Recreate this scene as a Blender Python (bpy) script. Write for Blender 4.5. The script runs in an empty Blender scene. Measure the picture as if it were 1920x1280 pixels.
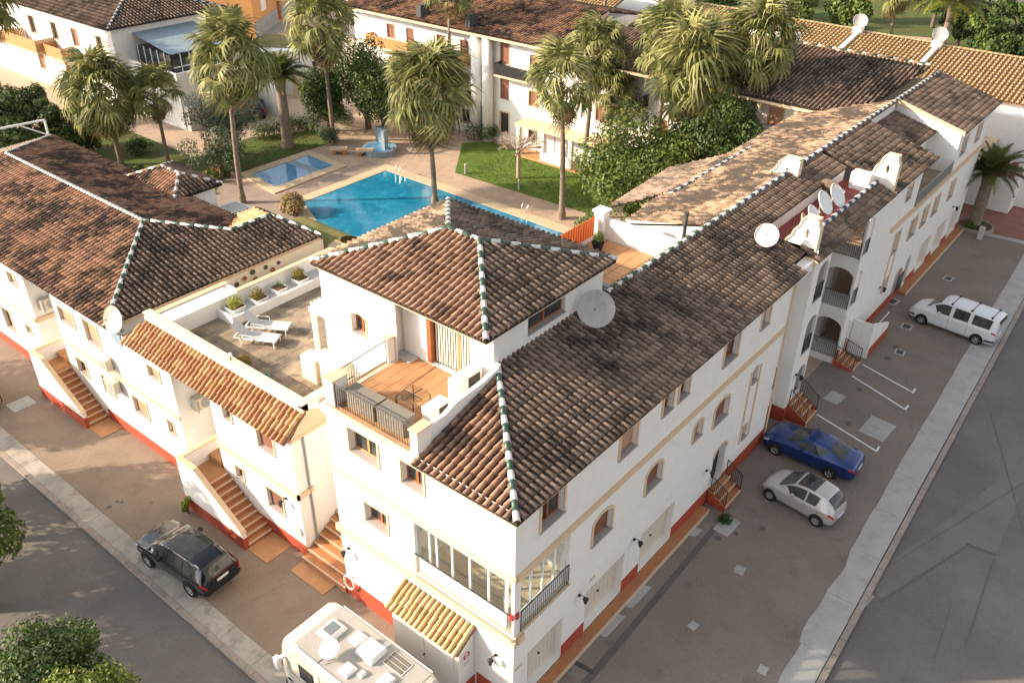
import bpy, math, random
import numpy as np
from mathutils import Vector, Matrix
random.seed(7); np.random.seed(7)
rad = math.radians
# ------------------------------------------------------------------ camera
S = bpy.context.scene
COL = S.collection
CAM = Vector((-14.81, -11.63, 27.0))
YAW, PITCH, ROLL, FPX = rad(38.7), rad(-32.25), rad(0.78), 1645.0
_f = Vector((math.cos(PITCH)*math.cos(YAW), math.cos(PITCH)*math.sin(YAW), math.sin(PITCH)))
_r = _f.cross(Vector((0, 0, 1))).normalized(); _u = _r.cross(_f)
RX = _r*math.cos(ROLL)+_u*math.sin(ROLL); UX = -_r*math.sin(ROLL)+_u*math.cos(ROLL)
cam = bpy.data.cameras.new('camera'); co = bpy.data.objects.new('camera', cam); COL.objects.link(co)
M3 = Matrix((RX, UX, -_f)).transposed()
co.matrix_world = Matrix.Translation(CAM) @ M3.to_4x4()
cam.sensor_width = 36; cam.lens = 36*FPX/1920; cam.clip_end = 1500; cam.clip_start = 0.5
S.camera = co
# ------------------------------------------------------------------ light
SUN_AZ, SUN_EL = rad(-46), rad(24.5)        # direction the light travels in plan; elevation
w = bpy.data.worlds.new('World'); S.world = w; w.use_nodes = True
nt = w.node_tree; nt.nodes.clear()
sky = nt.nodes.new('ShaderNodeTexSky'); sky.sky_type = 'NISHITA'; sky.sun_disc = False
sky.sun_elevation = SUN_EL; sky.sun_rotation = rad(-43); sky.air_density = 1.0; sky.dust_density = 2.5; sky.ozone_density = 0.7
hs = nt.nodes.new('ShaderNodeHueSaturation'); hs.inputs['Saturation'].default_value = 0.20
bg = nt.nodes.new('ShaderNodeBackground'); bg.inputs['Strength'].default_value = 0.15
wo = nt.nodes.new('ShaderNodeOutputWorld')
nt.links.new(sky.outputs[0], hs.inputs['Color']); nt.links.new(hs.outputs[0], bg.inputs['Color']); nt.links.new(bg.outputs[0], wo.inputs['Surface'])
sl = bpy.data.lights.new('sun', 'SUN'); sl.energy = 4.8; sl.angle = rad(0.55); sl.color = (1.0, 0.80, 0.58)
so = bpy.data.objects.new('sun', sl); COL.objects.link(so)
sd = Vector((math.cos(SUN_AZ)*math.cos(SUN_EL), math.sin(SUN_AZ)*math.cos(SUN_EL), -math.sin(SUN_EL)))
so.rotation_euler = sd.to_track_quat('-Z', 'Y').to_euler()
S.view_settings.view_transform = 'Standard'; S.view_settings.look = 'None'
S.view_settings.exposure = 0.95; S.view_settings.gamma = 1.0; S.view_settings.use_curve_mapping = False
S.render.engine = 'CYCLES'
try:
    S.cycles.max_bounces = 8; S.cycles.diffuse_bounces = 4; S.cycles.use_denoising = True; S.cycles.transparent_max_bounces = 16
except Exception: pass

def G(px, py, z=0.0):
    d = RX*((px-960)/FPX) - UX*((py-640)/FPX) + _f
    t = (z-CAM.z)/d.z
    return CAM+d*t
def cdist(p): return (Vector(p)-CAM).length
def inview(p, m=60):
    v = Vector(p)-CAM; z = v.dot(_f)
    if z <= 0: return False
    x = 960+FPX*v.dot(RX)/z; y = 640-FPX*v.dot(UX)/z
    return -m < x < 1920+m and -m < y < 1280+m

# ------------------------------------------------------------------ materials
def lk(t, a, b): t.links.new(a, b)
def mat(name, col, rough=0.85, col2=None, nscale=3.0, bump=0.0, bscale=None, metal=0.0, spec=0.3, vary=0.0, detail=6, stain=None, coat=0.0, lo=0.35, hi=0.65, speck=0.0, streak=None):
    """base colour mixed with col2 by a world-space noise; optional stains, fine bump and per-object/island variation"""
    m = bpy.data.materials.new(name); m.use_nodes = True; t = m.node_tree; N = t.nodes
    b = N['Principled BSDF']; b.inputs['Roughness'].default_value = rough; b.inputs['Metallic'].default_value = metal
    b.inputs['Specular IOR Level'].default_value = spec
    if coat: b.inputs['Coat Weight'].default_value = coat; b.inputs['Coat Roughness'].default_value = 0.05
    geo = N.new('ShaderNodeNewGeometry')
    out = None
    base = N.new('ShaderNodeRGB'); base.outputs[0].default_value = (*col, 1); out = base.outputs[0]
    if col2:
        n = N.new('ShaderNodeTexNoise'); n.inputs['Scale'].default_value = nscale; n.inputs['Detail'].default_value = detail; n.inputs['Roughness'].default_value = 0.65
        lk(t, geo.outputs['Position'], n.inputs['Vector'])
        r = N.new('ShaderNodeMapRange'); r.inputs['From Min'].default_value = lo; r.inputs['From Max'].default_value = hi
        lk(t, n.outputs['Fac'], r.inputs['Value'])
        mx = N.new('ShaderNodeMix'); mx.data_type = 'RGBA'; lk(t, r.outputs[0], mx.inputs['Factor'])
        lk(t, out, mx.inputs['A']); mx.inputs['B'].default_value = (*col2, 1); out = mx.outputs['Result']
    if stain:
        sc, sm, a0, a1 = stain
        n = N.new('ShaderNodeTexNoise'); n.inputs['Scale'].default_value = sm; n.inputs['Detail'].default_value = 8; n.inputs['Roughness'].default_value = 0.7
        lk(t, geo.outputs['Position'], n.inputs['Vector'])
        r = N.new('ShaderNodeMapRange'); r.inputs['From Min'].default_value = a0; r.inputs['From Max'].default_value = a1
        lk(t, n.outputs['Fac'], r.inputs['Value'])
        mx = N.new('ShaderNodeMix'); mx.data_type = 'RGBA'; lk(t, r.outputs[0], mx.inputs['Factor'])
        lk(t, out, mx.inputs['A']); mx.inputs['B'].default_value = (*sc, 1); out = mx.outputs['Result']
    if speck:   # aggregate and fine dirt
        n = N.new('ShaderNodeTexNoise'); n.inputs['Scale'].default_value = 9; n.inputs['Detail'].default_value = 12; n.inputs['Roughness'].default_value = 0.85
        lk(t, geo.outputs['Position'], n.inputs['Vector'])
        r = N.new('ShaderNodeMapRange'); r.inputs['From Min'].default_value = 0.3; r.inputs['From Max'].default_value = 0.7; r.inputs['To Min'].default_value = 1-speck; r.inputs['To Max'].default_value = 1+speck
        lk(t, n.outputs['Fac'], r.inputs['Value']); h = N.new('ShaderNodeHueSaturation'); lk(t, r.outputs[0], h.inputs['Value']); lk(t, out, h.inputs['Color']); out = h.outputs[0]
    if streak:  # rain streaks running down the wall
        n = N.new('ShaderNodeTexNoise'); n.inputs['Scale'].default_value = 1.0; n.inputs['Detail'].default_value = 8; n.inputs['Roughness'].default_value = 0.75
        mp = N.new('ShaderNodeMapping'); mp.inputs['Scale'].default_value = (3.2, 3.2, 0.22); lk(t, geo.outputs['Position'], mp.inputs['Vector']); lk(t, mp.outputs[0], n.inputs['Vector'])
        r = N.new('ShaderNodeMapRange'); r.inputs['From Min'].default_value = 0.56; r.inputs['From Max'].default_value = 0.82; r.inputs['To Max'].default_value = 0.75
        lk(t, n.outputs['Fac'], r.inputs['Value'])
        mx = N.new('ShaderNodeMix'); mx.data_type = 'RGBA'; lk(t, r.outputs[0], mx.inputs['Factor'])
        lk(t, out, mx.inputs['A']); mx.inputs['B'].default_value = (*streak, 1); out = mx.outputs['Result']
    if vary:
        oi = N.new('ShaderNodeObjectInfo'); ad = N.new('ShaderNodeMath'); ad.operation = 'ADD'
        lk(t, oi.outputs['Random'], ad.inputs[0]); lk(t, geo.outputs['Random Per Island'], ad.inputs[1])
        fr = N.new('ShaderNodeMath'); fr.operation = 'FRACT'; lk(t, ad.outputs[0], fr.inputs[0])
        r = N.new('ShaderNodeMapRange'); r.inputs['To Min'].default_value = 1-vary; r.inputs['To Max'].default_value = 1+vary
        lk(t, fr.outputs[0], r.inputs['Value'])
        h = N.new('ShaderNodeHueSaturation'); lk(t, r.outputs[0], h.inputs['Value']); lk(t, out, h.inputs['Color']); out = h.outputs[0]
    lk(t, out, b.inputs['Base Color'])
    if bump:
        n = N.new('ShaderNodeTexNoise'); n.inputs['Scale'].default_value = bscale or 30; n.inputs['Detail'].default_value = 4
        lk(t, geo.outputs['Position'], n.inputs['Vector'])
        bp = N.new('ShaderNodeBump'); bp.inputs['Strength'].default_value = bump; bp.inputs['Distance'].default_value = 0.02
        lk(t, n.outputs['Fac'], bp.inputs['Height']); lk(t, bp.outputs[0], b.inputs['Normal'])
    return m

def tile_mat(name, ramp, lichen=(0.035, 0.031, 0.028), l0=0.48, l1=0.62, lscale=0.45):
    """weathered clay: each tile its own shade, with large dark lichen patches in world space"""
    m = bpy.data.materials.new(name); m.use_nodes = True; t = m.node_tree; N = t.nodes; b = N['Principled BSDF']
    b.inputs['Roughness'].default_value = 0.9; b.inputs['Specular IOR Level'].default_value = 0.15
    geo = N.new('ShaderNodeNewGeometry'); oi = N.new('ShaderNodeObjectInfo')
    ad = N.new('ShaderNodeMath'); ad.operation = 'ADD'; lk(t, oi.outputs['Random'], ad.inputs[0]); lk(t, geo.outputs['Random Per Island'], ad.inputs[1])
    fr = N.new('ShaderNodeMath'); fr.operation = 'FRACT'; lk(t, ad.outputs[0], fr.inputs[0])
    cr = N.new('ShaderNodeValToRGB'); cr.color_ramp.interpolation = 'LINEAR'
    el = cr.color_ramp.elements
    for i, c in enumerate(ramp):
        e = el[i] if i < 2 else el.new(0.5)
        e.position = i/(len(ramp)-1); e.color = (*c, 1)
    lk(t, fr.outputs[0], cr.inputs[0])
    n = N.new('ShaderNodeTexNoise'); n.inputs['Scale'].default_value = lscale; n.inputs['Detail'].default_value = 9; n.inputs['Roughness'].default_value = 0.72
    lk(t, geo.outputs['Position'], n.inputs['Vector'])
    n2 = N.new('ShaderNodeMath'); n2.operation = 'MULTIPLY_ADD'; n2.inputs[1].default_value = 0.10; lk(t, fr.outputs[0], n2.inputs[0]); lk(t, n.outputs['Fac'], n2.inputs[2])
    r = N.new('ShaderNodeMapRange'); r.inputs['From Min'].default_value = l0+.05; r.inputs['From Max'].default_value = l1+.05; r.inputs['To Max'].default_value = 0.9
    lk(t, n2.outputs[0], r.inputs['Value'])
    mx = N.new('ShaderNodeMix'); mx.data_type = 'RGBA'; lk(t, r.outputs[0], mx.inputs['Factor']); lk(t, cr.outputs[0], mx.inputs['A']); mx.inputs['B'].default_value = (*lichen, 1)
    n3 = N.new('ShaderNodeTexNoise'); n3.inputs['Scale'].default_value = 14; n3.inputs['Detail'].default_value = 5; lk(t, geo.outputs['Position'], n3.inputs['Vector'])
    r3 = N.new('ShaderNodeMapRange'); r3.inputs['To Min'].default_value = 0.6; r3.inputs['To Max'].default_value = 1.4; lk(t, n3.outputs['Fac'], r3.inputs['Value'])
    h = N.new('ShaderNodeHueSaturation'); lk(t, r3.outputs[0], h.inputs['Value']); lk(t, mx.outputs['Result'], h.inputs['Color'])
    lk(t, h.outputs[0], b.inputs['Base Color'])
    bp = N.new('ShaderNodeBump'); bp.inputs['Strength'].default_value = 0.5; bp.inputs['Distance'].default_value = 0.01; lk(t, n3.outputs['Fac'], bp.inputs['Height']); lk(t, bp.outputs[0], b.inputs['Normal'])
    return m

MT = {}
MT['white'] = mat('white_plaster', (0.82, 0.80, 0.765), 0.9, (0.775, 0.745, 0.70), 1.3, bump=0.35, bscale=45, stain=((0.62, 0.56, 0.48), 0.6, 0.60, 0.85), streak=(0.62, 0.555, 0.47))
MT['trim'] = mat('ochre_trim', (0.69, 0.51, 0.34), 0.85, (0.62, 0.455, 0.305), 2.0, bump=0.2)
MT['cream'] = mat('cream_plaster', (0.74, 0.64, 0.48), 0.9, (0.68, 0.57, 0.42), 2.0, bump=0.2)
MT['red'] = mat('red_plinth_paint', (0.42, 0.075, 0.04), 0.8, (0.34, 0.07, 0.04), 3.0, bump=0.2)
MT['tile'] = tile_mat('aged_clay_tile', [(0.296, 0.180, 0.120), (0.328, 0.208, 0.144), (0.272, 0.164, 0.112), (0.368, 0.256, 0.184), (0.232, 0.144, 0.104)], l0=0.50, l1=0.66)
MT['tile_r'] = tile_mat('greyed_clay_tile', [(0.245, 0.175, 0.133), (0.273, 0.199, 0.154), (0.217, 0.158, 0.119), (0.315, 0.238, 0.189), (0.189, 0.136, 0.105)], l0=0.44, l1=0.64)
MT['tile_new'] = tile_mat('newer_clay_tile', [(0.460, 0.267, 0.138), (0.552, 0.350, 0.193), (0.386, 0.212, 0.110), (0.607, 0.414, 0.258), (0.331, 0.175, 0.101)], l0=0.68, l1=0.85)
MT['tile_yel'] = tile_mat('yellow_clay_tile', [(0.534, 0.396, 0.221), (0.570, 0.442, 0.258), (0.488, 0.350, 0.184), (0.607, 0.488, 0.304), (0.460, 0.322, 0.166)], l0=0.68, l1=0.85)
MT['tile_l'] = tile_mat('red_brown_clay_tile', [(0.336, 0.192, 0.124), (0.368, 0.224, 0.148), (0.304, 0.172, 0.112), (0.416, 0.280, 0.192), (0.256, 0.152, 0.104)], l0=0.44, l1=0.58, lscale=0.5)
MT['tile_back'] = tile_mat('pale_weathered_tile', [(0.281, 0.192, 0.126), (0.326, 0.229, 0.155), (0.244, 0.163, 0.107), (0.363, 0.266, 0.185), (0.207, 0.141, 0.096)], l0=0.42, l1=0.56, lscale=0.35)  # lichen, plus tree shade put into the lower tone and extra dark patches
MT['under'] = mat('channel_tile', (0.05, 0.033, 0.025), 0.95, (0.03, 0.022, 0.018), 1.5, bump=0.4)  # darkened below clay tone; shade between the covers is put into the colour
MT['under_new'] = mat('channel_tile_new', (0.24, 0.14, 0.08), 0.95, (0.17, 0.10, 0.06), 1.5, bump=0.4)
MT['glz_w'] = mat('glazed_white', (0.78, 0.77, 0.74), 0.35, (0.6, 0.58, 0.54), 6.0, spec=0.5)
MT['glz_g'] = mat('glazed_green', (0.022, 0.075, 0.05), 0.3, (0.05, 0.09, 0.06), 6.0, spec=0.5)
MT['glz_b'] = mat('glazed_blue', (0.02, 0.04, 0.09), 0.3, (0.04, 0.06, 0.09), 6.0, spec=0.5)
MT['wood'] = mat('varnished_wood', (0.36, 0.13, 0.05), 0.5, (0.27, 0.09, 0.04), 5.0)
MT['lwood'] = mat('light_wood', (0.50, 0.28, 0.11), 0.55, (0.42, 0.22, 0.09), 5.0)
MT['shutter'] = mat('brown_roller_shutter', (0.24, 0.105, 0.07), 0.7, (0.20, 0.09, 0.06), 3.0)
MT['shutter2'] = mat('tan_roller_shutter', (0.46, 0.27, 0.17), 0.7)
MT['glass'] = mat('window_glass', (0.022, 0.028, 0.03), 0.06, (0.07, 0.068, 0.062), 1.2, spec=0.5)
MT['iron'] = mat('black_iron', (0.02, 0.02, 0.022), 0.5, spec=0.4)
MT['wpaint'] = mat('white_paint', (0.80, 0.80, 0.78), 0.45)
MT['grey'] = mat('grey_metal', (0.32, 0.32, 0.31), 0.5)
MT['lgrey'] = mat('light_grey', (0.52, 0.51, 0.49), 0.6, (0.44, 0.43, 0.41), 4)
MT['dark'] = mat('dark_plastic', (0.02, 0.02, 0.022), 0.6)
MT['acbox'] = mat('air_unit_casing', (0.66, 0.60, 0.48), 0.55, (0.58, 0.52, 0.42), 4)
MT['sill'] = mat('grey_stone_sill', (0.42, 0.38, 0.35), 0.75, (0.34, 0.31, 0.29), 8)
MT['garage'] = mat('cream_garage_door', (0.68, 0.60, 0.50), 0.6, (0.64, 0.56, 0.46), 2)
MT['terra'] = mat('terracotta_floor', (0.50, 0.27, 0.13), 0.7, (0.42, 0.22, 0.105), 2.2, vary=0.12)
MT['step'] = mat('clay_step', (0.46, 0.20, 0.085), 0.75, (0.36, 0.16, 0.075), 3, vary=0.08)
MT['nosing'] = mat('step_nosing', (0.56, 0.42, 0.30), 0.7)
MT['slate'] = mat('flagstone', (0.34, 0.27, 0.19), 0.85, (0.20, 0.16, 0.12), 1.1, vary=0.22, bump=0.4, bscale=12, stain=((0.13, 0.105, 0.085), 0.9, 0.5, 0.66))
MT['grout'] = mat('joint_mortar', (0.24, 0.20, 0.15), 0.95)
MT['asph'] = mat('asphalt_road', (0.150, 0.137, 0.128), 0.92, (0.185, 0.17, 0.158), 0.35, bump=0.8, bscale=60, stain=((0.125, 0.115, 0.108), 0.12, 0.45, 0.75), detail=12, speck=0.22)
MT['park'] = mat('parking_surface', (0.205, 0.170, 0.143), 0.93, (0.245, 0.205, 0.174), 0.45, bump=0.8, bscale=60, stain=((0.13, 0.11, 0.095), 0.6, 0.56, 0.78), detail=12, speck=0.22)
MT['park_l'] = mat('parking_surface_left', (0.235, 0.180, 0.135), 0.93, (0.285, 0.222, 0.168), 0.5, bump=0.8, bscale=60, stain=((0.19, 0.15, 0.12), 0.6, 0.55, 0.78), detail=12, speck=0.2)
MT['conc'] = mat('pavement_concrete', (0.37, 0.36, 0.345), 0.9, (0.43, 0.42, 0.40), 0.8, bump=0.5, bscale=40, stain=((0.27, 0.26, 0.25), 1.3, 0.52, 0.8), detail=12, speck=0.12)
MT['conc_l'] = mat('pavement_concrete_left', (0.34, 0.31, 0.27), 0.9, (0.42, 0.39, 0.34), 0.9, bump=0.5, bscale=40, stain=((0.20, 0.18, 0.16), 1.3, 0.5, 0.72), detail=10)
MT['kerb'] = mat('kerb_stone', (0.36, 0.30, 0.26), 0.9, (0.27, 0.23, 0.2), 2.5, vary=0.1, bump=0.4)
MT['patch'] = mat('newer_asphalt_patch', (0.115, 0.105, 0.10), 0.9, (0.14, 0.13, 0.12), 1.0, bump=0.5, bscale=60, speck=0.2)
MT['oldpatch'] = mat('old_asphalt_patch', (0.165, 0.148, 0.132), 0.92, (0.20, 0.18, 0.162), 0.5, bump=0.8, bscale=60, detail=12, speck=0.22)
MT['line'] = mat('road_marking', (0.72, 0.72, 0.71), 0.7, (0.5, 0.49, 0.48), 3, lo=0.5, hi=0.8)
MT['iron_c'] = mat('cast_iron', (0.05, 0.05, 0.052), 0.6, (0.09, 0.085, 0.08), 5)
MT['brick'] = mat('red_paver', (0.33, 0.15, 0.11), 0.9, (0.25, 0.12, 0.09), 1.0, bump=0.4)
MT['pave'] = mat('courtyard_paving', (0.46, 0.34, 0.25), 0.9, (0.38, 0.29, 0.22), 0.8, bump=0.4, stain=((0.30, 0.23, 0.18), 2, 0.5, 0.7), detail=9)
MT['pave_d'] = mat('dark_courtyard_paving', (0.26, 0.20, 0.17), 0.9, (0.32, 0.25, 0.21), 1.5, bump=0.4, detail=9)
MT['coping'] = mat('pool_coping', (0.56, 0.44, 0.30), 0.85, (0.50, 0.39, 0.27), 2)
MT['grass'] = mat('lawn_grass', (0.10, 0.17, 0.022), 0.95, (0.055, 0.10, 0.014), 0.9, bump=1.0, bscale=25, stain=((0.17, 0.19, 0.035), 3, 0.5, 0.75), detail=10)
MT['grass_d'] = mat('shaded_grass', (0.07, 0.12, 0.02), 0.95, (0.09, 0.08, 0.03), 0.5, bump=1.0, bscale=25, detail=10)  # darker copy of the lawn grass; shade is put into its colour
MT['blade'] = mat('grass_blade', (0.10, 0.18, 0.025), 0.9, vary=0.4)
MT['scrub'] = mat('dry_scrub', (0.25, 0.20, 0.09), 0.95, (0.12, 0.13, 0.04), 0.5, bump=0.8, bscale=12)
MT['bark'] = mat('bark', (0.20, 0.15, 0.11), 0.95, (0.12, 0.09, 0.07), 8, bump=0.8, bscale=30)
MT['palmbark'] = mat('palm_bark', (0.27, 0.21, 0.16), 0.95, (0.17, 0.13, 0.10), 5, bump=1.0, bscale=14)
MT['greybark'] = mat('pale_bark', (0.42, 0.34, 0.27), 0.9, (0.34, 0.27, 0.21), 6)
MT['orange'] = mat('orange_wall', (0.66, 0.34, 0.13), 0.9, (0.6, 0.30, 0.12), 1)
MT['stone'] = mat('grey_plinth', (0.40, 0.39, 0.37), 0.9, (0.33, 0.32, 0.31), 1)
MT['sandwall'] = mat('sand_wall', (0.55, 0.46, 0.36), 0.9, (0.47, 0.39, 0.30), 1.2)
MT['redpaint'] = mat('red_terrace_floor', (0.26, 0.055, 0.05), 0.7, (0.20, 0.05, 0.045), 1)
MT['fence_o'] = mat('orange_fence_slat', (0.66, 0.15, 0.035), 0.6, vary=0.06)
MT['pink'] = mat('pink_shutter', (0.62, 0.07, 0.16), 0.7)
MT['wicker'] = mat('grey_wicker', (0.30, 0.27, 0.22), 0.85, (0.17, 0.155, 0.13), 40, bump=1.0, bscale=60, lo=0.45, hi=0.55)
MT['fabric'] = mat('grey_mesh_fabric', (0.46, 0.46, 0.47), 0.8)
MT['foot_fabric'] = mat('pale_fabric', (0.62, 0.60, 0.56), 0.8)
MT['soil'] = mat('soil', (0.10, 0.07, 0.05), 1.0)
MT['blueg'] = mat('blue_grey_tile', (0.20, 0.27, 0.33), 0.5, (0.26, 0.33, 0.38), 3)
MT['redlamp'] = mat('red_lamp', (0.45, 0.02, 0.02), 0.25, spec=0.6)
MT['clearlamp'] = mat('clear_lamp', (0.55, 0.56, 0.57), 0.15, spec=0.8)
MT['chrome'] = mat('wheel_alloy', (0.55, 0.55, 0.55), 0.3, metal=0.8)
MT['tyre'] = mat('tyre_rubber', (0.018, 0.018, 0.018), 0.85)
MT['plate'] = mat('number_plate', (0.7, 0.7, 0.7), 0.5)
MT['yellow'] = mat('yellow_plastic', (0.6, 0.42, 0.12), 0.6)
MT['teal'] = mat('teal_ceramic', (0.10, 0.28, 0.26), 0.3)
MT['solar'] = mat('solar_cells', (0.17, 0.16, 0.13), 0.35, (0.14, 0.13, 0.11), 10)
MT['rvroof'] = mat('caravan_roof', (0.37, 0.355, 0.33), 0.5, (0.33, 0.32, 0.30), 2)
MT['rvside'] = mat('caravan_side', (0.56, 0.53, 0.46), 0.35, coat=0.4)
MT['smoke'] = mat('tinted_skylight', (0.16, 0.19, 0.21), 0.15, spec=0.8)
def leaf_mat(name, c1, c2, vary=0.35):
    m = mat(name, c1, 0.6, c2, 0.9, vary=vary, spec=0.35, lo=0.3, hi=0.7)
    t = m.node_tree; N = t.nodes; b = N['Principled BSDF']
    tr = N.new('ShaderNodeBsdfTranslucent'); mx = N.new('ShaderNodeMixShader'); mx.inputs[0].default_value = 0.22
    src = b.inputs['Base Color'].links[0].from_socket
    lk(t, src, tr.inputs['Color']); lk(t, b.outputs[0], mx.inputs[1]); lk(t, tr.outputs[0], mx.inputs[2]); lk(t, mx.outputs[0], N['Material Output'].inputs['Surface'])
    return m
MT['leaf'] = leaf_mat('broad_leaf', (0.06, 0.11, 0.022), (0.10, 0.15, 0.03))
MT['leaf_y'] = leaf_mat('sunny_leaf', (0.17, 0.20, 0.035), (0.09, 0.13, 0.025))  # lighter yellow-green leaf with sunlight put into its colour
MT['leaf_b'] = leaf_mat('sunlit_street_leaf', (0.24, 0.28, 0.05), (0.15, 0.20, 0.035))  # leaf lightened to look sunlit; the sun is put into its colour
MT['leaf_d'] = leaf_mat('dark_leaf', (0.03, 0.06, 0.018), (0.05, 0.085, 0.02))
MT['olive'] = leaf_mat('olive_leaf', (0.15, 0.18, 0.10), (0.09, 0.12, 0.065))
MT['frond'] = leaf_mat('palm_frond_green', (0.135, 0.155, 0.04), (0.23, 0.225, 0.08), 0.45)
MT['frond_lt'] = leaf_mat('palm_frond_light', (0.24, 0.25, 0.08), (0.33, 0.30, 0.13), 0.3)
MT['frond_dry'] = leaf_mat('palm_frond_dry', (0.30, 0.22, 0.10), (0.22, 0.15, 0.07), 0.3)
MT['frond_dk'] = leaf_mat('date_frond', (0.07, 0.11, 0.03), (0.15, 0.15, 0.04), 0.3)
MT['flower'] = leaf_mat('rust_bloom', (0.28, 0.13, 0.02), (0.20, 0.17, 0.03), 0.3)
MT['yleaf'] = leaf_mat('lime_leaf', (0.35, 0.36, 0.05), (0.22, 0.26, 0.04), 0.2)
MT['dryg'] = leaf_mat('dry_grass', (0.38, 0.28, 0.13), (0.25, 0.2, 0.09), 0.3)
MT['pinkl'] = leaf_mat('bare_pink_twig', (0.36, 0.26, 0.2), (0.3, 0.2, 0.16), 0.2)
def water_mat(name, c, c2):
    m = mat(name, c, 0.04, c2, 0.35, bump=0.35, bscale=3.0, spec=0.6, stain=((c2[0]*2.2+.02, min(1, c2[1]*1.45), min(1, c2[2]*1.25)), 1.6, .5, .8), detail=10); return m
MT['water'] = water_mat('pool_water', (0.010, 0.15, 0.28), (0.018, 0.22, 0.36))
MT['water2'] = water_mat('small_pool_water', (0.07, 0.22, 0.42), (0.10, 0.28, 0.48))
def clear_glass(name):
    m = bpy.data.materials.new(name); m.use_nodes = True; t = m.node_tree; N = t.nodes; N.remove(N['Principled BSDF'])
    a = N.new('ShaderNodeBsdfTransparent'); a.inputs[0].default_value = (0.93, 0.95, 0.95, 1); g = N.new('ShaderNodeBsdfGlossy'); g.inputs['Roughness'].default_value = 0.02
    lw = N.new('ShaderNodeLayerWeight'); lw.inputs[0].default_value = 0.25; fz = N.new('ShaderNodeMapRange'); fz.inputs['To Min'].default_value = 0.05; fz.inputs['To Max'].default_value = 0.5; lk(t, lw.outputs['Facing'], fz.inputs['Value']); mx = N.new('ShaderNodeMixShader')
    lk(t, fz.outputs[0], mx.inputs[0]); lk(t, a.outputs[0], mx.inputs[1]); lk(t, g.outputs[0], mx.inputs[2]); lk(t, mx.outputs[0], N['Material Output'].inputs['Surface'])
    return m
MT['clear'] = clear_glass('clear_glass')
def paint(name, c, metal=0.3, rough=0.3):
    m = mat(name, c, rough, metal=metal, spec=0.5, coat=0.8); return m
MT['p_blue'] = paint('blue_car_paint', (0.005, 0.034, 0.17), 0.35, 0.3)
MT['p_silver'] = paint('silver_car_paint', (0.52, 0.50, 0.48), 0.35, 0.35)
MT['p_white'] = paint('white_car_paint', (0.68, 0.70, 0.73), 0.0, 0.3)
MT['p_black'] = paint('black_car_paint', (0.004, 0.007, 0.013), 0.3, 0.2)
MT['p_dark'] = paint('dark_car_paint', (0.012, 0.02, 0.03), 0.3, 0.25)

# ------------------------------------------------------------------ mesh helpers
class MB:
    def __init__(s): s.v = []; s.f = []; s.mi = []; s.m = 0; s.X = None
    def add(s, vs, fs):
        o = len(s.v)
        if s.X is not None: vs = [s.X @ Vector(p) for p in vs]
        s.v += [tuple(p) for p in vs]
        for f in fs: s.f.append([i+o for i in f]); s.mi.append(s.m)
        return s
    def box(s, x0, y0, z0, x1, y1, z1):
        if x0 > x1: x0, x1 = x1, x0
        if y0 > y1: y0, y1 = y1, y0
        if z0 > z1: z0, z1 = z1, z0
        return s.add([(x0,y0,z0),(x1,y0,z0),(x1,y1,z0),(x0,y1,z0),(x0,y0,z1),(x1,y0,z1),(x1,y1,z1),(x0,y1,z1)],
            [(0,3,2,1),(4,5,6,7),(0,1,5,4),(1,2,6,5),(2,3,7,6),(3,0,4,7)])
    def poly(s, pts): return s.add(pts, [list(range(len(pts)))])
    def prism(s, pts, z0, z1):
        n = len(pts)
        a = sum(pts[i][0]*pts[(i+1) % n][1]-pts[(i+1) % n][0]*pts[i][1] for i in range(n))
        if a < 0: pts = pts[::-1]
        return s.add([(p[0], p[1], z0) for p in pts]+[(p[0], p[1], z1) for p in pts],
            [list(range(n))[::-1], list(range(n, 2*n))]+[(i, (i+1) % n, (i+1) % n+n, i+n) for i in range(n)])
    def slab(s, pts, th):
        """closed solid: planar polygon pts thickened downwards by th"""
        n = len(pts); lo = [(p[0], p[1], p[2]-th) for p in pts]
        return s.add(list(pts)+lo, [list(range(n)), list(range(n, 2*n))[::-1]]+[((i+1) % n, i, i+n, (i+1) % n+n) for i in range(n)])
    def cyl(s, p0, p1, r0, r1=None, n=8, caps=True):
        r1 = r0 if r1 is None else r1
        p0 = Vector(p0); p1 = Vector(p1); d = (p1-p0).normalized()
        a = d.cross(Vector((0, 0, 1)) if abs(d.z) < 0.95 else Vector((1, 0, 0))).normalized(); b = d.cross(a)
        vs = []
        for p, r in ((p0, r0), (p1, r1)):
            for i in range(n):
                t = 2*math.pi*i/n; vs.append(p+a*(r*math.cos(t))+b*(r*math.sin(t)))
        fs = [(i, i+n, (i+1) % n+n, (i+1) % n) for i in range(n)]
        if caps: fs += [list(range(n)), list(range(n, 2*n))[::-1]]
        return s.add(vs, fs)
    def tube(s, pts, r, n=6):
        for i in range(len(pts)-1):
            rr = r if not isinstance(r, (list, tuple)) else r[i]; r2 = r if not isinstance(r, (list, tuple)) else r[i+1]
            s.cyl(pts[i], pts[i+1], rr, r2, n)
        return s
    def lathe(s, c, prof, n=14):
        c = Vector(c); vs = []; m = len(prof)
        for i in range(n):
            t = 2*math.pi*i/n
            for r, z in prof: vs.append(c+Vector((r*math.cos(t), r*math.sin(t), z)))
        fs = []
        for i in range(n):
            j = (i+1) % n
            for k in range(m-1): fs.append((i*m+k, j*m+k, j*m+k+1, i*m+k+1))
        return s.add(vs, fs)
    def mesh(s, name, mats, smooth=False):
        me = bpy.data.meshes.new(name); me.from_pydata(s.v, [], s.f)
        for k in mats: me.materials.append(MT[k])
        if len(mats) > 1: me.polygons.foreach_set('material_index', s.mi)
        if smooth: me.polygons.foreach_set('use_smooth', [True]*len(me.polygons))
        me.update(); return me
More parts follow.
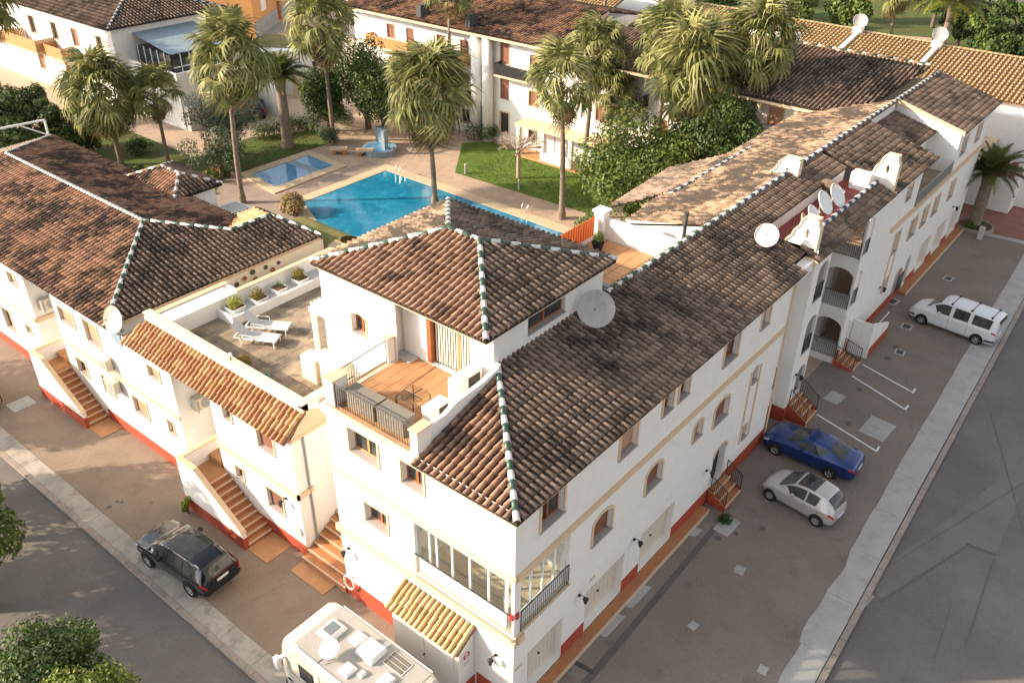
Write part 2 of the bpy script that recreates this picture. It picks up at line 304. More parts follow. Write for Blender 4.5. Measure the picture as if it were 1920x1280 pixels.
def link(name, data, parent=None, **k):
    o = bpy.data.objects.new(name, data); COL.objects.link(o)
    if parent is not None: o.parent = parent
    for a, b in k.items():
        if b is not None: o[a] = b
    return o
def part(name, mb, mats, parent=None, smooth=False, **k):
    if isinstance(mats, str): mats = [mats]
    return link(name, mb.mesh(name, mats, smooth), parent, **k)
def struct(name, mb, mats, **k): return part(name, mb, mats, None, kind='structure', **k)
def thing(name, label, cat, loc=None, rz=0.0, group=None):
    o = bpy.data.objects.new(name, None); COL.objects.link(o); o.empty_display_size = 0.2
    o['label'] = label; o['category'] = cat
    if group: o['group'] = group
    if loc is not None: o.location = loc
    o.rotation_euler = (0, 0, rz)
    return o
def copytree(o, parent=None):
    c = o.copy(); COL.objects.link(c); c.parent = parent
    for ch in list(o.children): copytree(ch, c)
    return c
def obj(name, me, parent, M=None):
    o = bpy.data.objects.new(name, me); COL.objects.link(o); o.parent = parent
    if M is not None: o.matrix_local = M
    return o
BASE = {}
def building(name, label, cat, loc, group=None):
    o = thing(name, label, cat, loc, 0, group); BASE[o.name] = Vector(loc); return o
def bpart(name, mb, mats, parent, smooth=False, **k):
    """a part whose mesh is laid out in world coordinates"""
    o = part(name, mb, mats, parent, smooth, **k)
    if parent is not None and parent.name in BASE: o.location = -BASE[parent.name]
    return o

# ------------------------------------------------------------------ walls and windows
class Face:
    """facade plane: u runs along it, n outwards, z up"""
    def __init__(s, o, U, N): s.o = Vector(o); s.U = Vector(U); s.N = Vector(N)
    def P(s, u, n, z): q = s.o+s.U*u+s.N*n; return (q.x, q.y, q.z+z)
    def box(s, mb, u0, u1, n0, n1, z0, z1):
        vs = [s.P(u, n, z) for z in (z0, z1) for (u, n) in ((u0, n0), (u1, n0), (u1, n1), (u0, n1))]
        return mb.add(vs, [(0,3,2,1),(4,5,6,7),(0,1,5,4),(1,2,6,5),(2,3,7,6),(3,0,4,7)])
FR = Face((0, 0, 0), (1, 0, 0), (0, -1, 0))       # right facades: u = x
FL = Face((0, 0, 0), (0, 1, 0), (-1, 0, 0))       # left facades: u = y
def facey(y): return Face((0, y, 0), (1, 0, 0), (0, -1, 0))
def facex(x): return Face((x, 0, 0), (0, 1, 0), (-1, 0, 0))
def arcpts(u0, u1, z1, rise, n=10):
    c = (u0+u1)/2; h = (u1-u0)/2
    return [(c-h*math.cos(math.pi*i/n), z1-rise+rise*math.sin(math.pi*i/n)) for i in range(n+1)]
def wall(mb, F, u0, u1, z0, z1, ops=(), th=0.0, back=True):
    """plaster face with real openings: ops = (a, b, c, d, depth, arch_rise)"""
    us = sorted({u0, u1, *[o[0] for o in ops], *[o[1] for o in ops]}); zs = sorted({z0, z1, *[o[2] for o in ops], *[o[3] for o in ops]})
    us = [u for u in us if u0 <= u <= u1]; zs = [z for z in zs if z0 <= z <= z1]
    for i in range(len(us)-1):
        for j in range(len(zs)-1):
            cu, cz = (us[i]+us[i+1])/2, (zs[j]+zs[j+1])/2
            if any(o[0] < cu < o[1] and o[2] < cz < o[3] for o in ops): continue
            mb.add([F.P(us[i], 0, zs[j]), F.P(us[i+1], 0, zs[j]), F.P(us[i+1], 0, zs[j+1]), F.P(us[i], 0, zs[j+1])], [(0, 1, 2, 3)])
    for o in ops:
        a, b, c, d, dp, ar = o
        if ar:
            pts = arcpts(a, b, d, ar); m = len(pts)//2
            L = [(a, d)]+pts[:m+1]; R = [(b, d)]+pts[m:][::-1]
            for poly in (L, R): mb.add([F.P(p[0], 0, p[1]) for p in poly], [list(range(len(poly)))])
            for k in range(len(pts)-1):
                p, q = pts[k], pts[k+1]
                mb.add([F.P(p[0], 0, p[1]), F.P(q[0], 0, q[1]), F.P(q[0], -dp, q[1]), F.P(p[0], -dp, p[1])], [(0, 1, 2, 3)])
        zt = d-ar if ar else d
        for (p, q) in (((a, c), (a, zt)), ((b, zt), (b, c)), ((b, c), (a, c))) + ((((a, d), (b, d)),) if not ar else ()):
            mb.add([F.P(p[0], 0, p[1]), F.P(q[0], 0, q[1]), F.P(q[0], -dp, q[1]), F.P(p[0], -dp, p[1])], [(0, 1, 2, 3)])
    return mb
def window(parent, F, u0, u1, z0, z1, kind='wood', arch=0.0, depth=0.22, trim=0.11, sill=True, tm='trim', frame='wood', mull=1):
    """surround and sill, with frame, panes and shutter set back in the reveal"""
    s = MB(); t = trim
    if trim:
        if arch:
            po = arcpts(u0-t, u1+t, z1+t, arch+t*0.6, 12); pi = arcpts(u0, u1, z1, arch, 12)
            for k in range(len(po)-1):
                a, b, c, d = po[k], po[k+1], pi[k+1], pi[k]
                vs = [F.P(p[0], n, p[1]) for n in (0.004, 0.04) for p in (a, b, c, d)]
                s.add(vs, [(4,5,6,7),(0,4,7,3),(1,2,6,5),(0,1,5,4),(3,7,6,2)])
            zt = z1-arch
        else:
            F.box(s, u0-t, u1+t, 0.004, 0.04, z1, z1+t); zt = z1
        F.box(s, u0-t, u0, 0.004, 0.04, z0-0.05, zt); F.box(s, u1, u1+t, 0.004, 0.04, z0-0.05, zt)
    if sill:
        s.m = 1; F.box(s, u0-t*0.9, u1+t*0.9, 0.041, 0.07, z0-0.06, z0+0.002) if trim else None
        F.box(s, u0+0.002, u1-0.002, -depth, 0.069, z0-0.045, z0+0.012)
    w_ = bpart('window', s, [tm, 'sill'], parent)
    f = MB(); d0, d1 = -depth+0.0, -depth+0.06; g = 0.06
    zb = z0+0.015
    F.box(f, u0, u0+g, d0, d1, zb, z1); F.box(f, u1-g, u1, d0, d1, zb, z1); F.box(f, u0+g, u1-g, d0, d1, zb, zb+g); F.box(f, u0+g, u1-g, d0, d1, z1-g, z1)
    cols = [u0+g+(u1-u0-2*g)*k/(mull+1) for k in range(mull+2)]
    for k in range(1, mull+1): F.box(f, cols[k]-0.045, cols[k]+0.045, d0, d1+0.01, zb+g, z1-g)
    part('window_frame', f, frame, w_)
    if kind != 'shutter':
        for k in range(mull+1):
            p = MB(); F.box(p, cols[k]+(0.045 if k else 0), cols[k+1]-(0.045 if k < mull else 0), d0+0.005, d0+0.03, zb+g, z1-g)
            part('pane', p, 'glass', w_)
    if kind in ('shutter', 'half', 'tan'):
        p = MB(); zz = zb+g if kind != 'half' else zb+(z1-zb)*0.45
        nn = max(3, int((z1-zz)/0.11))
        for k in range(nn):
            a = zz+(z1-zz)*k/nn; b = zz+(z1-zz)*(k+1)/nn
            F.box(p, u0+0.01, u1-0.01, d1+0.012, d1+0.035, a+0.008, b)
        part('roller_shutter', p, 'shutter2' if kind == 'tan' else 'shutter', w_)
    return w_
OPS = {}
def backfill(mb, F, ops, d=0.0):
    for o in ops:
        mb.add([F.P(o[0], -o[4]-d, o[2]), F.P(o[1], -o[4]-d, o[2]), F.P(o[1], -o[4]-d, o[3]), F.P(o[0], -o[4]-d, o[3])], [(0, 1, 2, 3)])

# ------------------------------------------------------------------ tiled roofs
def tile_mesh(matk, Lx=0.44, r0=0.084, r1=0.068, n=6, th=0.014):
    mb = MB(); vs = []; sk = 0.028
    def arc(y, r, dz): return [(-r*1.04, y, -0.005)]+[(-r*math.cos(math.pi*i/n), y, r*1.22*math.sin(math.pi*i/n)+dz+sk) for i in range(n+1)]+[(r*1.04, y, -0.005)]
    vs = arc(0, r0, 0.034)+arc(Lx, r1, 0.0)+arc(0, r0-th, 0.034)
    m = n+3; fs = []
    for i in range(m-1): fs += [(i, i+1, m+i+1, m+i), (i, 2*m+i, 2*m+i+1, i+1)]
    mb.add(vs, fs)
    me = mb.mesh('tile_'+matk, [matk]); me.polygons.foreach_set('use_smooth', [True]*len(me.polygons)); return me, np.array(vs), fs
TM = {}
def tiledata(matk):
    if matk not in TM: TM[matk] = tile_mesh(matk)
    return TM[matk]
def inpoly(p, poly):
    x, y = p; c = False; n = len(poly); j = n-1
    for i in range(n):
        xi, yi = poly[i]; xj, yj = poly[j]
        if (yi > y) != (yj > y) and x < (xj-xi)*(y-yi)/(yj-yi)+xi: c = not c
        j = i
    return c
def roof_plane(parent, pts, matk='tile', under='under', pu=0.262, pv=0.37, over=0.06, th=0.10, name='roof', lift=0.0):
    """sloping slab + matrices of the cover tiles that lie on it"""
    P = [Vector(p) for p in pts]; n = (P[1]-P[0]).cross(P[2]-P[0]).normalized()
    if n.z < 0: n = -n
    u = Vector((0, 0, 1)).cross(n).normalized(); v = n.cross(u)
    o = P[0]; q = [((p-o).dot(u), (p-o).dot(v)) for p in P]
    mb = MB(); mb.slab([tuple(p) for p in pts], th); r = bpart(name, mb, [under], parent)
    u0, u1 = min(a for a, b in q), max(a for a, b in q); v0, v1 = min(b for a, b in q), max(b for a, b in q)
    R = Matrix((u, v, n)).transposed(); mats = []
    nu = max(1, int(round((u1-u0)/pu))); 
    for i in range(nu):
        uu = u0+(u1-u0)*(i+0.5)/nu; k = 0
        while True:
            vv = v0-over+k*pv; k += 1
            if vv > v1-0.12: break
            if not inpoly((uu, max(vv+0.2, v0+0.02)), q): continue
            a = random.gauss(0, 0.022); c = Matrix.Rotation(a, 3, 'Z')
            pos = o+u*(uu+random.uniform(-.008, .008))+v*(vv+random.uniform(-.012, .012))+n*(0.004+lift)
            m = (R @ c).to_4x4(); m.translation = pos; mats.append(m)
    return r, mats
def lay_tiles(roof, mats, matk, base, limit=300, big=True):
    """the largest-showing tiles one by one, the rest joined"""
    me, V, F = tiledata(matk)
    vis = [m for m in mats if inview(m.translation)] if big else []
    vis.sort(key=lambda m: cdist(m.translation)); ind = vis[:limit]; ids = {id(m) for m in ind}
    for m in ind:
        o = bpy.data.objects.new('roof_tile', me); COL.objects.link(o); o.parent = roof; o.matrix_local = m
    rest = [m for m in mats if id(m) not in ids]
    if rest:
        nv = len(V); A = np.array([np.array(m) for m in rest]); VV = np.einsum('kij,vj->kvi', A[:, :3, :3], V)+A[:, None, :3, 3]
        VV = VV.reshape(-1, 3); fa = np.array(F); FF = (fa[None]+(np.arange(len(rest))*nv)[:, None, None]).reshape(-1, 4)
        m2 = bpy.data.meshes.new('tiles_joined'); m2.vertices.add(len(VV)); m2.vertices.foreach_set('co', VV.ravel())
        m2.loops.add(FF.size); m2.loops.foreach_set('vertex_index', FF.ravel().astype(np.int32))
        m2.polygons.add(len(FF)); m2.polygons.foreach_set('loop_start', np.arange(0, FF.size, 4, dtype=np.int32)); m2.polygons.foreach_set('loop_total', np.full(len(FF), 4, dtype=np.int32))
        m2.polygons.foreach_set('use_smooth', np.ones(len(FF), dtype=bool)); m2.update(calc_edges=True); m2.validate(); m2.materials.append(MT[matk])
        o = bpy.data.objects.new('roof_tiles', m2); COL.objects.link(o); o.parent = roof; o['kind'] = 'stuff'
CAPM = {}
def capmesh(matk, L=0.40):
    if (matk, L) not in CAPM:
        mb = MB(); n = 8; vs = []
        for (y, r, dz) in ((0, 0.112, 0.02), (L, 0.096, 0.0)):
            for i in range(n+1):
                t = math.pi*i/n; vs.append((-r*math.cos(t), y, r*math.sin(t)+dz-0.02))
        for i in range(n+1):
            t = math.pi*i/n; vs.append((-0.098*math.cos(t), 0, 0.098*math.sin(t)))
        m = n+1; fs = []
        for i in range(n): fs += [(i, i+1, m+i+1, m+i), (i, 2*m+i, 2*m+i+1, i+1)]
        mb.add(vs, fs); CAPM[(matk, L)] = mb.mesh('ridge_cap', [matk], True)
    return CAPM[(matk, L)]
def caps(roof, p0, p1, cols=('glz_w', 'glz_g'), L=0.40, bedm='glz_w', lift=0.07, wide=1.0):
    p0 = Vector(p0); p1 = Vector(p1); d = p1-p0; ln = d.length; d.normalize(); n = max(1, round(ln/(L-0.03)))
    s = d.cross(Vector((0, 0, 1))).normalized(); up = s.cross(d)
    R = Matrix((s*wide, d, up)).transposed()
    for k in range(n):
        m = R.to_4x4(); m.translation = p0+d*(ln*k/n)+up*lift
        o = bpy.data.objects.new('ridge_tile', capmesh(cols[k % len(cols)], L)); COL.objects.link(o); o.parent = roof; o.matrix_local = m
def cornice(mb, F, u0, u1, z, h=0.16, d=0.10, n0=0.0):
    F.box(mb, u0, u1, n0+0.002, n0+d, z-h, z)

# small fittings
def lamp(F, u, z, label):
    o = thing('wall_lamp', label, 'wall lamp', F.P(u, 0.02, z)); ang = math.atan2(-F.N.x, F.N.y)
    o.rotation_euler = (0, 0, ang)
    a = MB(); a.cyl((0, 0, 0), (0, 0.06, 0), 0.06, n=8); a.tube([(0, 0.05, 0), (0, 0.2, 0.1), (0, 0.3, 0.02)], 0.016); part('bracket', a, 'iron', o)
    for x in (-0.0,):
        b = MB(); b.cyl((x, 0.3, -0.22), (x, 0.3, 0.0), 0.05, 0.1, 6); b.cyl((x, 0.3, 0.0), (x, 0.3, 0.09), 0.12, 0.03, 6); part('lantern', b, 'iron', o)
    return o
def dish(loc, r, az, el, label, m='lgrey', mast=0.8, group=None):
    """parabolic antenna: mast foot at loc, bowl facing azimuth az / elevation el (degrees)"""
    o = thing('satellite_dish', label, 'satellite dish', loc, rad(az), group)
    a = MB(); a.cyl((0, 0, 0), (0, 0, mast), 0.03, n=6); a.box(-0.12, -0.12, 0, 0.12, 0.12, 0.05); part('mast', a, 'grey', o)
    b = MB(); n = 24; rings = 5; X = Matrix.Translation((0.08, 0, mast)) @ Matrix.Rotation(rad(90-el), 4, 'Y'); b.X = X
    for side in (0, 0.02):
        vs = [(0, 0, -side)]; 
        for k in range(1, rings+1):
            rr = r*k/rings
            for i in range(n): t = 2*math.pi*i/n; vs.append((rr*math.cos(t), rr*math.sin(t), rr*rr*0.28/r-side))
        fs = [(0, 1+i, 1+(i+1) % n) for i in range(n)]
        for k in range(rings-1):
            for i in range(n): a0 = 1+k*n+i; a1 = 1+k*n+(i+1) % n; fs.append((a0, a0+n, a1+n, a1))
        b.add(vs, fs)
    b.lathe((0, 0, r*0.28-0.02), [(r, 0), (r+0.012, 0.01), (r, 0.03)], n)
    part('bowl', b, m, o, True)
    c = MB(); c.X = X; c.tube([(-r*0.95, 0, r*0.25), (-r*0.1, 0, r*0.95)], 0.014); c.cyl((-r*0.1, 0, r*0.95), (-r*0.0, 0, r*0.8), 0.04, 0.05, 8); part('feed_arm', c, 'grey', o)
    return o
def acunit(F, u, z, label, parent=None):
    o = thing('air_conditioner', label, 'air conditioner', F.P(u, 0, z)); o.rotation_euler = (0, 0, math.atan2(-F.N.x, F.N.y))
    a = MB(); a.box(-0.42, 0.10, 0, 0.42, 0.42, 0.62); part('casing', a, 'acbox', o)
    b = MB(); b.cyl((-0.08, 0.421, 0.31), (-0.08, 0.435, 0.31), 0.25, n=20); b.box(0.26, 0.42, 0.05, 0.38, 0.428, 0.57); part('fan_grille', b, 'grey', o)
    c = MB(); c.box(-0.36, 0.0, -0.05, -0.30, 0.44, -0.005); c.box(0.30, 0.0, -0.05, 0.36, 0.44, -0.005); part('bracket', c, 'grey', o)
    return o
def railing_mb(mb, p0, p1, h=0.95, step=0.12, r=0.011, posts=True):
    p0 = Vector(p0); p1 = Vector(p1); d = p1-p0; n = max(2, int(d.length/step))
    up = Vector((0, 0, h)); mb.cyl(p0+up, p1+up, 0.022, n=6); mb.cyl(p0+Vector((0, 0, 0.08)), p1+Vector((0, 0, 0.08)), 0.013, n=5)
    for k in range(n+1):
        q = p0+d*(k/n); rr = 0.022 if posts and k in (0, n) else r
        mb.cyl(q+Vector((0, 0, 0.0 if rr > r else 0.08)), q+up, rr, n=4, caps=False)
    return mb
def steps(parent, p0, dirv, side, wdt, n, tread, rise, z0, m='step', solid=True):
    """flight going up along dirv from p0 (outer corner), width towards side"""
    d = Vector(dirv); s = Vector(side); p = Vector(p0)
    for k in range(n):
        a = p+d*(tread*k); z = z0+rise*(k+1)
        mb = MB(); q = [a, a+d*tread, a+d*tread+s*wdt, a+s*wdt]
        mb.prism([(c.x, c.y) for c in q], 0.0 if k == 0 or not solid else z0, z-0.0)
        q2 = [a-d*0.02, a+d*0.05, a+d*0.05+s*wdt, a-d*0.02+s*wdt]; mb.m = 1
        mb.prism([(c.x, c.y) for c in q2], z-0.035, z+0.008)
        bpart('step', mb, [m, 'nosing'], parent)
# ================================================================== GROUND
g = MB(); g.box(-300, -300, -1.0, 500, 500, -0.12); struct('ground', g, 'asph')
p = MB(); p.prism([(-3.9, 60), (-3.9, 7), (-3.9, -0.4), (2.0, -0.4), (2.0, 60)], -0.5, 0.0); struct('parking_ground', p, 'park_l')
p = MB(); p.prism([(-3.9, -0.4), (-3.0, -7.6), (21.3, -6.9), (52.0, -5.75), (52.6, 0.5), (2.0, 0.5), (2.0, -0.4)], -0.5, 0.0); struct('parking_ground', p, 'park')
# ragged concrete strip and kerb on the right, slab by slab
def strip(inner, outer, n, m, name, zt, rag=0.0):
    mb = MB()
    for k in range(n):
        a0 = Vector(inner[0]).lerp(Vector(inner[1]), k/n); a1 = Vector(inner[0]).lerp(Vector(inner[1]), (k+1)/n)
        b0 = Vector(outer[0]).lerp(Vector(outer[1]), k/n); b1 = Vector(outer[0]).lerp(Vector(outer[1]), (k+1)/n)
        d = (a0-b0).normalized(); gap = (a1-a0).normalized()*0.008; edge = []
        if rag:
            for q in range(6):
                w_ = math.sin((k*6+q)*1.3)+math.sin((k*6+q)*0.53)*1.2
                edge.append(a0.lerp(a1, q/5)+d*(rag*w_*(1 if k < 6 else 0.25)))
        else: edge = [a0, a1]
        edge[0] = edge[0]+gap; edge[-1] = edge[-1]-gap
        mb.prism([(v.x, v.y) for v in edge]+[((b1-gap).x, (b1-gap).y), ((b0+gap).x, (b0+gap).y)], -0.3, zt)
    return struct(name, mb, m)
strip(((-3, -7.0), (21.3, -5.9)), ((-3, -8.0), (21.3, -7.15)), 8, 'conc', 'pavement', 0.012, 0.06)
strip(((21.3, -5.9), (52, -4.85)), ((21.3, -7.15), (52, -6.15)), 7, 'conc', 'pavement', 0.012, 0.01)
strip(((-3.85, 62), (-3.85, -3)), ((-4.62, 62), (-4.62, -3)), 34, 'conc_l', 'pavement', 0.014, 0.02)
def kerb(p0, p1, wd, n, zt, m='kerb'):
    mb = MB(); p0 = Vector(p0); p1 = Vector(p1); d = (p1-p0); u = d.normalized(); s = Vector((-u.y, u.x, 0))*wd
    k = 0
    for k in range(n):
        a = p0+d*(k/n)+u*0.012; b = p0+d*((k+1)/n)-u*0.012; z = zt+random.uniform(-.006, .006)
        mb.prism([(a.x, a.y), (b.x, b.y), ((b+s).x, (b+s).y), ((a+s).x, (a+s).y)], -0.3, z)
    return struct('kerb', mb, m)
kerb((-3, -8.26, 0), (52, -6.41, 0), 0.24, 62, 0.02)
kerb((-4.63, 62, 0), (-4.63, -3, 0), -0.22, 70, 0.025)
# road patches, trench repair and markings (flat sheets a few mm apart)
def sheet(name, pts, z, m, **k):
    mb = MB(); mb.poly([(x, y, z) for x, y in pts]); return struct(name, mb, m)
def gp(*pp, z=0.0): return [tuple(G(a, b, z)[:2]) for a, b in pp]
sheet('road_patch', gp((1628, 1085), (1650, 1123), (1812, 1020), (1865, 1040), (1925, 905), (1925, 860), z=-0.12), -0.116, 'oldpatch')
for pp in (((1810, 1022), (1866, 1043), (1868, 1038), (1812, 1017)), ((1862, 1045), (1866, 1047), (1812, 1215), (1807, 1213)), ((1650, 1126), (1652, 1129), (1812, 1026), (1811, 1023)), ((1626, 1085), (1628, 1083), (1925, 900), (1925, 903)),
           ((1855, 770), (1857, 770), (1925, 1010), (1925, 1020)), ((1752, 1230), (1754, 1230), (1785, 1130), (1783, 1130))):
    sheet('road_crack_line', gp(*pp, z=-0.12), -0.112, 'patch')
tr = [(9.2, -0.95), (12.8, -0.95), (12.8, -0.72), (9.2, -0.72)]
sheet('trench_strip', [(-1, -1.5), (12.6, -1.25), (12.6, -1.0), (-1, -1.2)], 0.004, 'patch')
sheet('trench_strip', [(2.95, -0.5), (3.15, -0.5), (3.2, -1.24), (3.0, -1.24)], 0.006, 'iron_c')
for (x0, x1) in ((4.6, 5.9), (6.4, 7.8), (11.4, 12.0)): sheet('concrete_patch', [(x0, -0.42), (x1, -0.42), (x1+.1, -0.78), (x0+.1, -0.75)], 0.004, 'conc')
for (a, b) in (((23.25, -1.25), (22.25, -4.7)), ((27.85, -1.35), (26.6, -4.65)), ((29.35, -1.35), (28.4, -4.45))):
    A = Vector((*a, 0)); B = Vector((*b, 0)); d = (B-A).normalized(); s = Vector((-d.y, d.x, 0))*0.055
    mb = MB(); mb.poly([(q.x, q.y, 0.006) for q in (A-s, A+s, B+s, B-s)]); e = Vector((0.55, 0.03, 0))*(1 if a[0] > 24 and a[0] < 28 else 0.7)
    q0 = B-d*0.11; 
    if s.x < 0: s = -s
    mb.poly([(q.x, q.y, 0.0065) for q in (q0+s, B+s, B+s+Vector((0.4, 0, 0)), q0+s+Vector((0.4, 0, 0)))])
    struct('parking_line', mb, 'line')
# manholes and drains: each with its concrete collar
MH = [(1617, 1118, -.12, .5, .42, 'drain grate in the road beside the kerb'), (1645, 803, 0, 1.15, .8, 'large double concrete cover between parking lines and kerb'), (1565, 745, 0, .7, .5, 'pale square cover in front of first entrance steps'),
      (1687, 660, 0, .45, .35, 'small iron cover with round concrete collar by upper parking line'), (1700, 612, 0, .5, .4, 'iron cover nearest the white van front wheel'), (1778, 522, 0, .5, .35, 'iron cover midway across far parking area'),
      (1673, 565, 0, .6, .45, 'dark drain cover beside the wall near white van'), (1868, 645, -.12, .5, .4, 'square drain in gutter behind the white van'), (1363, 985, 0, .8, .45, 'concrete cover below the arched door steps'),
      (1300, 1172, 0, .26, .2, 'tiny pale cover in middle of near parking'), (1430, 1255, 0, .26, .2, 'tiny pale cover close to pavement corner'), (1387, 1068, 0, .3, .25, 'tiny pale cover below the silver car'), (40, 757, 0, .75, .6, 'square concrete cover at left parking edge')]
for i, (px, py, z, a, b, lb) in enumerate(MH):
    c = G(px, py, z); o = thing('manhole_cover', lb, 'manhole cover', (c.x, c.y, z), rad(random.uniform(-8, 8)))
    mb = MB(); mb.box(-a*.75, -b*.8, 0.0, a*.75, b*.8, 0.008); part('collar', mb, 'conc', o)
    mb = MB(); dark = i in (0, 3, 4, 5, 6, 7)
    if i == 1: mb.box(-a*.5, -b*.5, .009, -0.02, b*.5, .022); mb.box(0.02, -b*.5, .009, a*.5, b*.5, .022)
    else: mb.box(-a*.5, -b*.5, .009, a*.5, b*.5, .018)
    if dark and i in (0, 7):
        for k in range(6): mb.box(-a*.45, -b*.42+k*b*.15, .019, a*.45, -b*.42+k*b*.15+.03, .024)
    part('lid', mb, 'iron_c' if dark else 'conc', o)

def crack(p0, p1, z, seed, wd=.009):
    rn = random.Random(seed); p0 = Vector(p0); p1 = Vector(p1); n = max(6, int((p1-p0).length/.45)); d = (p1-p0).normalized(); s = Vector((-d.y, d.x)); off = 0; L_ = []
    for k in range(n+1): off = off*.8+rn.uniform(-.09, .09); q = p0.lerp(p1, k/n)+s*off; w_ = wd*rn.uniform(.3, 1)*(0.2 if k in (0, n) else 1); L_.append((q-s*w_, q+s*w_))
    mb = MB()
    for (a, b), (c, e) in zip(L_, L_[1:]): mb.add([(a.x, a.y, z), (b.x, b.y, z), (e.x, e.y, z), (c.x, c.y, z)], [(0, 1, 2, 3)])
    struct('asphalt_crack', mb, 'patch' if z > -.1 else 'patch')
for i, (a, b, z) in enumerate([((-6.4, 27), (-6.3, 17), -.117), ((-8.0, 19), (-5.0, 18.6), -.117), ((-8.2, 13), (-5.1, 12.4), -.117), ((10, -10), (26, -8.3), -.117), ((24, -8.0), (40, -9.5), -.117), ((16, -10.5), (18, -8.3), -.117), ((5.5, -6.4), (6.5, -1.6), .003), ((9.5, -6.3), (10.6, -1.4), .003), ((16.5, -5.8), (21.5, -2.0), .003), ((25, -5.4), (31, -3.2), .003), ((-3.7, 24.5), (-1.5, 23.6), .003), ((-3.7, 19.4), (-1.4, 20.2), .003), ((-3.7, 11.2), (-1.0, 10.6), .003), ((33, -5), (42, -3.4), .003)]): crack(a, b, z, i)
def stain(x, y, r, z, seed):
    rn = random.Random(seed); mb = MB(); mb.poly([(x+r*math.cos(t*.45)*rn.uniform(.6, 1.2), y+r*math.sin(t*.45)*rn.uniform(.5, 1.1), z) for t in range(14)]); struct('oil_stain', mb, 'patch')
for i, (px, py, r) in enumerate([(1600, 635, .35), (1680, 650, .28), (1590, 793, .22), (1430, 990, .18), (1345, 1008, .2), (1612, 730, .2), (1665, 672, .25), (1380, 1000, .15), (220, 940, .12), (228, 941, .10), (204, 950, .14), (285, 942, .08), (1530, 665, .3)]):
    q = G(px, py, 0); stain(q.x, q.y, r, .0035, i)

# courtyard ground
c = MB(); c.prism([(2.0, 60), (2.0, 0.5), (52, 0.5), (52, 100), (2.0, 100)], -0.5, -0.004); struct('courtyard_ground', c, 'pave')
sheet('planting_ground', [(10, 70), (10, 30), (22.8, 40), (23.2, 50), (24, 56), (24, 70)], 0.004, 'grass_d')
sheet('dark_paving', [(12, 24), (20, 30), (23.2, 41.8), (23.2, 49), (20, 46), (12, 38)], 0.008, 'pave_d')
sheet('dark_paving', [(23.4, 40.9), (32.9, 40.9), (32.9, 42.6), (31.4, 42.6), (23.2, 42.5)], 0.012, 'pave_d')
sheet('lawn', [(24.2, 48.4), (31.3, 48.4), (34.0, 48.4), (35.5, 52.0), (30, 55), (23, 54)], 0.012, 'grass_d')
sheet('lawn', [(36.2, 22), (35.8, 35.2), (41.5, 39.5), (43.6, 38), (42.4, 22)], 0.012, 'grass')
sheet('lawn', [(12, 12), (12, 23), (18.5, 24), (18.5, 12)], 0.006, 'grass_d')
sheet('street', [(33, 56), (50, 54.5), (80, 100), (60, 100), (33, 62)], 0.016, 'sandwall')
# tufts of grass along the lawns
t = MB()
for (x0, x1, y0, y1, n) in ((36.3, 42.2, 22.5, 35, 1600), (24.5, 33.5, 48.6, 53, 900)):
    for k in range(n):
        x, y = random.uniform(x0, x1), random.uniform(y0, y1); h = random.uniform(.05, .12); a = random.uniform(0, 6.28); dx, dy = .05*math.cos(a), .05*math.sin(a)
        t.add([(x-dx, y-dy, .012), (x+dx, y+dy, .012), (x+dy*.6, y-dx*.6, .012+h)], [(0, 1, 2)])
part('grass', t, 'blade', None, kind='stuff', label='short green grass blades on the courtyard lawns')
# pools
def ring(mb, o, i, z0, z1):
    n = len(o)
    for k in range(n):
        a, b, c_, d = o[k], o[(k+1) % n], i[(k+1) % n], i[k]
        mb.prism([a, b, c_, d], z0, z1)
po = [(23.1, 40.8), (33.4, 40.8), (33.2, 17.5), (17.3, 17.5), (20.2, 34.6)]; pi_ = [(23.7, 39.8), (32.4, 39.8), (32.2, 18.5), (18.5, 18.5), (21.2, 34.4)]
P = thing('swimming_pool', 'large turquoise swimming pool with sandy coping behind the corner house', 'swimming pool', (28, 30, 0))
BASE[P.name] = Vector((28, 30, 0))
mb = MB(); ring(mb, po, pi_, -0.2, 0.07); bpart('coping', mb, 'coping', P)
mb = MB(); mb.poly([(x, y, 0.03) for x, y in pi_]); bpart('water', mb, 'water', P)
mb = MB(); mb.box(23.9, 31.8, 0.031, 32.2, 31.95, 0.033); bpart('lane_line', mb, 'blueg', P)
P2 = thing('paddling_pool', 'small blue paddling pool with sandy coping beside the shaded lawn', 'swimming pool', (27, 45.5, 0)); BASE[P2.name] = Vector((27, 45.5, 0))
o_ = [(24.0, 48.3), (31.3, 48.3), (30.9, 43.0), (23.3, 42.8)]; i_ = [(24.6, 47.4), (30.5, 47.4), (30.3, 43.9), (24.2, 43.8)]
mb = MB(); ring(mb, o_, i_, -0.2, 0.10); bpart('coping', mb, 'coping', P2)
mb = MB(); mb.poly([(x, y, 0.06) for x, y in i_]); bpart('water', mb, 'water2', P2)
mb = MB(); mb.box(28.1, 43.9, 0.062, 28.9, 47.35, 0.066); bpart('step_band', mb, 'blueg', P2)  # blue-grey band laid across the paddling pool water

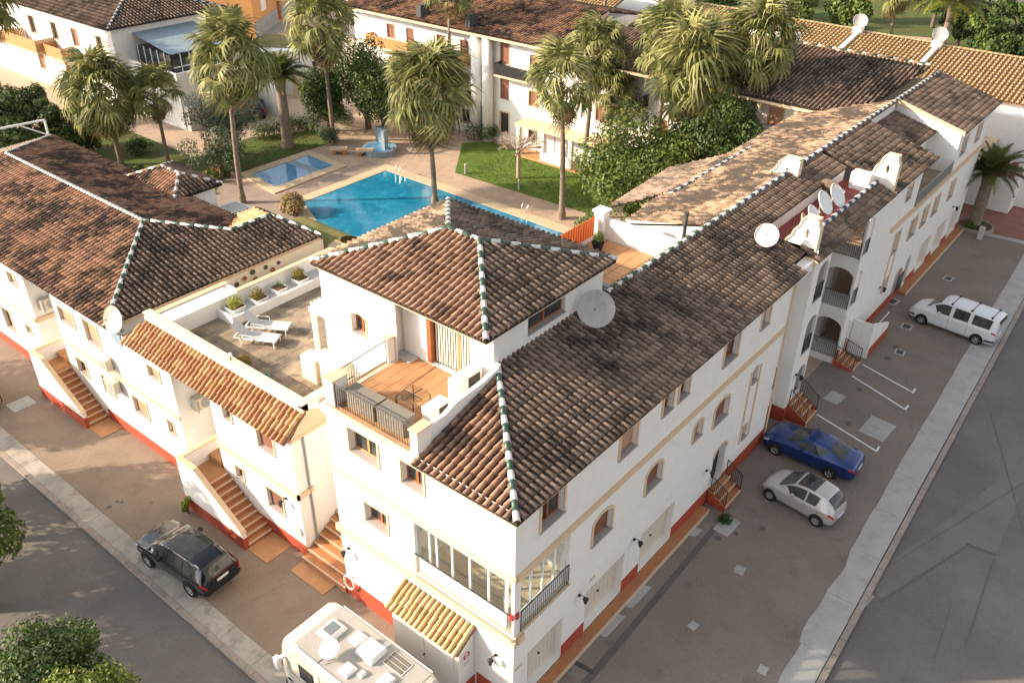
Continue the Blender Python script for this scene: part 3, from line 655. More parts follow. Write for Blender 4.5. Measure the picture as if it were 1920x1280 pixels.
# ================================================================== CORNER BUILDING
CB = building('corner_house', 'three storey white corner house with hipped tile roof and rooftop room', 'house', (0, 0, 0))
W = MB()
opR = [(1.25, 2.42, 7.58, 8.70, .26, 0), (5.65, 6.70, 7.62, 8.74, .26, 0), (8.44, 9.13, 7.86, 8.76, .26, 0), (9.58, 10.32, 7.86, 8.76, .26, 0), (13.16, 14.37, 7.56, 8.68, .26, 0), (16.48, 17.22, 7.76, 8.68, .26, 0),
       (4.35, 5.52, 4.55, 5.74, .26, .32), (7.82, 8.95, 4.55, 5.66, .26, .32), (11.37, 12.06, 4.86, 5.76, .26, .26), (13.17, 14.4, 4.53, 5.68, .26, .32), (16.62, 17.2, 4.86, 5.72, .26, .2), (16.64, 17.18, 1.72, 2.55, .26, 0),
       (13.85, 15.05, .72, 2.85, .35, .45), (0.78, 2.78, .22, 2.32, .34, 0), (4.2, 6.76, .22, 2.32, .34, 0), (8.0, 10.58, .22, 2.32, .34, 0), (0.32, 2.95, 3.85, 6.18, .3, 0)]
wall(W, FR, 0, 19.4, 0, 9.03, opR); 
opL = [(5.86, 7.26, 7.78, 8.82, .30, 0), (3.78, 4.76, 7.78, 8.72, .30, 0), (5.67, 6.78, 4.84, 5.74, .30, 0), (0.12, 4.36, 3.85, 6.22, .3, 0)]
wall(W, FL, 0, 8.35, 0, 9.2, opL)
for q in ([(0, 8.35, 0), (0, 8.35, 9.2), (3.5, 8.35, 9.2), (3.5, 8.35, 0)], [(19.4, 0, 0), (19.4, 8.8, 0), (19.4, 8.8, 9.2), (19.4, 4.25, 10.2), (19.4, 0, 9.0)], [(3.5, 8.8, 0), (19.4, 8.8, 0), (19.4, 8.8, 9.2), (3.5, 8.8, 9.2)],
          [(19.4, .6, 0), (21.5, .6, 0), (21.5, .6, 9.3), (19.4, .6, 9.0)]): W.poly(q)
bpart('wall', W, 'white', CB)
b = MB(); cornice(b, FR, 0.091, 19.4, 6.60, .24, .09); cornice(b, FL, -0.09, 8.44, 6.60, .24, .09); cornice(b, FL, -0.12, 8.47, 3.72, .30, .12); cornice(b, FR, 0.122, 0.45, 3.72, .30, .12)
FR.box(b, .0, 3.0, .002, .07, 3.78, 3.84); FL.box(b, 0.0, 4.5, .122, .16, 3.74, 3.82)
for (u0, u1) in ((16.40, 16.50), (17.32, 17.42)): FR.box(b, u0, u1, .004, .045, 1.62, 5.6)
cornice(b, FR, 0, 19.4, 8.98, .14, .14); cornice(b, FL, -0.14, 4.05, 8.98, .14, .14)
bpart('cornice', b, 'trim', CB)
b = MB()
for (u0, u1) in ((0.0, .76), (2.80, 4.17), (6.78, 7.97), (10.6, 13.83), (15.07, 19.4)): p_ = MB(); FR.box(p_, u0, u1, .002, .03, 0.0, .78); bpart('plinth', p_, 'red', CB)
for x in (2.78, 6.76, 10.58): p_ = MB(); p_.box(x+.001, -0.03, 0, x+.019, .335, .78); bpart('plinth', p_, 'red', CB)
FL.box(b, 4.9, 8.37, .002, .03, 0, .86); bpart('plinth', b, 'red', CB); b = MB(); FL.box(b, -0.03, 1.6, .002, .03, 0, .80); bpart('plinth', b, 'red', CB); b = MB(); b.box(19.42, .57, 0, 21.5, .598, .8); b.box(19.405, 0, 0, 19.43, .6, .8)
bpart('plinth', b, 'red', CB)
b = MB(); b.box(0, -0.45, 0, 13.2, -0.031, .20); b.m = 1; b.box(0, -0.49, 0, 13.2, -0.451, .21); bpart('threshold_step', b, ['step', 'nosing'], CB)
wk = [('wood', 0, 1), ('tan', 0, 1), ('half', 0, 0), ('half', 0, 0), ('wood', 0, 1), ('tan', 0, 0), ('shutter', .32, 0), ('shutter', .32, 0), ('tan', .26, 0), ('shutter', .32, 0), ('wood', .2, 0), ('wood', 0, 0)]
for o, (k, ar, mu) in zip(opR[:12], wk): window(CB, FR, o[0], o[1], o[2], o[3], k, ar, .26, .10 if o[0] < 16.55 or o[2] > 6 else .0, mull=mu)
for o in opL[:3]: window(CB, FL, o[0], o[1], o[2], o[3], 'wood', 0, .30, .09, frame='lwood' if o[0] > 5 and o[2] > 7 else 'wood')
# recessed bay between house and stair tower
window(CB, facey(.6), 20.0, 20.9, 2.5, 3.7, 'wood', .3, .04, .06, frame='wood')
b = MB()
for k in range(9): b.cyl((19.95+k*.125, .40, 2.3), (19.95+k*.125, .40, 3.5), .012, n=4)
for z in (2.32, 2.75, 3.45): b.cyl((19.9, .40, z), (21.0, .40, z), .016, n=4)
b.box(19.9, .38, 2.26, 21.0, .59, 2.31); bpart('window_grille', b, 'iron', CB)
b = MB(); b.box(20.12, -.02, 8.6, 21.45, .39, 9.10); b.box(19.4, .39, 8.6, 21.45, .60, 9.2); bpart('recess_lintel', b, 'white', CB)
b = MB(); b.cyl((19.5, -.06, 0.2), (19.5, -.06, 8.9), .045, n=8); bpart('drain_pipe', b, 'trim', CB)
# garage doors: vertical panels
for i, o in enumerate(opR[13:16]):
    d = part('garage_door', MB(), 'garage', CB); n = 9
    mb = MB()
    for k in range(n):
        u0 = o[0]+(o[1]-o[0])*k/n; u1 = o[0]+(o[1]-o[0])*(k+1)/n; FR.box(mb, u0+.006, u1-.006, -.335, -.29, o[2], o[3]-.002)
    FR.box(mb, o[0], o[1], -.34, -.337, o[2], o[3]); d.data = mb.mesh('garage_door', ['garage']); d.location = -BASE[CB.name]
    h = MB(); h.cyl(FR.P((o[0]+o[1])/2, -.29, 1.15), FR.P((o[0]+o[1])/2, -.24, 1.15), .045, n=8); part('handle', h, 'dark', d)
# arched entrance
d = MB(); FR.box(d, 13.86, 14.42, -.345, -.30, .74, 2.6); FR.box(d, 14.46, 15.04, -.345, -.30, .74, 2.6); FR.box(d, 13.86, 15.04, -.349, -.347, .74, 2.84); bpart('entrance_door', d, 'iron', CB)
b = MB(); po = arcpts(13.77, 15.13, 2.93, .5, 12); pi2 = arcpts(13.85, 15.05, 2.85, .45, 12)
for k in range(12): b.add([FR.P(p[0], n, p[1]) for n in (.004, .04) for p in (po[k], po[k+1], pi2[k+1], pi2[k])], [(4,5,6,7),(0,1,5,4),(3,7,6,2)])
bpart('door_surround', b, 'trim', CB)
# glazed corner gallery
b = MB(); b.poly([(0.02, 0.02, 3.86), (3.2, 0.02, 3.86), (3.2, 4.5, 3.86), (0.02, 4.5, 3.86)]); bpart('gallery_floor', b, 'cream', CB)
b = MB(); b.poly([(3.2, 0.3, 3.86), (3.2, 4.5, 3.86), (3.2, 4.5, 6.3), (3.2, 0.3, 6.3)]); b.poly([(0.3, 4.5, 3.86), (3.2, 4.5, 3.86), (3.2, 4.5, 6.3), (0.3, 4.5, 6.3)]); b.poly([(0, 0, 6.25), (3.2, 0, 6.25), (3.2, 4.5, 6.25), (0, 4.5, 6.25)]); bpart('gallery_wall', b, 'white', CB)
b = MB(); X = .10
b.box(X, .42, 3.87, X+.07, 4.36, 4.55); b.box(X, .42, 6.12, X+.07, 4.36, 6.22)
ys = [.42, 1.15, 1.95, 2.72, 3.42, 3.75, 4.36]
for y in ys: b.box(X-.005, y-.035, 4.55, X+.075, y+.035, 6.12)
b.box(.42, .14, 3.87, 2.95, .21, 4.5); b.box(.42, .14, 6.12, 2.95, .21, 6.2)
for x in (.42, 1.05, 1.68, 2.31, 2.93): b.box(x-.03, .135, 4.5, x+.03, .215, 6.12)
bpart('gallery_frame', b, 'wpaint', CB)
for k in range(len(ys)-1): p_ = MB(); p_.box(X+.02, ys[k]+.036, 4.56, X+.035, ys[k+1]-.036, 6.11); bpart('pane', p_, 'clear', CB)
xs = [.42, 1.05, 1.68, 2.31, 2.93]
for k in range(4): p_ = MB(); p_.box(xs[k]+.031, .16, 4.51, xs[k+1]-.031, .175, 6.11); bpart('pane', p_, 'clear', CB)
b = MB(); railing_mb(b, (-.05, 4.34, 3.86), (-.05, .15, 3.86), .95, .105); bpart('railing', b, 'lgrey', CB); b = MB(); b.cyl((-.05, 4.34, 4.83), (-.05, .15, 4.83), .03, n=6); bpart('handrail', b, 'iron', CB)
b = MB(); railing_mb(b, (.33, -.03, 3.86), (2.93, -.03, 3.86), .95, .105); bpart('railing', b, 'iron', CB)
# main roof
rA, mA = roof_plane(CB, [(-.2, -.2, 9.06), (20.1, -.2, 9.06), (20.1, .40, 9.23), (21.45, .40, 9.23), (21.45, 4.25, 10.30), (4.25, 4.25, 10.30)], 'tile_r')
rB, mB = roof_plane(CB, [(-.2, 4.05, 9.06), (-.2, -.2, 9.06), (4.05, 4.05, 10.25)], 'tile')
lay_tiles(rA, mA, 'tile_r', CB, 150); 
caps(rA, (-.18, -.18, 9.08), (4.2, 4.2, 10.31))
caps(rA, (10.9, 4.28, 10.32), (21.45, 4.28, 10.32))
# rooftop room
PW = MB()
wall(PW, facey(4.3), 4.1, 10.6, 9.2, 11.9, [(5.95, 8.15, 10.78, 11.42, .22, 0)])
wall(PW, facex(4.1), 4.3, 8.75, 9.2, 11.9, [(5.35, 7.45, 9.22, 11.45, .25, 0)])
wall(PW, facex(3.5), 8.36, 12.4, 6.4, 11.9, [(10.0, 10.75, 9.55, 10.42, .25, .18)])
PW.poly([(3.5, 8.75, 9.2), (4.1, 8.75, 9.2), (4.1, 8.75, 11.9), (3.5, 8.75, 11.9)]); PW.poly([(10.6, 4.3, 9.2), (10.6, 12.4, 9.2), (10.6, 12.4, 11.9), (10.6, 4.3, 11.9)]); PW.poly([(3.5, 12.4, 6.4), (10.6, 12.4, 6.4), (10.6, 12.4, 11.9), (3.5, 12.4, 11.9)])
PW.poly([(10.6, 8.8, 0), (10.6, 12.4, 0), (10.6, 12.4, 9.3), (10.6, 8.8, 9.3)])
bpart('upper_wall', PW, 'white', CB)
window(CB, facey(4.3), 5.95, 8.15, 10.78, 11.42, 'wood', 0, .22, 0, mull=1)
window(CB, facex(3.5), 10.0, 10.75, 9.55, 10.42, 'wood', .18, .25, .07)
# sliding door of the rooftop room
d = MB(); F4 = facex(4.1); F4.box(d, 5.36, 7.44, -.25, -.20, 11.35, 11.44); F4.box(d, 7.28, 7.44, -.25, -.02, 9.22, 11.35); F4.box(d, 5.36, 5.44, -.25, -.2, 9.22, 11.35); d.m = 1; F4.box(d, 6.05, 6.13, -.25, -.18, 9.22, 11.35)
dd = bpart('sliding_door', d, ['wood', 'lwood'], CB)
p_ = MB(); F4.box(p_, 5.44, 6.05, -.24, -.22, 9.3, 11.35); part('pane', p_, 'glass', dd)
p_ = MB(); F4.box(p_, 6.13, 7.28, -.24, -.22, 9.3, 11.35); part('pane', p_, 'glass', dd)
p_ = MB()
for k in range(14): F4.box(p_, 5.5+k*.125, 5.57+k*.125, -.215, -.205, 9.3, 11.3)
part('blind', p_, 'acbox', dd)
E_ = [(3.3, 3.95, 11.9), (10.9, 3.95, 11.9), (10.9, 12.6, 11.9), (3.3, 12.6, 11.9)]; R1 = (7.1, 7.5, 12.98); R2 = (7.1, 9.05, 12.98)
r1, m1 = roof_plane(CB, [E_[3], E_[0], R1, R2], 'tile'); r2, m2_ = roof_plane(CB, [E_[0], E_[1], R1], 'tile_r'); r3, m3 = roof_plane(CB, [E_[1], E_[2], R2, R1], 'tile_r'); r4, m4 = roof_plane(CB, [E_[2], E_[3], R2], 'tile_back')
lay_tiles(r1, m1, 'tile', CB, 75); lay_tiles(r2, m2_, 'tile_r', CB, 40); lay_tiles(r3, m3, 'tile_r', CB, 0); lay_tiles(r4, m4, 'tile_back', CB, 0); lay_tiles(rB, mB, 'tile', CB, 35)
for a, b_ in ((E_[0], R1), (E_[1], R1), (E_[3], R2), (E_[2], R2), (R1, R2)): caps(r1, a, b_)
b = MB(); zc = 11.88
for (x0, y0, x1, y1) in ((3.42, 4.07, 10.78, 4.22), (3.42, 4.22, 3.56, 12.48), (10.66, 4.22, 10.78, 12.48), (3.56, 12.36, 10.66, 12.48)): b.box(x0, y0, zc-.22, x1, y1, zc-.10)
b.poly([(3.4, 4.0, 11.79), (10.8, 4.0, 11.79), (10.8, 12.5, 11.79), (3.4, 12.5, 11.79)]); bpart('eave', b, 'trim', CB)
# front roof terrace
b = MB(); b.box(.02, 4.1, 9.0, 4.1, 8.73, 9.19); b.box(3.5, 8.35, 9.0, 4.1, 8.75, 9.19); fl = bpart('terrace_floor', b, 'grout', CB)
tm = MB(); tm.box(0, 0, 0, .385, .385, .02); tmm = tm.mesh('floor_tile', ['terra'])
for i in range(10):
    for j in range(11):
        obj('floor_tile', tmm, fl, Matrix.Translation((.10+i*.4, 4.2+j*.4+.02, 9.191+random.uniform(0, .004))))
b = MB(); FL.box(b, 4.0, 8.50, -.05, .16, 9.05, 9.22); FL.box(b, 4.0, 8.46, -.05, .10, 8.90, 9.05); b.box(.05, 8.35, 8.9, 3.5, 8.5, 9.22); bpart('cornice', b, 'cream', CB)
def postcap(x, y, z0, z1, a=.26, b_=.26):
    m = MB(); m.box(x-a, y-b_, z0, x+a, y+b_, z1); m.m = 1; m.box(x-a-.04, y-b_-.04, z1, x+a+.04, y+b_+.04, z1+.06); bpart('parapet_pier', m, ['white', 'trim'], CB)
postcap(.42, 8.18, 9.23, 10.2, .32, .22); postcap(.30, 4.10, 9.06, 10.15, .30, .16); postcap(3.3, 8.62, 9.2, 10.2, .16, .14)
b = MB(); railing_mb(b, (.14, 7.9, 9.22), (.14, 4.3, 9.22), .95, .115); bpart('railing', b, 'iron', CB)
b = MB(); railing_mb(b, (.78, 8.42, 9.22), (3.1, 8.55, 9.22), .95, .115); bpart('railing', b, 'iron', CB)
# curved white parapet between terrace and roof
b = MB(); pts = [(.62, 10.06), (1.1, 10.08), (1.35, 10.06), (1.9, 10.26), (2.9, 10.32), (3.3, 10.36), (3.9, 10.48), (4.1, 10.62)]
for (x0, z0), (x1, z1) in zip(pts, pts[1:]):
    b.add([(x0, 4.0, 9.0), (x1, 4.0, 9.0), (x1, 4.16, 9.0), (x0, 4.16, 9.0), (x0, 4.0, z0), (x1, 4.0, z1), (x1, 4.16, z1), (x0, 4.16, z0)], [(4,5,6,7),(0,1,5,4),(2,3,7,6),(0,4,7,3),(1,2,6,5)])
bpart('curved_parapet', b, 'white', CB)
# rear roof terrace with orange slats and white wall
b = MB(); b.box(10.6, 4.4, 9.0, 17.0, 8.78, 9.19); fl = bpart('terrace_floor', b, 'grout', CB)
tm = MB(); tm.box(0, 0, 0, .59, .59, .02); tmm = tm.mesh('floor_tile', ['terra'])
for i in range(10):
    for j in range(7): obj('floor_tile', tmm, fl, Matrix.Translation((10.75+i*.62, 4.45+j*.62, 9.191+random.uniform(0, .004))))
b = MB(); b.box(16.95, 4.5, 9.0, 17.15, 8.6, 10.25); b.box(10.6, 4.4, 9.0, 17.0, 4.5, 10.15); b.box(10.6, 8.70, 9.0, 17.0, 8.80, 9.42); bpart('parapet', b, 'white', CB)
b = MB(); b.box(16.7, 8.35, 9.0, 17.2, 8.85, 10.55); b.box(16.62, 8.27, 10.55, 17.28, 8.93, 10.65); bpart('parapet_pier', b, 'white', CB)
fn = MB(); fn.box(0, 0, 0, .17, .03, .95); fnm = fn.mesh('fence_slat', ['fence_o'])
for k in range(20): obj('fence_slat', fnm, CB, Matrix.Translation((12.7+k*.195, 8.72, 9.42)))
# ================================================================== STAIR TOWER BLOCK (x 21.5 .. 31.6)
TB = building('stair_tower_house', 'white stair block with stacked arched balconies and curved gables', 'house', (21.5, 0, 0))
def espadana(parent, x, base, name='curved_gable', dz=0.0, th=.3, ys=None):
    """baroque gable wall in a plane x = const"""
    prof = ys or [(1.75, 8.4), (1.75, 9.35), (1.55, 9.5), (1.5, 9.75), (1.3, 9.95), (1.2, 10.3), (1.02, 10.5), (.92, 10.85), (.75, 11.05), (.12, 11.05), (.12, 10.75), (.02, 10.6), (.02, 8.4)]
    F = facex(x); pr = [(u, z+dz) for u, z in prof]; mb = MB()
    # oval opening on the upper part, cut as a ring of quads
    um, ux = min(p[0] for p in pr), max(p[0] for p in pr); cu, cz, ru, rz = um+.33*(ux-um), max(p[1] for p in pr)-.85, .11, .27
    n = 16; ov = [(cu+ru*math.cos(2*math.pi*i/n), cz+rz*math.sin(2*math.pi*i/n)) for i in range(n)]
    def ray(a):
        best = None
        for (p, q) in zip(pr, pr[1:]+pr[:1]):
            d = (math.cos(a), math.sin(a)); e = (q[0]-p[0], q[1]-p[1]); den = d[0]*e[1]-d[1]*e[0]
            if abs(den) < 1e-9: continue
            t = ((p[0]-cu)*e[1]-(p[1]-cz)*e[0])/den; s_ = ((p[0]-cu)*d[1]-(p[1]-cz)*d[0])/den
            if t > 0 and -1e-3 <= s_ <= 1+1e-3 and (best is None or t < best): best = t
        return (cu+best*math.cos(a), cz+best*math.sin(a))
    N_ = 96; ang = [2*math.pi*i/N_ for i in range(N_+1)]
    for k in range(N_):
        o0, o1 = ray(ang[k]+1e-4), ray(ang[k+1]+1e-4)
        i0 = (cu+ru*math.cos(ang[k]), cz+rz*math.sin(ang[k])); i1 = (cu+ru*math.cos(ang[k+1]), cz+rz*math.sin(ang[k+1]))
        for nn in (0, -th):
            f_ = [F.P(*[(q[0]), nn, q[1]][0:3]) for q in (i0, o0, o1, i1)]; mb.add(f_, [(0, 1, 2, 3)])
        mb.add([F.P(i0[0], 0, i0[1]), F.P(i1[0], 0, i1[1]), F.P(i1[0], -th, i1[1]), F.P(i0[0], -th, i0[1])], [(0, 1, 2, 3)])
    bpart(name, mb, 'white', parent)
    c_ = MB()
    for (p, q) in zip(pr[:-1], pr[1:]):
        dx, dz_ = q[0]-p[0], q[1]-p[1]; L = math.hypot(dx, dz_)
        if L < .01: continue
        nx, nz = -dz_/L, dx/L; nx, nz = (-nx, -nz); t = .07
        vs = [F.P(a[0]+nx*o*-1, n, a[1]+nz*o*-1) for n in (.06, -th-.06) for (a, o) in ((p, -.002), (q, -.002), (q, t), (p, t))]
        c_.add(vs, [(0,1,2,3),(7,6,5,4),(0,4,5,1),(1,5,6,2),(2,6,7,3),(3,7,4,0)])
    bpart('gable_coping', c_, 'cream', parent)
W = MB(); FT = facey(-.1); FTl = facex(21.5)
bays = []
for z0, z1 in ((3.5, 5.62), (6.45, 8.55)): bays += [(22.2, 23.38, z0+.0, z1, .16, .42)]
bays += [(22.3, 23.38, .95, 2.72, .16, .42)]
wall(W, FT, 21.5, 23.5, 0, 9.2, bays)
baysR = [(28.6, 29.5, 3.45, 5.55, .16, .38), (28.6, 29.5, 6.5, 8.6, .16, .38), (28.7, 29.7, .4, 2.4, .16, .38)]
wall(W, FT, 28.5, 31.6, 0, 9.2, baysR)
wall(W, FTl, -.1, 3.2, 0, 9.6); W.poly([(21.48, 1.7, 8.9), (21.48, 3.3, 8.9), (21.48, 3.3, 9.98), (21.48, 1.7, 9.55)])
W.poly([(31.6, -.1, 0), (31.6, .9, 0), (31.6, .9, 9.2), (31.6, -.1, 9.2)])
# court walls facing each other: big arches on the far side
Fc = facex(28.5)
wall(W, Fc, -.1, 3.4, 0, 9.2, [(-.02, 1.55, 3.5, 5.68, 1.6, .55), (-.02, 1.55, .35, 2.62, 1.6, .55), (-.02, 1.5, 6.42, 8.9, 1.6, 0)])
W.poly([(23.5, -.1, 0), (23.5, 3.4, 0), (23.5, 3.4, 9.2), (23.5, -.1, 9.2)]); W.poly([(23.5, 3.4, 0), (28.5, 3.4, 0), (28.5, 3.4, 9.2), (23.5, 3.4, 9.2)])
for (x0, x1) in ((21.6, 23.4), (30.1, 31.5)): W.poly([(x0, 1.7, 0), (x1, 1.7, 0), (x1, 1.7, 9.2), (x0, 1.7, 9.2)])
bpart('wall', W, 'white', TB)
for z in (.34, 3.42, 6.36):
    b = MB(); b.box(28.52, .0, z-.12, 30.1, 1.66, z); 
    if z > 1: b.box(21.66, .06, z-.12, 23.38, 1.68, z)
    bpart('balcony_floor', b, 'step', TB)
b = MB(); b.box(21.66, .06, .8, 23.38, 1.68, .94); bpart('landing', b, 'step', TB)
for z in (3.5, .4):
    b = MB(); b.box(28.30, -.10, z-.42, 28.49, 1.5, z-.06); 
    bpart('balcony_edge', b, 'white', TB)
for (p0, p1) in (((28.42, -.02, 3.42), (28.42, 1.5, 3.42)), ((28.42, -.02, .36), (28.42, 1.5, .36)), ((28.42, -.02, 6.42), (28.42, 1.45, 6.42)), ((22.25, -.04, 3.45), (23.35, -.04, 3.45)), ((22.25, -.04, 6.4), (23.35, -.04, 6.4)), ((28.62, -.04, 3.45), (29.48, -.04, 3.45)), ((28.62, -.04, 6.4), (29.48, -.04, 6.4))):
    b = MB(); railing_mb(b, p0, p1, .92, .11); bpart('balustrade', b, 'iron', TB)
b = MB(); b.box(21.47, -.12, 0, 21.498, 3.0, .8); FT.box(b, 21.47, 22.28, .002, .03, 0, .8); bpart('plinth', b, 'red', TB)
for q_ in ((28.3, 28.68), (29.72, 31.6)): b = MB(); FT.box(b, *q_, .002, .03, 0, .8); bpart('plinth', b, 'red', TB)
b = MB(); b.box(28.46, -.1, 0, 28.498, 3.3, .34); bpart('plinth', b, 'red', TB)
b = MB(); b.box(21.40, -.22, 8.95, 31.6, -.101, 9.16); b.box(21.40, -.1, 8.8, 21.499, .9, 9.2); bpart('eave', b, 'trim', TB)
ra, ma = roof_plane(TB, [(21.3, -.3, 9.20), (31.2, -.3, 9.20), (31.2, .72, 9.62), (21.3, .72, 9.62)], 'tile_r', pu=.22)
lay_tiles(ra, ma, 'tile_r', TB, 60); caps(ra, (21.5, .76, 9.66), (31.2, .76, 9.66), ('glz_w', 'glz_b'))
b = MB(); b.box(21.6, .80, 9.0, 31.5, 2.7, 9.22); bpart('roof_terrace', b, 'redpaint', TB)
rb, mb2 = roof_plane(TB, [(21.45, 2.65, 9.86), (31.6, 2.65, 9.86), (31.6, 4.25, 10.30), (21.45, 4.25, 10.30)], 'tile_r'); lay_tiles(rb, mb2, 'tile_r', TB, 70)
caps(rb, (21.45, 4.28, 10.32), (31.6, 4.28, 10.32), ('glz_w', 'glz_b'))
b = MB(); b.box(21.5, 2.62, 9.2, 31.5, 2.70, 9.78); bpart('parapet', b, 'white', TB)
espadana(TB, 21.5, 0); espadana(TB, 31.85, 0)
b = MB(); b.box(30.6, 1.0, 9.22, 31.3, 2.0, 10.1); bpart('chimney', b, 'white', TB)
# entrance steps with red flanks and iron railings (three flights along the right facade)
def entrance(label, x0, x1, y1, n, top, parent_group='entrance steps along the parking area'):
    o = thing('entrance_steps', label, 'steps', (x0, 0, 0), 0, parent_group); BASE[o.name] = Vector((x0, 0, 0))
    tr = .30
    for k in range(n):
        mb = MB(); yb = y1+tr*k; z = top*(k+1)/n
        mb.box(x0, yb, 0 if k == 0 else .0, x1, yb+tr-.001, z); mb.m = 1; mb.box(x0-.005, yb-.02, z-.03, x1+.005, yb+.05, z+.008); bpart('step', mb, ['step', 'nosing'], o)
    yb = y1+tr*n
    if yb < -.14: mb = MB(); mb.box(x0, yb, 0, x1, -.13, top); bpart('step', mb, ['step'], o)
    for x in (x0, x1):
        mb = MB(); mb.add([(x-.03, y1, 0), (x-.03, -.11, 0), (x-.03, -.11, top), (x-.03, y1, top/n), (x+.0, y1, 0), (x, -.11, 0), (x, -.11, top), (x, y1, top/n)], [(0,1,2,3),(7,6,5,4),(0,4,5,1),(1,5,6,2),(2,6,7,3),(3,7,4,0)])
        bpart('side_wall', mb, 'red', o)
    for x in (x0+.05, x1-.05):
        mb = MB(); n2 = 9; p0 = Vector((x, y1+.05, top/n)); p1 = Vector((x, -.15, top))
        mb.cyl(p0+Vector((0, 0, .85)), p1+Vector((0, 0, .85)), .02, n=5); mb.cyl(p0+Vector((0, 0, .1)), p1+Vector((0, 0, .1)), .012, n=5)
        for k in range(n2+1): q = p0.lerp(p1, k/n2); mb.cyl(q, q+Vector((0, 0, .86)), .022 if k in (0, n2) else .011, n=4, caps=False)
        bpart('handrail', mb, 'iron', o)
    return o
entrance('entrance steps below the black arched door, nearest the garages', 13.7, 15.25, -.98, 3, .72)
entrance('entrance steps beside the blue car leading into the stair tower', 21.85, 23.3, -1.2, 4, .93)
entrance('entrance steps past the open court, ending at two white parking lines', 28.2, 29.4, -1.2, 4, .38)
o = thing('outside_staircase', 'brown tiled staircase rising along the wall beyond the stair tower', 'staircase', (30.3, 0, 0)); BASE[o.name] = Vector((30.3, 0, 0))
for k in range(9):
    mb = MB(); x = 30.3+k*.33; mb.box(x, -1.15, 0, x+.329, -.14, .35+.17*(9-k)*.9); bpart('step', mb, 'step', o)
mb = MB(); mb.add([(30.2, -1.25, 0), (33.3, -1.25, 0), (33.3, -1.25, .9), (30.2, -1.25, 2.2), (30.2, -1.16, 0), (33.3, -1.16, 0), (33.3, -1.16, .9), (30.2, -1.16, 2.2)], [(0,1,2,3),(7,6,5,4),(0,4,5,1),(1,5,6,2),(2,6,7,3),(3,7,4,0)]); bpart('parapet', mb, 'white', o)
mb = MB(); mb.box(30.2, -1.28, 0, 33.3, -1.252, .55); bpart('plinth', mb, 'red', o)
mb = MB(); mb.box(30.05, -1.26, 0, 30.19, -.13, 2.15); mb.box(30.19, -1.16, 1.6, 33.2, -1.12, 1.62); bpart('end_wall', mb, 'white', o)

# ================================================================== FAR HOUSE (x 31.6 .. 51.5)
FB = building('far_house', 'long white house with balcony recess and garages at the far end of the row', 'house', (31.6, 0, 0))
W = MB()
opF = [(37.65, 38.85, 4.2, 5.42, .22, 0), (39.95, 41.05, 4.2, 5.42, .22, 0), (42.2, 43.3, 4.2, 5.42, .22, 0), (45.6, 46.6, 4.2, 5.42, .22, 0), (34.8, 35.65, 7.6, 8.45, .22, 0),
       (34.85, 35.6, 4.3, 5.6, .2, .2), (34.85, 35.6, 1.75, 2.6, .2, 0), (37.4, 38.5, .75, 2.1, .3, .35), (39.2, 40.1, .3, 2.35, .35, .4),
       (41.9, 44.1, .2, 2.3, .3, 0), (45.3, 47.5, .2, 2.3, .3, 0), (48.7, 50.9, .2, 2.3, .3, 0), (45.5, 46.5, 7.3, 8.45, .22, 0), (48.8, 49.9, 7.3, 8.45, .22, 0)]
wall(W, FR, 31.6, 51.6, 0, 6.4, [o for o in opF if o[3] < 6.4]); wall(W, FR, 31.6, 37.2, 6.4, 9.1, [opF[4]]); wall(W, FR, 44.4, 51.6, 6.4, 9.1, opF[12:])
W.poly([(37.2, 0, 6.4), (37.2, 3.2, 6.4), (37.2, 3.2, 9.8), (37.2, 0, 9.1)]); W.poly([(44.4, 0, 6.4), (44.4, 4.25, 6.4), (44.4, 4.25, 10.3), (44.4, 0, 9.1)]); W.poly([(37.2, 1.85, 6.4), (44.4, 1.85, 6.4), (44.4, 1.85, 8.85), (37.2, 1.85, 8.85)])
W.poly([(51.6, 0, 0), (51.6, 8, 0), (51.6, 8, 9.2), (51.6, 4.25, 10.3), (51.6, 0, 9.1)]); W.poly([(38.9, 4.3, 9.0), (44.4, 4.3, 9.0), (44.4, 4.3, 10.26), (38.9, 4.3, 10.26)])
bpart('wall', W, 'white', FB)
b = MB(); b.poly([(37.2, 0.02, 6.42), (44.4, 0.02, 6.42), (44.4, 1.85, 6.42), (37.2, 1.85, 6.42)]); bpart('balcony_floor', b, 'slate', FB)
b = MB(); cornice(b, FR, 33.3, 51.7, 6.5, .26, .14); cornice(b, FR, 31.9, 38.9, 9.1, .12, .14); cornice(b, FR, 44.4, 51.7, 9.1, .12, .14)
for (u0, u1) in ((34.70, 34.80), (35.66, 35.76)): FR.box(b, u0, u1, .004, .045, 1.7, 5.7)
b.add([(44.28, -.2, 8.95), (44.28, 4.25, 10.15), (44.28, 4.25, 10.42), (44.28, -.2, 9.2), (44.42, -.2, 8.95), (44.42, 4.25, 10.15), (44.42, 4.25, 10.42), (44.42, -.2, 9.2)], [(0,1,2,3),(7,6,5,4),(0,4,5,1),(1,5,6,2),(2,6,7,3),(3,7,4,0)])
b.box(38.9, 4.31, 9.5, 44.4, 4.36, 10.24); bpart('cornice', b, 'trim', FB)
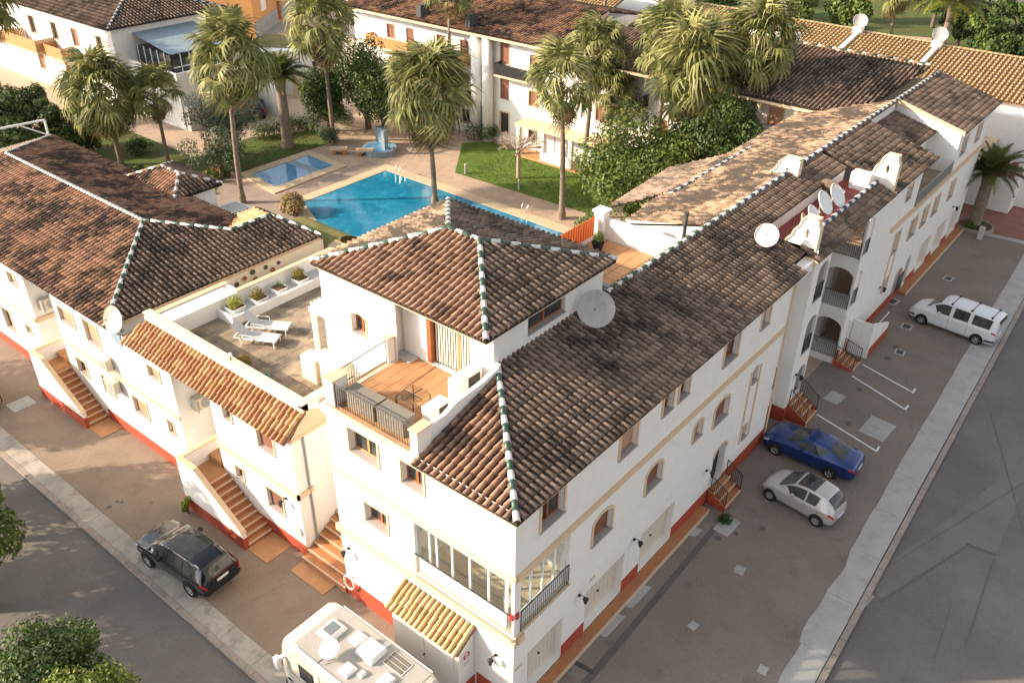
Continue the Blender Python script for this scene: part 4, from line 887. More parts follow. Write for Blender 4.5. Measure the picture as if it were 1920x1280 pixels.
for i, o in enumerate(opF):
    if i in (9, 10, 11):
        mb = MB(); n = 7
        for k in range(n): u0 = o[0]+(o[1]-o[0])*k/n; u1 = o[0]+(o[1]-o[0])*(k+1)/n; FR.box(mb, u0+.006, u1-.006, -.295, -.26, o[2], o[3])
        FR.box(mb, o[0], o[1], -.3, -.298, o[2], o[3]); bpart('garage_door', mb, 'garage', FB)
    elif i == 8: mb = MB(); FR.box(mb, o[0], o[1], -.345, -.30, o[2], o[3]); bpart('entrance_door', mb, 'iron', FB)
    else: window(FB, FR, o[0], o[1], o[2], o[3], 'wood' if i in (4, 7, 12) else 'tan', o[5], o[4]-.001, .09, mull=0)
b = MB()
for (u0, u1) in ((31.6, 39.18), (40.12, 41.88), (44.12, 45.28), (47.52, 48.68), (50.92, 51.63)): b = MB(); FR.box(b, u0, u1, .002, .03, 0, .62); bpart('plinth', b, 'red', FB)
b = MB(); b.box(38.9, -.5, 0, 51.5, -.031, .19); b.m = 1; b.box(38.9, -.56, 0, 51.5, -.501, .2); bpart('threshold_step', b, ['step', 'nosing'], FB)
b = MB(); railing_mb(b, (37.3, -.05, 6.5), (44.2, -.05, 6.5), .85, .1); bpart('railing', b, 'grey', FB)
b = MB(); b.box(37.35, -.03, 6.55, 44.1, -.01, 7.25); bpart('railing_screen', b, 'grey', FB)
b = MB()
for k in range(9): b.cyl((37.4+k*.14, -.18, .62), (37.4+k*.14, -.18, 1.9), .012, n=4)
for z in (.64, 1.2, 1.85): b.cyl((37.35, -.18, z), (38.55, -.18, z), .016, n=4)
bpart('window_grille', b, 'iron', FB)
rs = [([(32.1, -.2, 9.06), (38.95, -.2, 9.06), (38.95, 4.25, 10.30), (32.1, 4.25, 10.30)], 90), ([(44.3, -.2, 9.06), (53.0, -.2, 9.06), (53.0, 4.25, 10.30), (44.3, 4.25, 10.30)], 60), ([(40.2, 1.55, 8.8), (44.4, 1.55, 8.8), (44.4, 4.3, 9.55), (39.0, 4.3, 9.55), (39.0, 1.75, 8.86)], 40)]
for pp, lim in rs:
    r_, m_ = roof_plane(FB, pp, 'tile_r'); lay_tiles(r_, m_, 'tile_r', FB, lim)
caps(r_, (31.6, 4.28, 10.32), (53.0, 4.28, 10.32), ('glz_w', 'glz_b'))
acunit(facex(44.4), 2.4, 7.9, 'white air conditioner on wall above the far balcony recess')
# courtyard side slopes behind the long ridge
r_, m_ = roof_plane(TB, [(31.0, 9.6, 8.80), (19.4, 9.0, 8.97), (19.4, 4.3, 10.28), (31.6, 4.3, 10.28), (36.2, 4.3, 10.28), (36.2, 9.6, 8.8)], 'tile_back'); lay_tiles(r_, m_, 'tile_back', TB, 60)
caps(r_, (23.8, 8.9, 9.02), (33.2, 8.9, 9.02), ('glz_w', 'glz_b'))
W = MB(); W.poly([(19.42, 4.35, 6.0), (19.42, 9.0, 6.0), (19.42, 9.0, 8.86), (19.42, 4.35, 10.15)]); W.poly([(19.4, 8.9, 0), (38, 8.9, 0), (38, 8.9, 8.85), (19.4, 8.9, 8.85)]); bpart('wall', W, 'white', TB)
r_, m_ = roof_plane(FB, [(42.4, 9.8, 8.7), (36.2, 9.8, 8.7), (36.2, 4.3, 10.27), (44.0, 4.3, 10.27)], 'tile_back'); lay_tiles(r_, m_, 'tile_back', FB, 0)
espadana(TB, 27.6, 0, ys=[(5.6, 8.9), (5.55, 9.75), (5.3, 9.9), (5.2, 10.25), (4.95, 10.5), (4.8, 10.9), (4.55, 11.15), (4.4, 11.2), (3.7, 11.2), (3.7, 10.0)])
r_, m_ = roof_plane(TB, [(30.5, 12.6, 7.6), (23.6, 12.2, 7.6), (25.6, 9.9, 8.35), (33.0, 9.9, 8.35)], 'tile_r'); lay_tiles(r_, m_, 'tile_r', TB, 0)

# ================================================================== TERRACE HOUSE (y 11 .. 23.4) and LEFT HOUSE (y 23.4 ..)
TH = building('terrace_house', 'two storey white house with flagstone roof terrace and outside stairs', 'house', (0, 11.05, 0))
W = MB(); F2 = facex(.2)
o1 = [(19.72, 20.62, 5.0, 5.6, .22, 0), (21.7, 22.85, 2.0, 2.9, .2, 0), (19.55, 20.0, 2.2, 2.9, .2, 0)]
o2 = [(14.87, 15.42, 5.1, 5.65, .22, 0), (12.2, 13.2, 4.78, 5.62, .22, 0), (14.8, 15.32, 2.02, 2.65, .2, 0), (12.2, 13.2, 1.62, 2.65, .2, 0)]
wall(W, FL, 18.8, 23.4, 0, 6.3, o1); wall(W, F2, 11.05, 16.3, 0, 6.3, o2)
W.poly([(0, 18.8, 0), (2.4, 18.8, 0), (2.4, 18.8, 6.3), (0, 18.8, 6.3)]); W.poly([(2.0, 16.3, 0), (2.0, 18.8, 0), (2.0, 18.8, 6.3), (2.0, 16.3, 6.3)]); W.poly([(.2, 16.3, 0), (2.4, 16.3, 0), (2.4, 16.3, 6.3), (.2, 16.3, 6.3)])
W.poly([(.2, 11.05, 0), (3.5, 11.05, 0), (3.5, 11.05, 6.6), (1.05, 11.05, 6.9), (.2, 11.05, 6.1)]); W.poly([(3.5, 8.36, 0), (3.5, 12.4, 0), (3.5, 12.4, 6.39), (3.5, 8.36, 6.39)])
bpart('wall', W, 'white', TH)
for o in o1: window(TH, FL, *o[:4], 'tan' if o[2] > 4 or o[0] > 21 else 'wood', 0, .2, .07, mull=0)
for i, o in enumerate(o2): window(TH, F2, *o[:4], ['wood', 'shutter', 'wood', 'shutter'][i], 0, .2, .07, mull=0)
b = MB(); cornice(b, FL, 18.7, 23.4, 3.62, .22, .09); cornice(b, F2, 10.95, 16.3, 3.42, .24, .10); b.box(.1, 10.95, 3.18, .9, 11.049, 3.42); b.box(.24, 11.0, 5.95, 2.0, 11.048, 6.1)
b.add([(.1, 11.03, 6.0), (2.0, 11.03, 5.95), (2.0, 11.03, 6.75), (1.1, 11.03, 7.0)], [(0, 1, 2, 3)]); bpart('cornice', b, 'trim', TH)
b = MB(); b.cyl((.75, 10.98, .1), (.75, 10.98, 6.0), .045, n=8); bpart('drain_pipe', b, 'grey', TH)
b = MB(); FL.box(b, 18.8, 23.4, .002, .03, 0, .6); bpart('plinth', b, 'red', TH); b = MB(); F2.box(b, 11.02, 16.3, .002, .03, 0, .62); bpart('plinth', b, 'red', TH)
r_, m_ = roof_plane(TH, [(-.12, 22.2, 6.12), (-.12, 11.0, 6.12), (1.05, 11.0, 7.0), (1.05, 21.6, 7.0)], 'tile_new', 'under_new', pu=.26); lay_tiles(r_, m_, 'tile_new', TH, 130)
b = MB(); b.box(.95, 11.05, 6.3, 1.22, 21.7, 7.32); b.box(.95, 11.05, 6.3, 3.5, 11.3, 7.3); bpart('parapet', b, 'white', TH)
b = MB(); b.box(.88, 11.0, 7.321, 1.27, 21.75, 7.38); b.box(1.271, 11.0, 7.321, 3.5, 11.35, 7.38); b.box(.90, 11.0, 7.0, .949, 21.72, 7.14); bpart('parapet_coping', b, 'cream', TH)
b = MB(); b.poly([(1.2, 11.3, 6.48), (10.5, 11.3, 6.48), (10.5, 21.5, 6.48), (1.2, 21.5, 6.48)]); fl = bpart('terrace_floor', b, 'grout', TH)
fs_ = []
for v in range(3):
    mb = MB(); a, c_ = ((.66, .66), (.96, .66), (.66, .42))[v]; mb.box(0, 0, 0, a-.015, c_-.015, .02); fs_.append((mb.mesh('flagstone', ['slate']), a))
y = 11.34; row = 0; nfl = 0
while y < 20.9:
    x = 1.26 - (row % 2)*.0
    while x < 10.0:
        k = random.choice((0, 1)); me_, a = fs_[k]
        if x+a > 10.4: break
        if not (x < 3.52 and y > 20.1) and not (x > 3.4 and y < 12.0): obj('flagstone', me_, fl, Matrix.Translation((x, y, 6.482+random.uniform(0, .006)))); nfl += 1
        x += a
    y += .66; row += 1
b = MB(); b.box(1.2, 20.15, 6.4, 4.6, 21.1, 7.28); bpart('roof_hatch', b, 'white', TH)
b = MB(); b.box(1.24, 20.18, 7.281, 2.9, 21.06, 7.31); b.box(2.93, 20.18, 7.281, 4.57, 21.06, 7.31); bpart('hatch_lid', b, 'wpaint', TH)
b = MB(); b.box(1.2, 21.2, 6.3, 4.9, 21.45, 7.3); b.box(4.7, 20.2, 6.3, 4.9, 21.2, 7.3); b.box(4.9, 20.2, 6.3, 10.5, 20.42, 7.32); b.box(3.5, 19.0, 6.48, 3.62, 20.15, 6.95); b.box(3.62, 18.95, 6.48, 10.5, 19.1, 6.95); bpart('parapet', b, 'white', TH)
b = MB(); b.box(1.2, 21.18, 7.301, 4.92, 21.47, 7.35); b.box(4.65, 20.18, 7.321, 10.5, 20.44, 7.36); bpart('parapet_coping', b, 'trim', TH)
b = MB(); b.box(3.63, 19.11, 6.48, 10.5, 20.19, 6.72); bpart('planter_bed', b, 'lgrey', TH)
b = MB(); b.poly([(5.0, 20.5, 5.6), (12, 20.5, 5.6), (12, 23.4, 5.6), (5.0, 23.4, 5.6)]); bpart('light_well_floor', b, 'acbox', TH)
b = MB(); b.poly([(4.9, 22.9, 3), (12, 22.9, 3), (12, 22.9, 6.5), (4.9, 22.9, 6.5)]); bpart('rear_wall', b, 'cream', TH)
# stairs with solid parapets
def staircase(label, x0, x1, ya, yb, yl, n, top, group='outside staircases on the left facade'):
    """rises from ya to yb, landing to yl"""
    o = thing('outside_staircase', label, 'staircase', ((x0+x1)/2, ya, 0), 0, group); BASE[o.name] = Vector(((x0+x1)/2, ya, 0))
    for k in range(n):
        a = ya+(yb-ya)*k/n; b_ = ya+(yb-ya)*(k+1)/n; z = top*(k+1)/n
        mb = MB(); mb.box(x0, a, 0, x1, b_-.001, z); mb.m = 1; mb.box(x0, a-.025, z-.035, x1, a+.045, z+.008); bpart('step', mb, ['step', 'nosing'], o)
    mb = MB(); mb.box(x0, yb, 0, x1, yl, top+.0); mb.box(x1, yb+.3, 0, 1.98, yl, top+.32); bpart('landing', mb, 'terra', o)
    t = .17; za, zb = .85, top+.85
    def wedge(m, z0a, z0b, z1a, z1b, xa, xb): m.add([(xa, ya, z0a), (xa, yb, z0b), (xa, yb, z1b), (xa, ya, z1a), (xb, ya, z0a), (xb, yb, z0b), (xb, yb, z1b), (xb, ya, z1a)], [(0,1,2,3),(7,6,5,4),(0,4,5,1),(1,5,6,2),(2,6,7,3),(3,7,4,0)])
    mb = MB(); wedge(mb, 0, 0, za, zb, x0-t, x0-.001); mb.box(x0-t, yb, 0, x0-.001, yl+t, zb); mb.box(x0, yl+.001, 0, 1.9, yl+t, zb); bpart('parapet', mb, 'white', o)
    mb = MB(); wedge(mb, za+.001, zb+.001, za+.07, zb+.07, x0-t-.03, x0+.03); mb.box(x0-t-.03, yb+.001, zb+.001, x0+.03, yl+t+.03, zb+.07); mb.box(x0+.031, yl-.03, zb+.001, 1.5, yl+t+.03, zb+.07); bpart('parapet_coping', mb, 'trim', o)
    mb = MB(); mb.box(x0-t-.03, ya-.02, 0, x0-t-.001, yl+t, .62); mb.box(x0-t-.001, ya-.022, 0, x0, ya-.001, .6); bpart('plinth', mb, 'red', o)
    mb = MB(); mb.box(x0-.1, ya-1.3, .0, x1, ya-.03, .03); bpart('threshold', mb, 'terra', o)
staircase('nearer outside staircase, behind the black parked car', -1.03, .17, 13.35, 16.25, 17.35, 10, 1.85)
staircase('farther outside staircase at left edge with landing parapet', -1.03, -.03, 26.1, 29.2, 30.3, 10, 1.85)
# passage steps between corner house and terrace house
o = thing('passage_steps', 'brown steps in the gap between corner house and terrace house', 'steps', (0, 9.7, 0)); BASE[o.name] = Vector((0, 9.7, 0))
for k in range(7):
    mb = MB(); mb.box(-.1+k*.32, 8.4, 0, -.1+(k+1)*.32-.001, 11.0, .1+.19*(k+1)); mb.m = 1; mb.box(-.12+k*.32, 8.4, .065+.19*(k+1), -.06+k*.32, 11.0, .108+.19*(k+1)); bpart('step', mb, ['step', 'nosing'], o)
mb = MB(); mb.box(-.75, 9.0, 0, -.11, 11.0, .04); bpart('threshold', mb, 'terra', o)

LH = building('left_house', 'long two storey white house with dark mottled hipped tile roof', 'house', (0, 23.4, 0))
W = MB()
o3 = [(26.98, 28.4, 4.85, 5.65, .22, 0), (24.75, 25.95, 4.65, 5.85, .22, 0), (22.72, 22.8, 5, 5.1, .01, 0)][:2]
o4 = [(32.7, 33.5, 5.15, 5.8, .22, 0), (35.1, 36.0, 1.5, 2.75, .22, 0), (32.8, 33.3, 2.22, 2.7, .22, 0), (35.4, 36.2, 5.15, 5.8, .22, 0), (39, 40, 5.1, 5.8, .2, 0), (39, 40, 1.6, 2.8, .2, 0)]
o3 += [(24.6, 25.6, 1.95, 2.85, .2, 0), (27.1, 28.0, 2.0, 2.85, .2, 0)]
wall(W, FL, 23.4, 28.95, 0, 6.5, o3); wall(W, FL, 31.7, 49, 0, 6.5, o4)
W.poly([(0, 31.7, 0), (2, 31.7, 0), (2, 31.7, 6.5), (0, 31.7, 6.5)]); W.poly([(2, 28.95, 0), (2, 31.7, 0), (2, 31.7, 6.5), (2, 28.95, 6.5)]); W.poly([(0, 28.95, 0), (2, 28.95, 0), (2, 28.95, 6.5), (0, 28.95, 6.5)])
W.poly([(0, 23.4, 0), (12.0, 23.4, 0), (12.0, 23.4, 6.5), (0, 23.4, 6.5)]); W.poly([(12, 23.4, 0), (12, 29, 0), (12, 29, 6.4), (12, 23.4, 6.4)]); W.poly([(10.3, 29, 0), (10.3, 48.8, 0), (10.3, 48.8, 6.5), (10.3, 29, 6.5)])
W.box(9.7, 33.0, 4.0, 12.3, 37.3, 6.85)
bpart('wall', W, 'white', LH)
for i, o in enumerate(o3+o4): window(LH, FL, *o[:4], 'tan' if i in (0, 1, 4) else 'wood', 0, .2, .09, mull=0)
b = MB(); cornice(b, FL, 23.4, 29.0, 3.6, .22, .09); cornice(b, FL, 31.65, 49, 3.6, .22, .09); b.box(.01, 31.6, 3.38, 1.99, 31.699, 3.6); b.box(-.16, 23.22, 6.28, 12.1, 23.399, 6.44); FL.box(b, 23.4, 49, .002, .12, 6.30, 6.42); bpart('cornice', b, 'trim', LH)
b = MB(); FL.box(b, 23.4, 26.0, .002, .03, 0, .6); bpart('plinth', b, 'red', LH); b = MB(); FL.box(b, 30.5, 49, .002, .03, 0, .6); bpart('plinth', b, 'red', LH)
sl_ = .262
A_ = (-.2, 23.3, 6.45); Bc = (-.2, 49.0, 6.45); R1 = (5.5, 29.0, 7.94); R2 = (5.5, 44.0, 7.94)
r1, m1 = roof_plane(LH, [Bc, A_, R1, R2], 'tile_l', pu=.285); r2, m2_ = roof_plane(LH, [A_, (12.2, 23.3, 6.45), (11.2, 26.1, 7.18), (8.6, 26.1, 7.18), R1], 'tile_r', pu=.27)
r3, m3 = roof_plane(LH, [(10.5, 27.7, 6.62), (10.5, 49.0, 6.62), R2, R1, (8.6, 26.1, 7.13)], 'tile_l', pu=.28); r4, m4 = roof_plane(LH, [(10.5, 49, 6.55), Bc, R2], 'tile_r')
r5, m5 = roof_plane(LH, [(12.2, 28.9, 6.45), (9.0, 28.9, 6.45), (8.6, 26.1, 7.18), (11.2, 26.1, 7.18)], 'tile_new'); r6, m6 = roof_plane(LH, [(12.2, 23.3, 6.45), (12.2, 28.9, 6.45), (11.2, 26.1, 7.18)], 'tile_r')
lay_tiles(r1, m1, 'tile_l', LH, 150); lay_tiles(r2, m2_, 'tile_r', LH, 120); lay_tiles(r3, m3, 'tile_l', LH, 20)
for r_, m_, k in ((r4, m4, 'tile_r'), (r5, m5, 'tile_new'), (r6, m6, 'tile_r')): lay_tiles(r_, m_, k, LH, 0)
caps(r1, A_, R1, ('glz_w', 'glz_g')); caps(r1, R1, R2, ('glz_w', 'glz_w')); caps(r1, R1, (8.6, 26.1, 7.2), ('glz_g', 'glz_w')); caps(r1, (8.6, 26.1, 7.2), (11.2, 26.1, 7.2), ('glz_g', 'glz_w')); caps(r1, (11.2, 26.1, 7.2), (12.2, 23.3, 6.47), ('glz_g', 'glz_w'))
caps(r1, R2, (10.5, 49, 6.6), ('glz_w', 'glz_w')); caps(r1, R2, Bc, ('tile_new', 'glz_w'))
T_ = [(9.4, 32.6, 6.85), (12.6, 32.6, 6.85), (12.6, 37.8, 6.85), (9.4, 37.8, 6.85)]; T1 = (11.0, 34.4, 7.5); T2 = (11.0, 36.2, 7.5)
for pp, k in (([T_[0], T_[1], T1], 'tile_r'), ([T_[1], T_[2], T2, T1], 'tile_r'), ([T_[2], T_[3], T2], 'tile_new'), ([T_[3], T_[0], T1, T2], 'tile_l')):
    r_, m_ = roof_plane(LH, pp, k); lay_tiles(r_, m_, k, LH, 0)
for a, b_ in ((T_[0], T1), (T_[1], T1), (T_[3], T2), (T_[2], T2), (T1, T2)): caps(r1, a, b_, ('glz_w', 'tile_r'))
acunit(facey(31.7), .75, 4.0, 'cream air conditioner above ochre ledge in the far wall recess'); acunit(facey(18.8), 1.05, 3.65, 'cream air conditioner on white wall above the stair landing'); 
acunit(FL, 24.3, 3.9, 'cream air conditioner on left facade below shuttered window'); acunit(FL, 24.1, 2.7, 'lower cream air conditioner on left facade near the railing')
# ================================================================== BACK WING across the courtyard (facade x = 44, facing the pool)
def simple_house(name, label, x0, y0, x1, y1, h, wm='white'):
    o = building(name, label, 'house', (x0, y0, 0)); return o
FW = facex(44.0)
BW = building('courtyard_house', 'three storey white house with balconies facing the pool, nearest the tiled ridge', 'house', (44, 9, 0))
W = MB(); ow = []
for y in (11.5, 15.0, 20.5, 26.0):
    for z in (1.0, 4.2, 7.0): ow.append((y, y+1.1, z, z+1.3, .2, 0))
wall(W, FW, 8.9, 31.0, 0, 9.2, ow); W.poly([(44, 31, 0), (52, 31, 0), (52, 31, 9.2), (44, 31, 9.2)]); bpart('wall', W, 'white', BW)
for i, o in enumerate(ow): window(BW, FW, *o[:4], ['wood', 'shutter', 'tan'][i % 3], 0, .19, .09 if o[2] > 3 else 0, mull=0)
# projecting balconies
def balcony(parent, F, u0, u1, z, d=1.3, solid='lwood', h=.95, rail=True):
    b = MB(); F.box(b, u0, u1, .003, d, z-.16, z); bp_ = bpart('balcony', b, 'trim', parent)
    m = MB(); n = max(3, int((u1-u0)/.16))
    for k in range(n): a = u0+(u1-u0)*k/n; F.box(m, a+.012, a+(u1-u0)/n-.012, d-.05, d, z+.03, z+h)
    for k in range(int(d/.16)): F.box(m, u0, u0+.04, .03+k*.16, .03+k*.16+.13, z+.03, z+h); F.box(m, u1-.04, u1, .03+k*.16, .03+k*.16+.13, z+.03, z+h)
    part('balustrade', m, solid, bp_); return bp_
balcony(BW, FW, 17.2, 19.8, 6.3); balcony(BW, FW, 22.3, 25.0, 6.3, solid='iron'); balcony(BW, FW, 17.2, 19.8, 3.3, solid='iron')
# open loggia beside the ridge
b = MB(); b.box(42.6, 10.0, 6.0, 43.99, 15.5, 6.2); 
for y in (10.1, 12.8, 15.4): b.box(42.62, y-.14, 6.2, 42.9, y+.14, 8.9)
b.box(42.6, 9.95, 0, 43.99, 15.5, 5.99); bpart('loggia', b, 'cream', BW)
b = MB(); railing_mb(b, (42.7, 10.2, 6.2), (42.7, 15.3, 6.2), .9, .14); bpart('railing', b, 'grey', BW)
r_, m_ = roof_plane(BW, [(42.3, 26.5, 9.25), (42.3, 6.2, 9.25), (51.5, 4.6, 10.95), (51.5, 26.5, 10.95)], 'tile_r', pu=.30, pv=.42); lay_tiles(r_, m_, 'tile_r', BW, 120)
r_, m_ = roof_plane(BW, [(43.2, 31.3, 8.8), (43.2, 26.5, 8.8), (50.5, 26.5, 10.1), (50.5, 31.3, 10.1)], 'tile_r', pu=.30, pv=.42); lay_tiles(r_, m_, 'tile_r', BW, 30)
caps(r_, (51.5, 4.6, 11.0), (51.5, 26.5, 11.0), ('glz_w', 'glz_g', 'tile_new'))
b = MB(); b.box(42.25, 6.3, 8.95, 42.4, 26.4, 9.13); b.box(43.1, 26.4, 8.6, 44, 26.6, 9.3); bpart('eave', b, 'trim', BW)
b = MB(); b.box(51.7, 14.6, 10.3, 52.6, 18.6, 11.5); bpart('chimney', b, 'white', BW)
dish((51.6, 17.9, 11.5), .45, 200, 35, 'small grey dish left on the white chimney behind the dark roof', mast=.6); dish((51.6, 15.6, 11.5), .5, 210, 35, 'blue grey dish right on the white chimney behind the dark roof', 'blueg', mast=.35); dish((51.9, 16.8, 11.6), .42, 215, 30, 'round white dish in the middle of the white chimney', 'wpaint', mast=.6)
# second back house further left
B2 = building('balcony_house', 'three storey white house with big columns and wooden balconies behind the palms', 'house', (44, 31, 0))
W = MB(); ow = []
for (y, k) in ((33.0, 1), (36.2, 1), (40.8, 1), (43.6, 1), (47.5, 1), (50, 1)):
    for z in (.9, 4.0, 7.0): ow.append((y, y+1.0, z, z+(1.25 if y != 36.2 else 1.9), .2, 0))
wall(W, FW, 31.2, 55.5, 0, 9.5, ow); W.poly([(44, 31.2, 0), (52, 31.2, 0), (52, 31.2, 9.5), (48, 31.2, 10.6), (44, 31.2, 9.5)]); W.poly([(44, 55.5, 0), (52, 55.5, 0), (52, 55.5, 9.5), (44, 55.5, 9.5)])
bpart('wall', W, 'white', B2)
for i, o in enumerate(ow): window(B2, FW, *o[:4], ['wood', 'shutter', 'shutter'][i % 3], 0, .19, .09 if i % 2 else 0, mull=0)
for y in (38.2, 39.5):
    b = MB(); b.cyl((43.5, y, 0), (43.5, y, 9.2), .48, n=16); bpart('column', b, 'white', B2, True)
balcony(B2, FW, 40.2, 45.0, 6.4); balcony(B2, FW, 40.2, 42.6, 3.3, 1.1, 'iron'); balcony(B2, FW, 33.4, 37.0, 6.3, 1.1, 'iron'); balcony(B2, FW, 47.2, 52.8, 6.3, 1.2)
for (pp, lim) in (([(43.0, 56.0, 9.4), (43.0, 31.0, 9.4), (51.0, 31.0, 11.0), (51.0, 56.0, 11.0)], 200), ([(51.0, 56, 11.0), (51.0, 31.0, 11.0), (58.0, 31.0, 9.6), (58, 56, 9.6)], 0)):
    r_, m_ = roof_plane(B2, pp, 'tile_l', pu=.30, pv=.42); lay_tiles(r_, m_, 'tile_l', B2, lim)
for y in (40.4, 46.2):
    b = MB(); b.box(43.4, y-.3, 9.3, 44.5, y+.3, 10.6); bpart('chimney', b, 'iron_c', B2)
b = MB(); b.box(42.95, 31.0, 9.1, 43.1, 56, 9.3); b.add([(43, 30.98, 9.15), (51, 30.98, 10.75), (51, 30.98, 11.05), (43, 30.98, 9.42)], [(0, 1, 2, 3)]); bpart('eave', b, 'trim', B2)
# ground floor patios
P_ = building('patio_pergola', 'white ground floor patio with terracotta floor under an ochre canopy behind the lawn', 'patio', (42.5, 24, 0))
b = MB(); b.box(42.2, 25.2, 0.0, 43.99, 34.0, .16); bpart('floor', b, 'terra', P_)
for y in (25.4, 28.3, 31.2, 33.8): b = MB(); b.box(42.3, y-.16, .16, 42.62, y+.16, 2.7); bpart('column', b, 'white', P_)
b = MB(); b.box(42.1, 25.2, 2.7, 43.99, 34.0, 2.95); bpart('canopy', b, 'trim', P_)
b = MB(); b.box(42.35, 28.46, .16, 42.45, 31.04, .9); bpart('low_wall', b, 'white', P_)

# row of yellow roofed houses behind the back wing
YH = [(22.0, 34, 9.5), (14.6, 22.0, 9.4), (7.9, 14.6, 9.3), (-3.0, 7.9, 9.2)]
for i, (ya, yb, zt) in enumerate(YH):
    lb = ['yellow tiled terraced house partly behind the tall palms, farthest left of the row', 'yellow tiled terraced house with three dishes at its front parapet', 'yellow tiled terraced house with a dish on its left party wall', 'yellow tiled terraced house with cable strung across its roof, at the right edge'][i]
    o = building('yellow_roof_house', lb, 'house', (55, ya, 0), 'row of yellow roofed houses')
    W = MB(); W.box(59, ya+.02, 0, 70, yb-.02, zt-1.7); bpart('wall', W, 'white', o)
    r_, m_ = roof_plane(o, [(58.5, yb, zt-1.5), (58.5, ya, zt-1.5), (66, ya, zt), (66, yb, zt)], 'tile_yel', 'under_new', pu=.36, pv=.5); lay_tiles(r_, m_, 'tile_yel', o, 110)
    r2_, m2_ = roof_plane(o, [(66, yb, zt), (66, ya, zt), (71, ya, zt-1.5), (71, yb, zt-1.5)], 'tile_yel', 'under_new', pu=.36, pv=.5); lay_tiles(r2_, m2_, 'tile_yel', o, 0)
    caps(r_, (66, ya, zt+.03), (66, yb, zt+.03), ('tile_yel',), L=.5)
    b = MB(); b.slab([(58.4, ya-.18, zt-1.3), (66.1, ya-.18, zt+.22), (66.1, ya+.16, zt+.22), (58.4, ya+.16, zt-1.3)], .4); bpart('party_wall', b, 'white', o)
    b = MB(); b.box(65.3, ya-.3, zt-.5, 66.0, ya+.5, zt+.35); bpart('chimney', b, 'white', o)
    if i < 3: dish((65.6, ya+.1, zt+.35), .62, 210, 35, ['large grey dish on far left yellow ridge beside a palm', 'large white dish at ridge corner between two yellow roofs', 'grey dish on ridge corner near the right edge, under the feather palm'][i], 'lgrey', mast=.5)
# red brown roofs beyond, behind the palms at the top
for i, (x0, y0, x1, y1, z, lb) in enumerate([(60, 38.5, 76, 58, 10.2, 'orange tiled house behind the back wing at the top centre')]):
    o = building('orange_roof_house', lb, 'house', (x0, y0, 0)); W = MB(); W.box(x0+.4, y0+.4, 0, x1-.4, y1-.4, z-3); bpart('wall', W, 'white', o)
    r_, m_ = roof_plane(o, [(x0, y1, z-2.9), (x0, y0, z-2.9), (x0+9, y0, z), (x0+9, y1, z)], 'tile_yel', 'under_new', pu=.36, pv=.5); lay_tiles(r_, m_, 'tile_yel', o, 60)
    b = MB(); b.box(59.3, 38.8, 4, 60.6, 45, 8.2); bpart('parapet', b, 'white', o)
    dish((59.9, 44, 8.2), .5, 200, 35, 'white dish on roof parapet at the top centre, left one', 'wpaint', .5); dish((59.9, 41, 8.2), .55, 210, 35, 'grey dish on roof parapet at the top centre, right one', 'lgrey', .5)

# house at the top left with glazed veranda
TL = building('top_left_house', 'white two storey house with dark tiled hip roof at the top left', 'house', (26.5, 69, 0))
W = MB(); Fq = facex(26.5); oq = [(71, 72, 5.3, 6.9, .2, 0), (75.5, 76.6, 5.3, 6.9, .2, 0), (79.5, 80.6, 5.3, 6.9, .2, 0), (78.5, 79.5, 1.6, 3.2, .2, 0), (84, 85.2, 5.2, 6.9, .2, 0), (84, 85.2, 1.6, 3.2, .2, 0)]
wall(W, Fq, 69, 108, 0, 8, oq); W.poly([(26.5, 69, 0), (38, 69, 0), (38, 69, 8), (26.5, 69, 8)]); W.poly([(38, 69, 0), (38, 100, 0), (38, 100, 8), (38, 69, 8)])
W.box(27.5, 61, 0, 35.5, 68.99, 4.3); W.box(27.5, 61, 4.3, 27.7, 68.99, 5.1); W.box(27.7, 61, 4.3, 35.5, 61.2, 5.1); bpart('wall', W, 'white', TL)
for i, o in enumerate(oq): window(TL, Fq, *o[:4], 'shutter' if i % 2 else 'wood', 0, .19, .12, mull=0)
balcony(TL, Fq, 80.6, 87.0, 4.2, 2.0, 'lwood', 1.2); balcony(TL, Fq, 76.8, 80.4, 4.0, 1.4, 'lwood', 1.1); balcony(TL, Fq, 89, 95, 4.0, 1.8, 'lwood', 1.1)
E0 = [(26.0, 68.5, 8.0), (39, 68.5, 8.0), (39, 110, 8.0), (26.0, 110, 8.0)]; Q1 = (32.5, 75, 9.9); Q2 = (32.5, 104, 9.9)
for pp, k, lim in (([E0[3], E0[0], Q1, Q2], 'tile_r', 130), ([E0[0], E0[1], Q1], 'tile_r', 60), ([E0[1], E0[2], Q2, Q1], 'tile_r', 0)):
    r_, m_ = roof_plane(TL, pp, k, pu=.36, pv=.5); lay_tiles(r_, m_, k, TL, lim)
caps(r_, E0[0], Q1, ('glz_w', 'glz_b')); caps(r_, Q1, Q2, ('glz_w', 'glz_b')); caps(r_, E0[1], Q1, ('glz_w', 'glz_b'))
b = MB(); b.slab([(28.5, 63, 6.3), (35, 63, 6.3), (35, 68.9, 7.3), (28.5, 68.9, 7.3)], .08); bpart('veranda_roof', b, 'blueg', TL)
b = MB()
for k in range(8): b.box(28.5+k*.93, 63, 4.3, 28.5+k*.93+.08, 63.08, 6.25)
for k in range(6): b.box(28.5, 63+k*1.1, 4.3, 28.58, 63.08+k*1.1, 6.3)
b.box(28.5, 63, 5.0, 35, 63.06, 5.1); bpart('veranda_frame', b, 'wpaint', TL)
b = MB(); b.box(28.6, 63.1, 4.32, 35, 68.9, 6.1); bpart('veranda_glass', b, 'glass', TL)
r_, m_ = roof_plane(TL, [(25.6, 65.5, 4.2), (25.6, 61.5, 4.2), (27.5, 61.5, 4.9), (27.5, 65.5, 4.9)], 'tile', pu=.3); lay_tiles(r_, m_, 'tile', TL, 0)
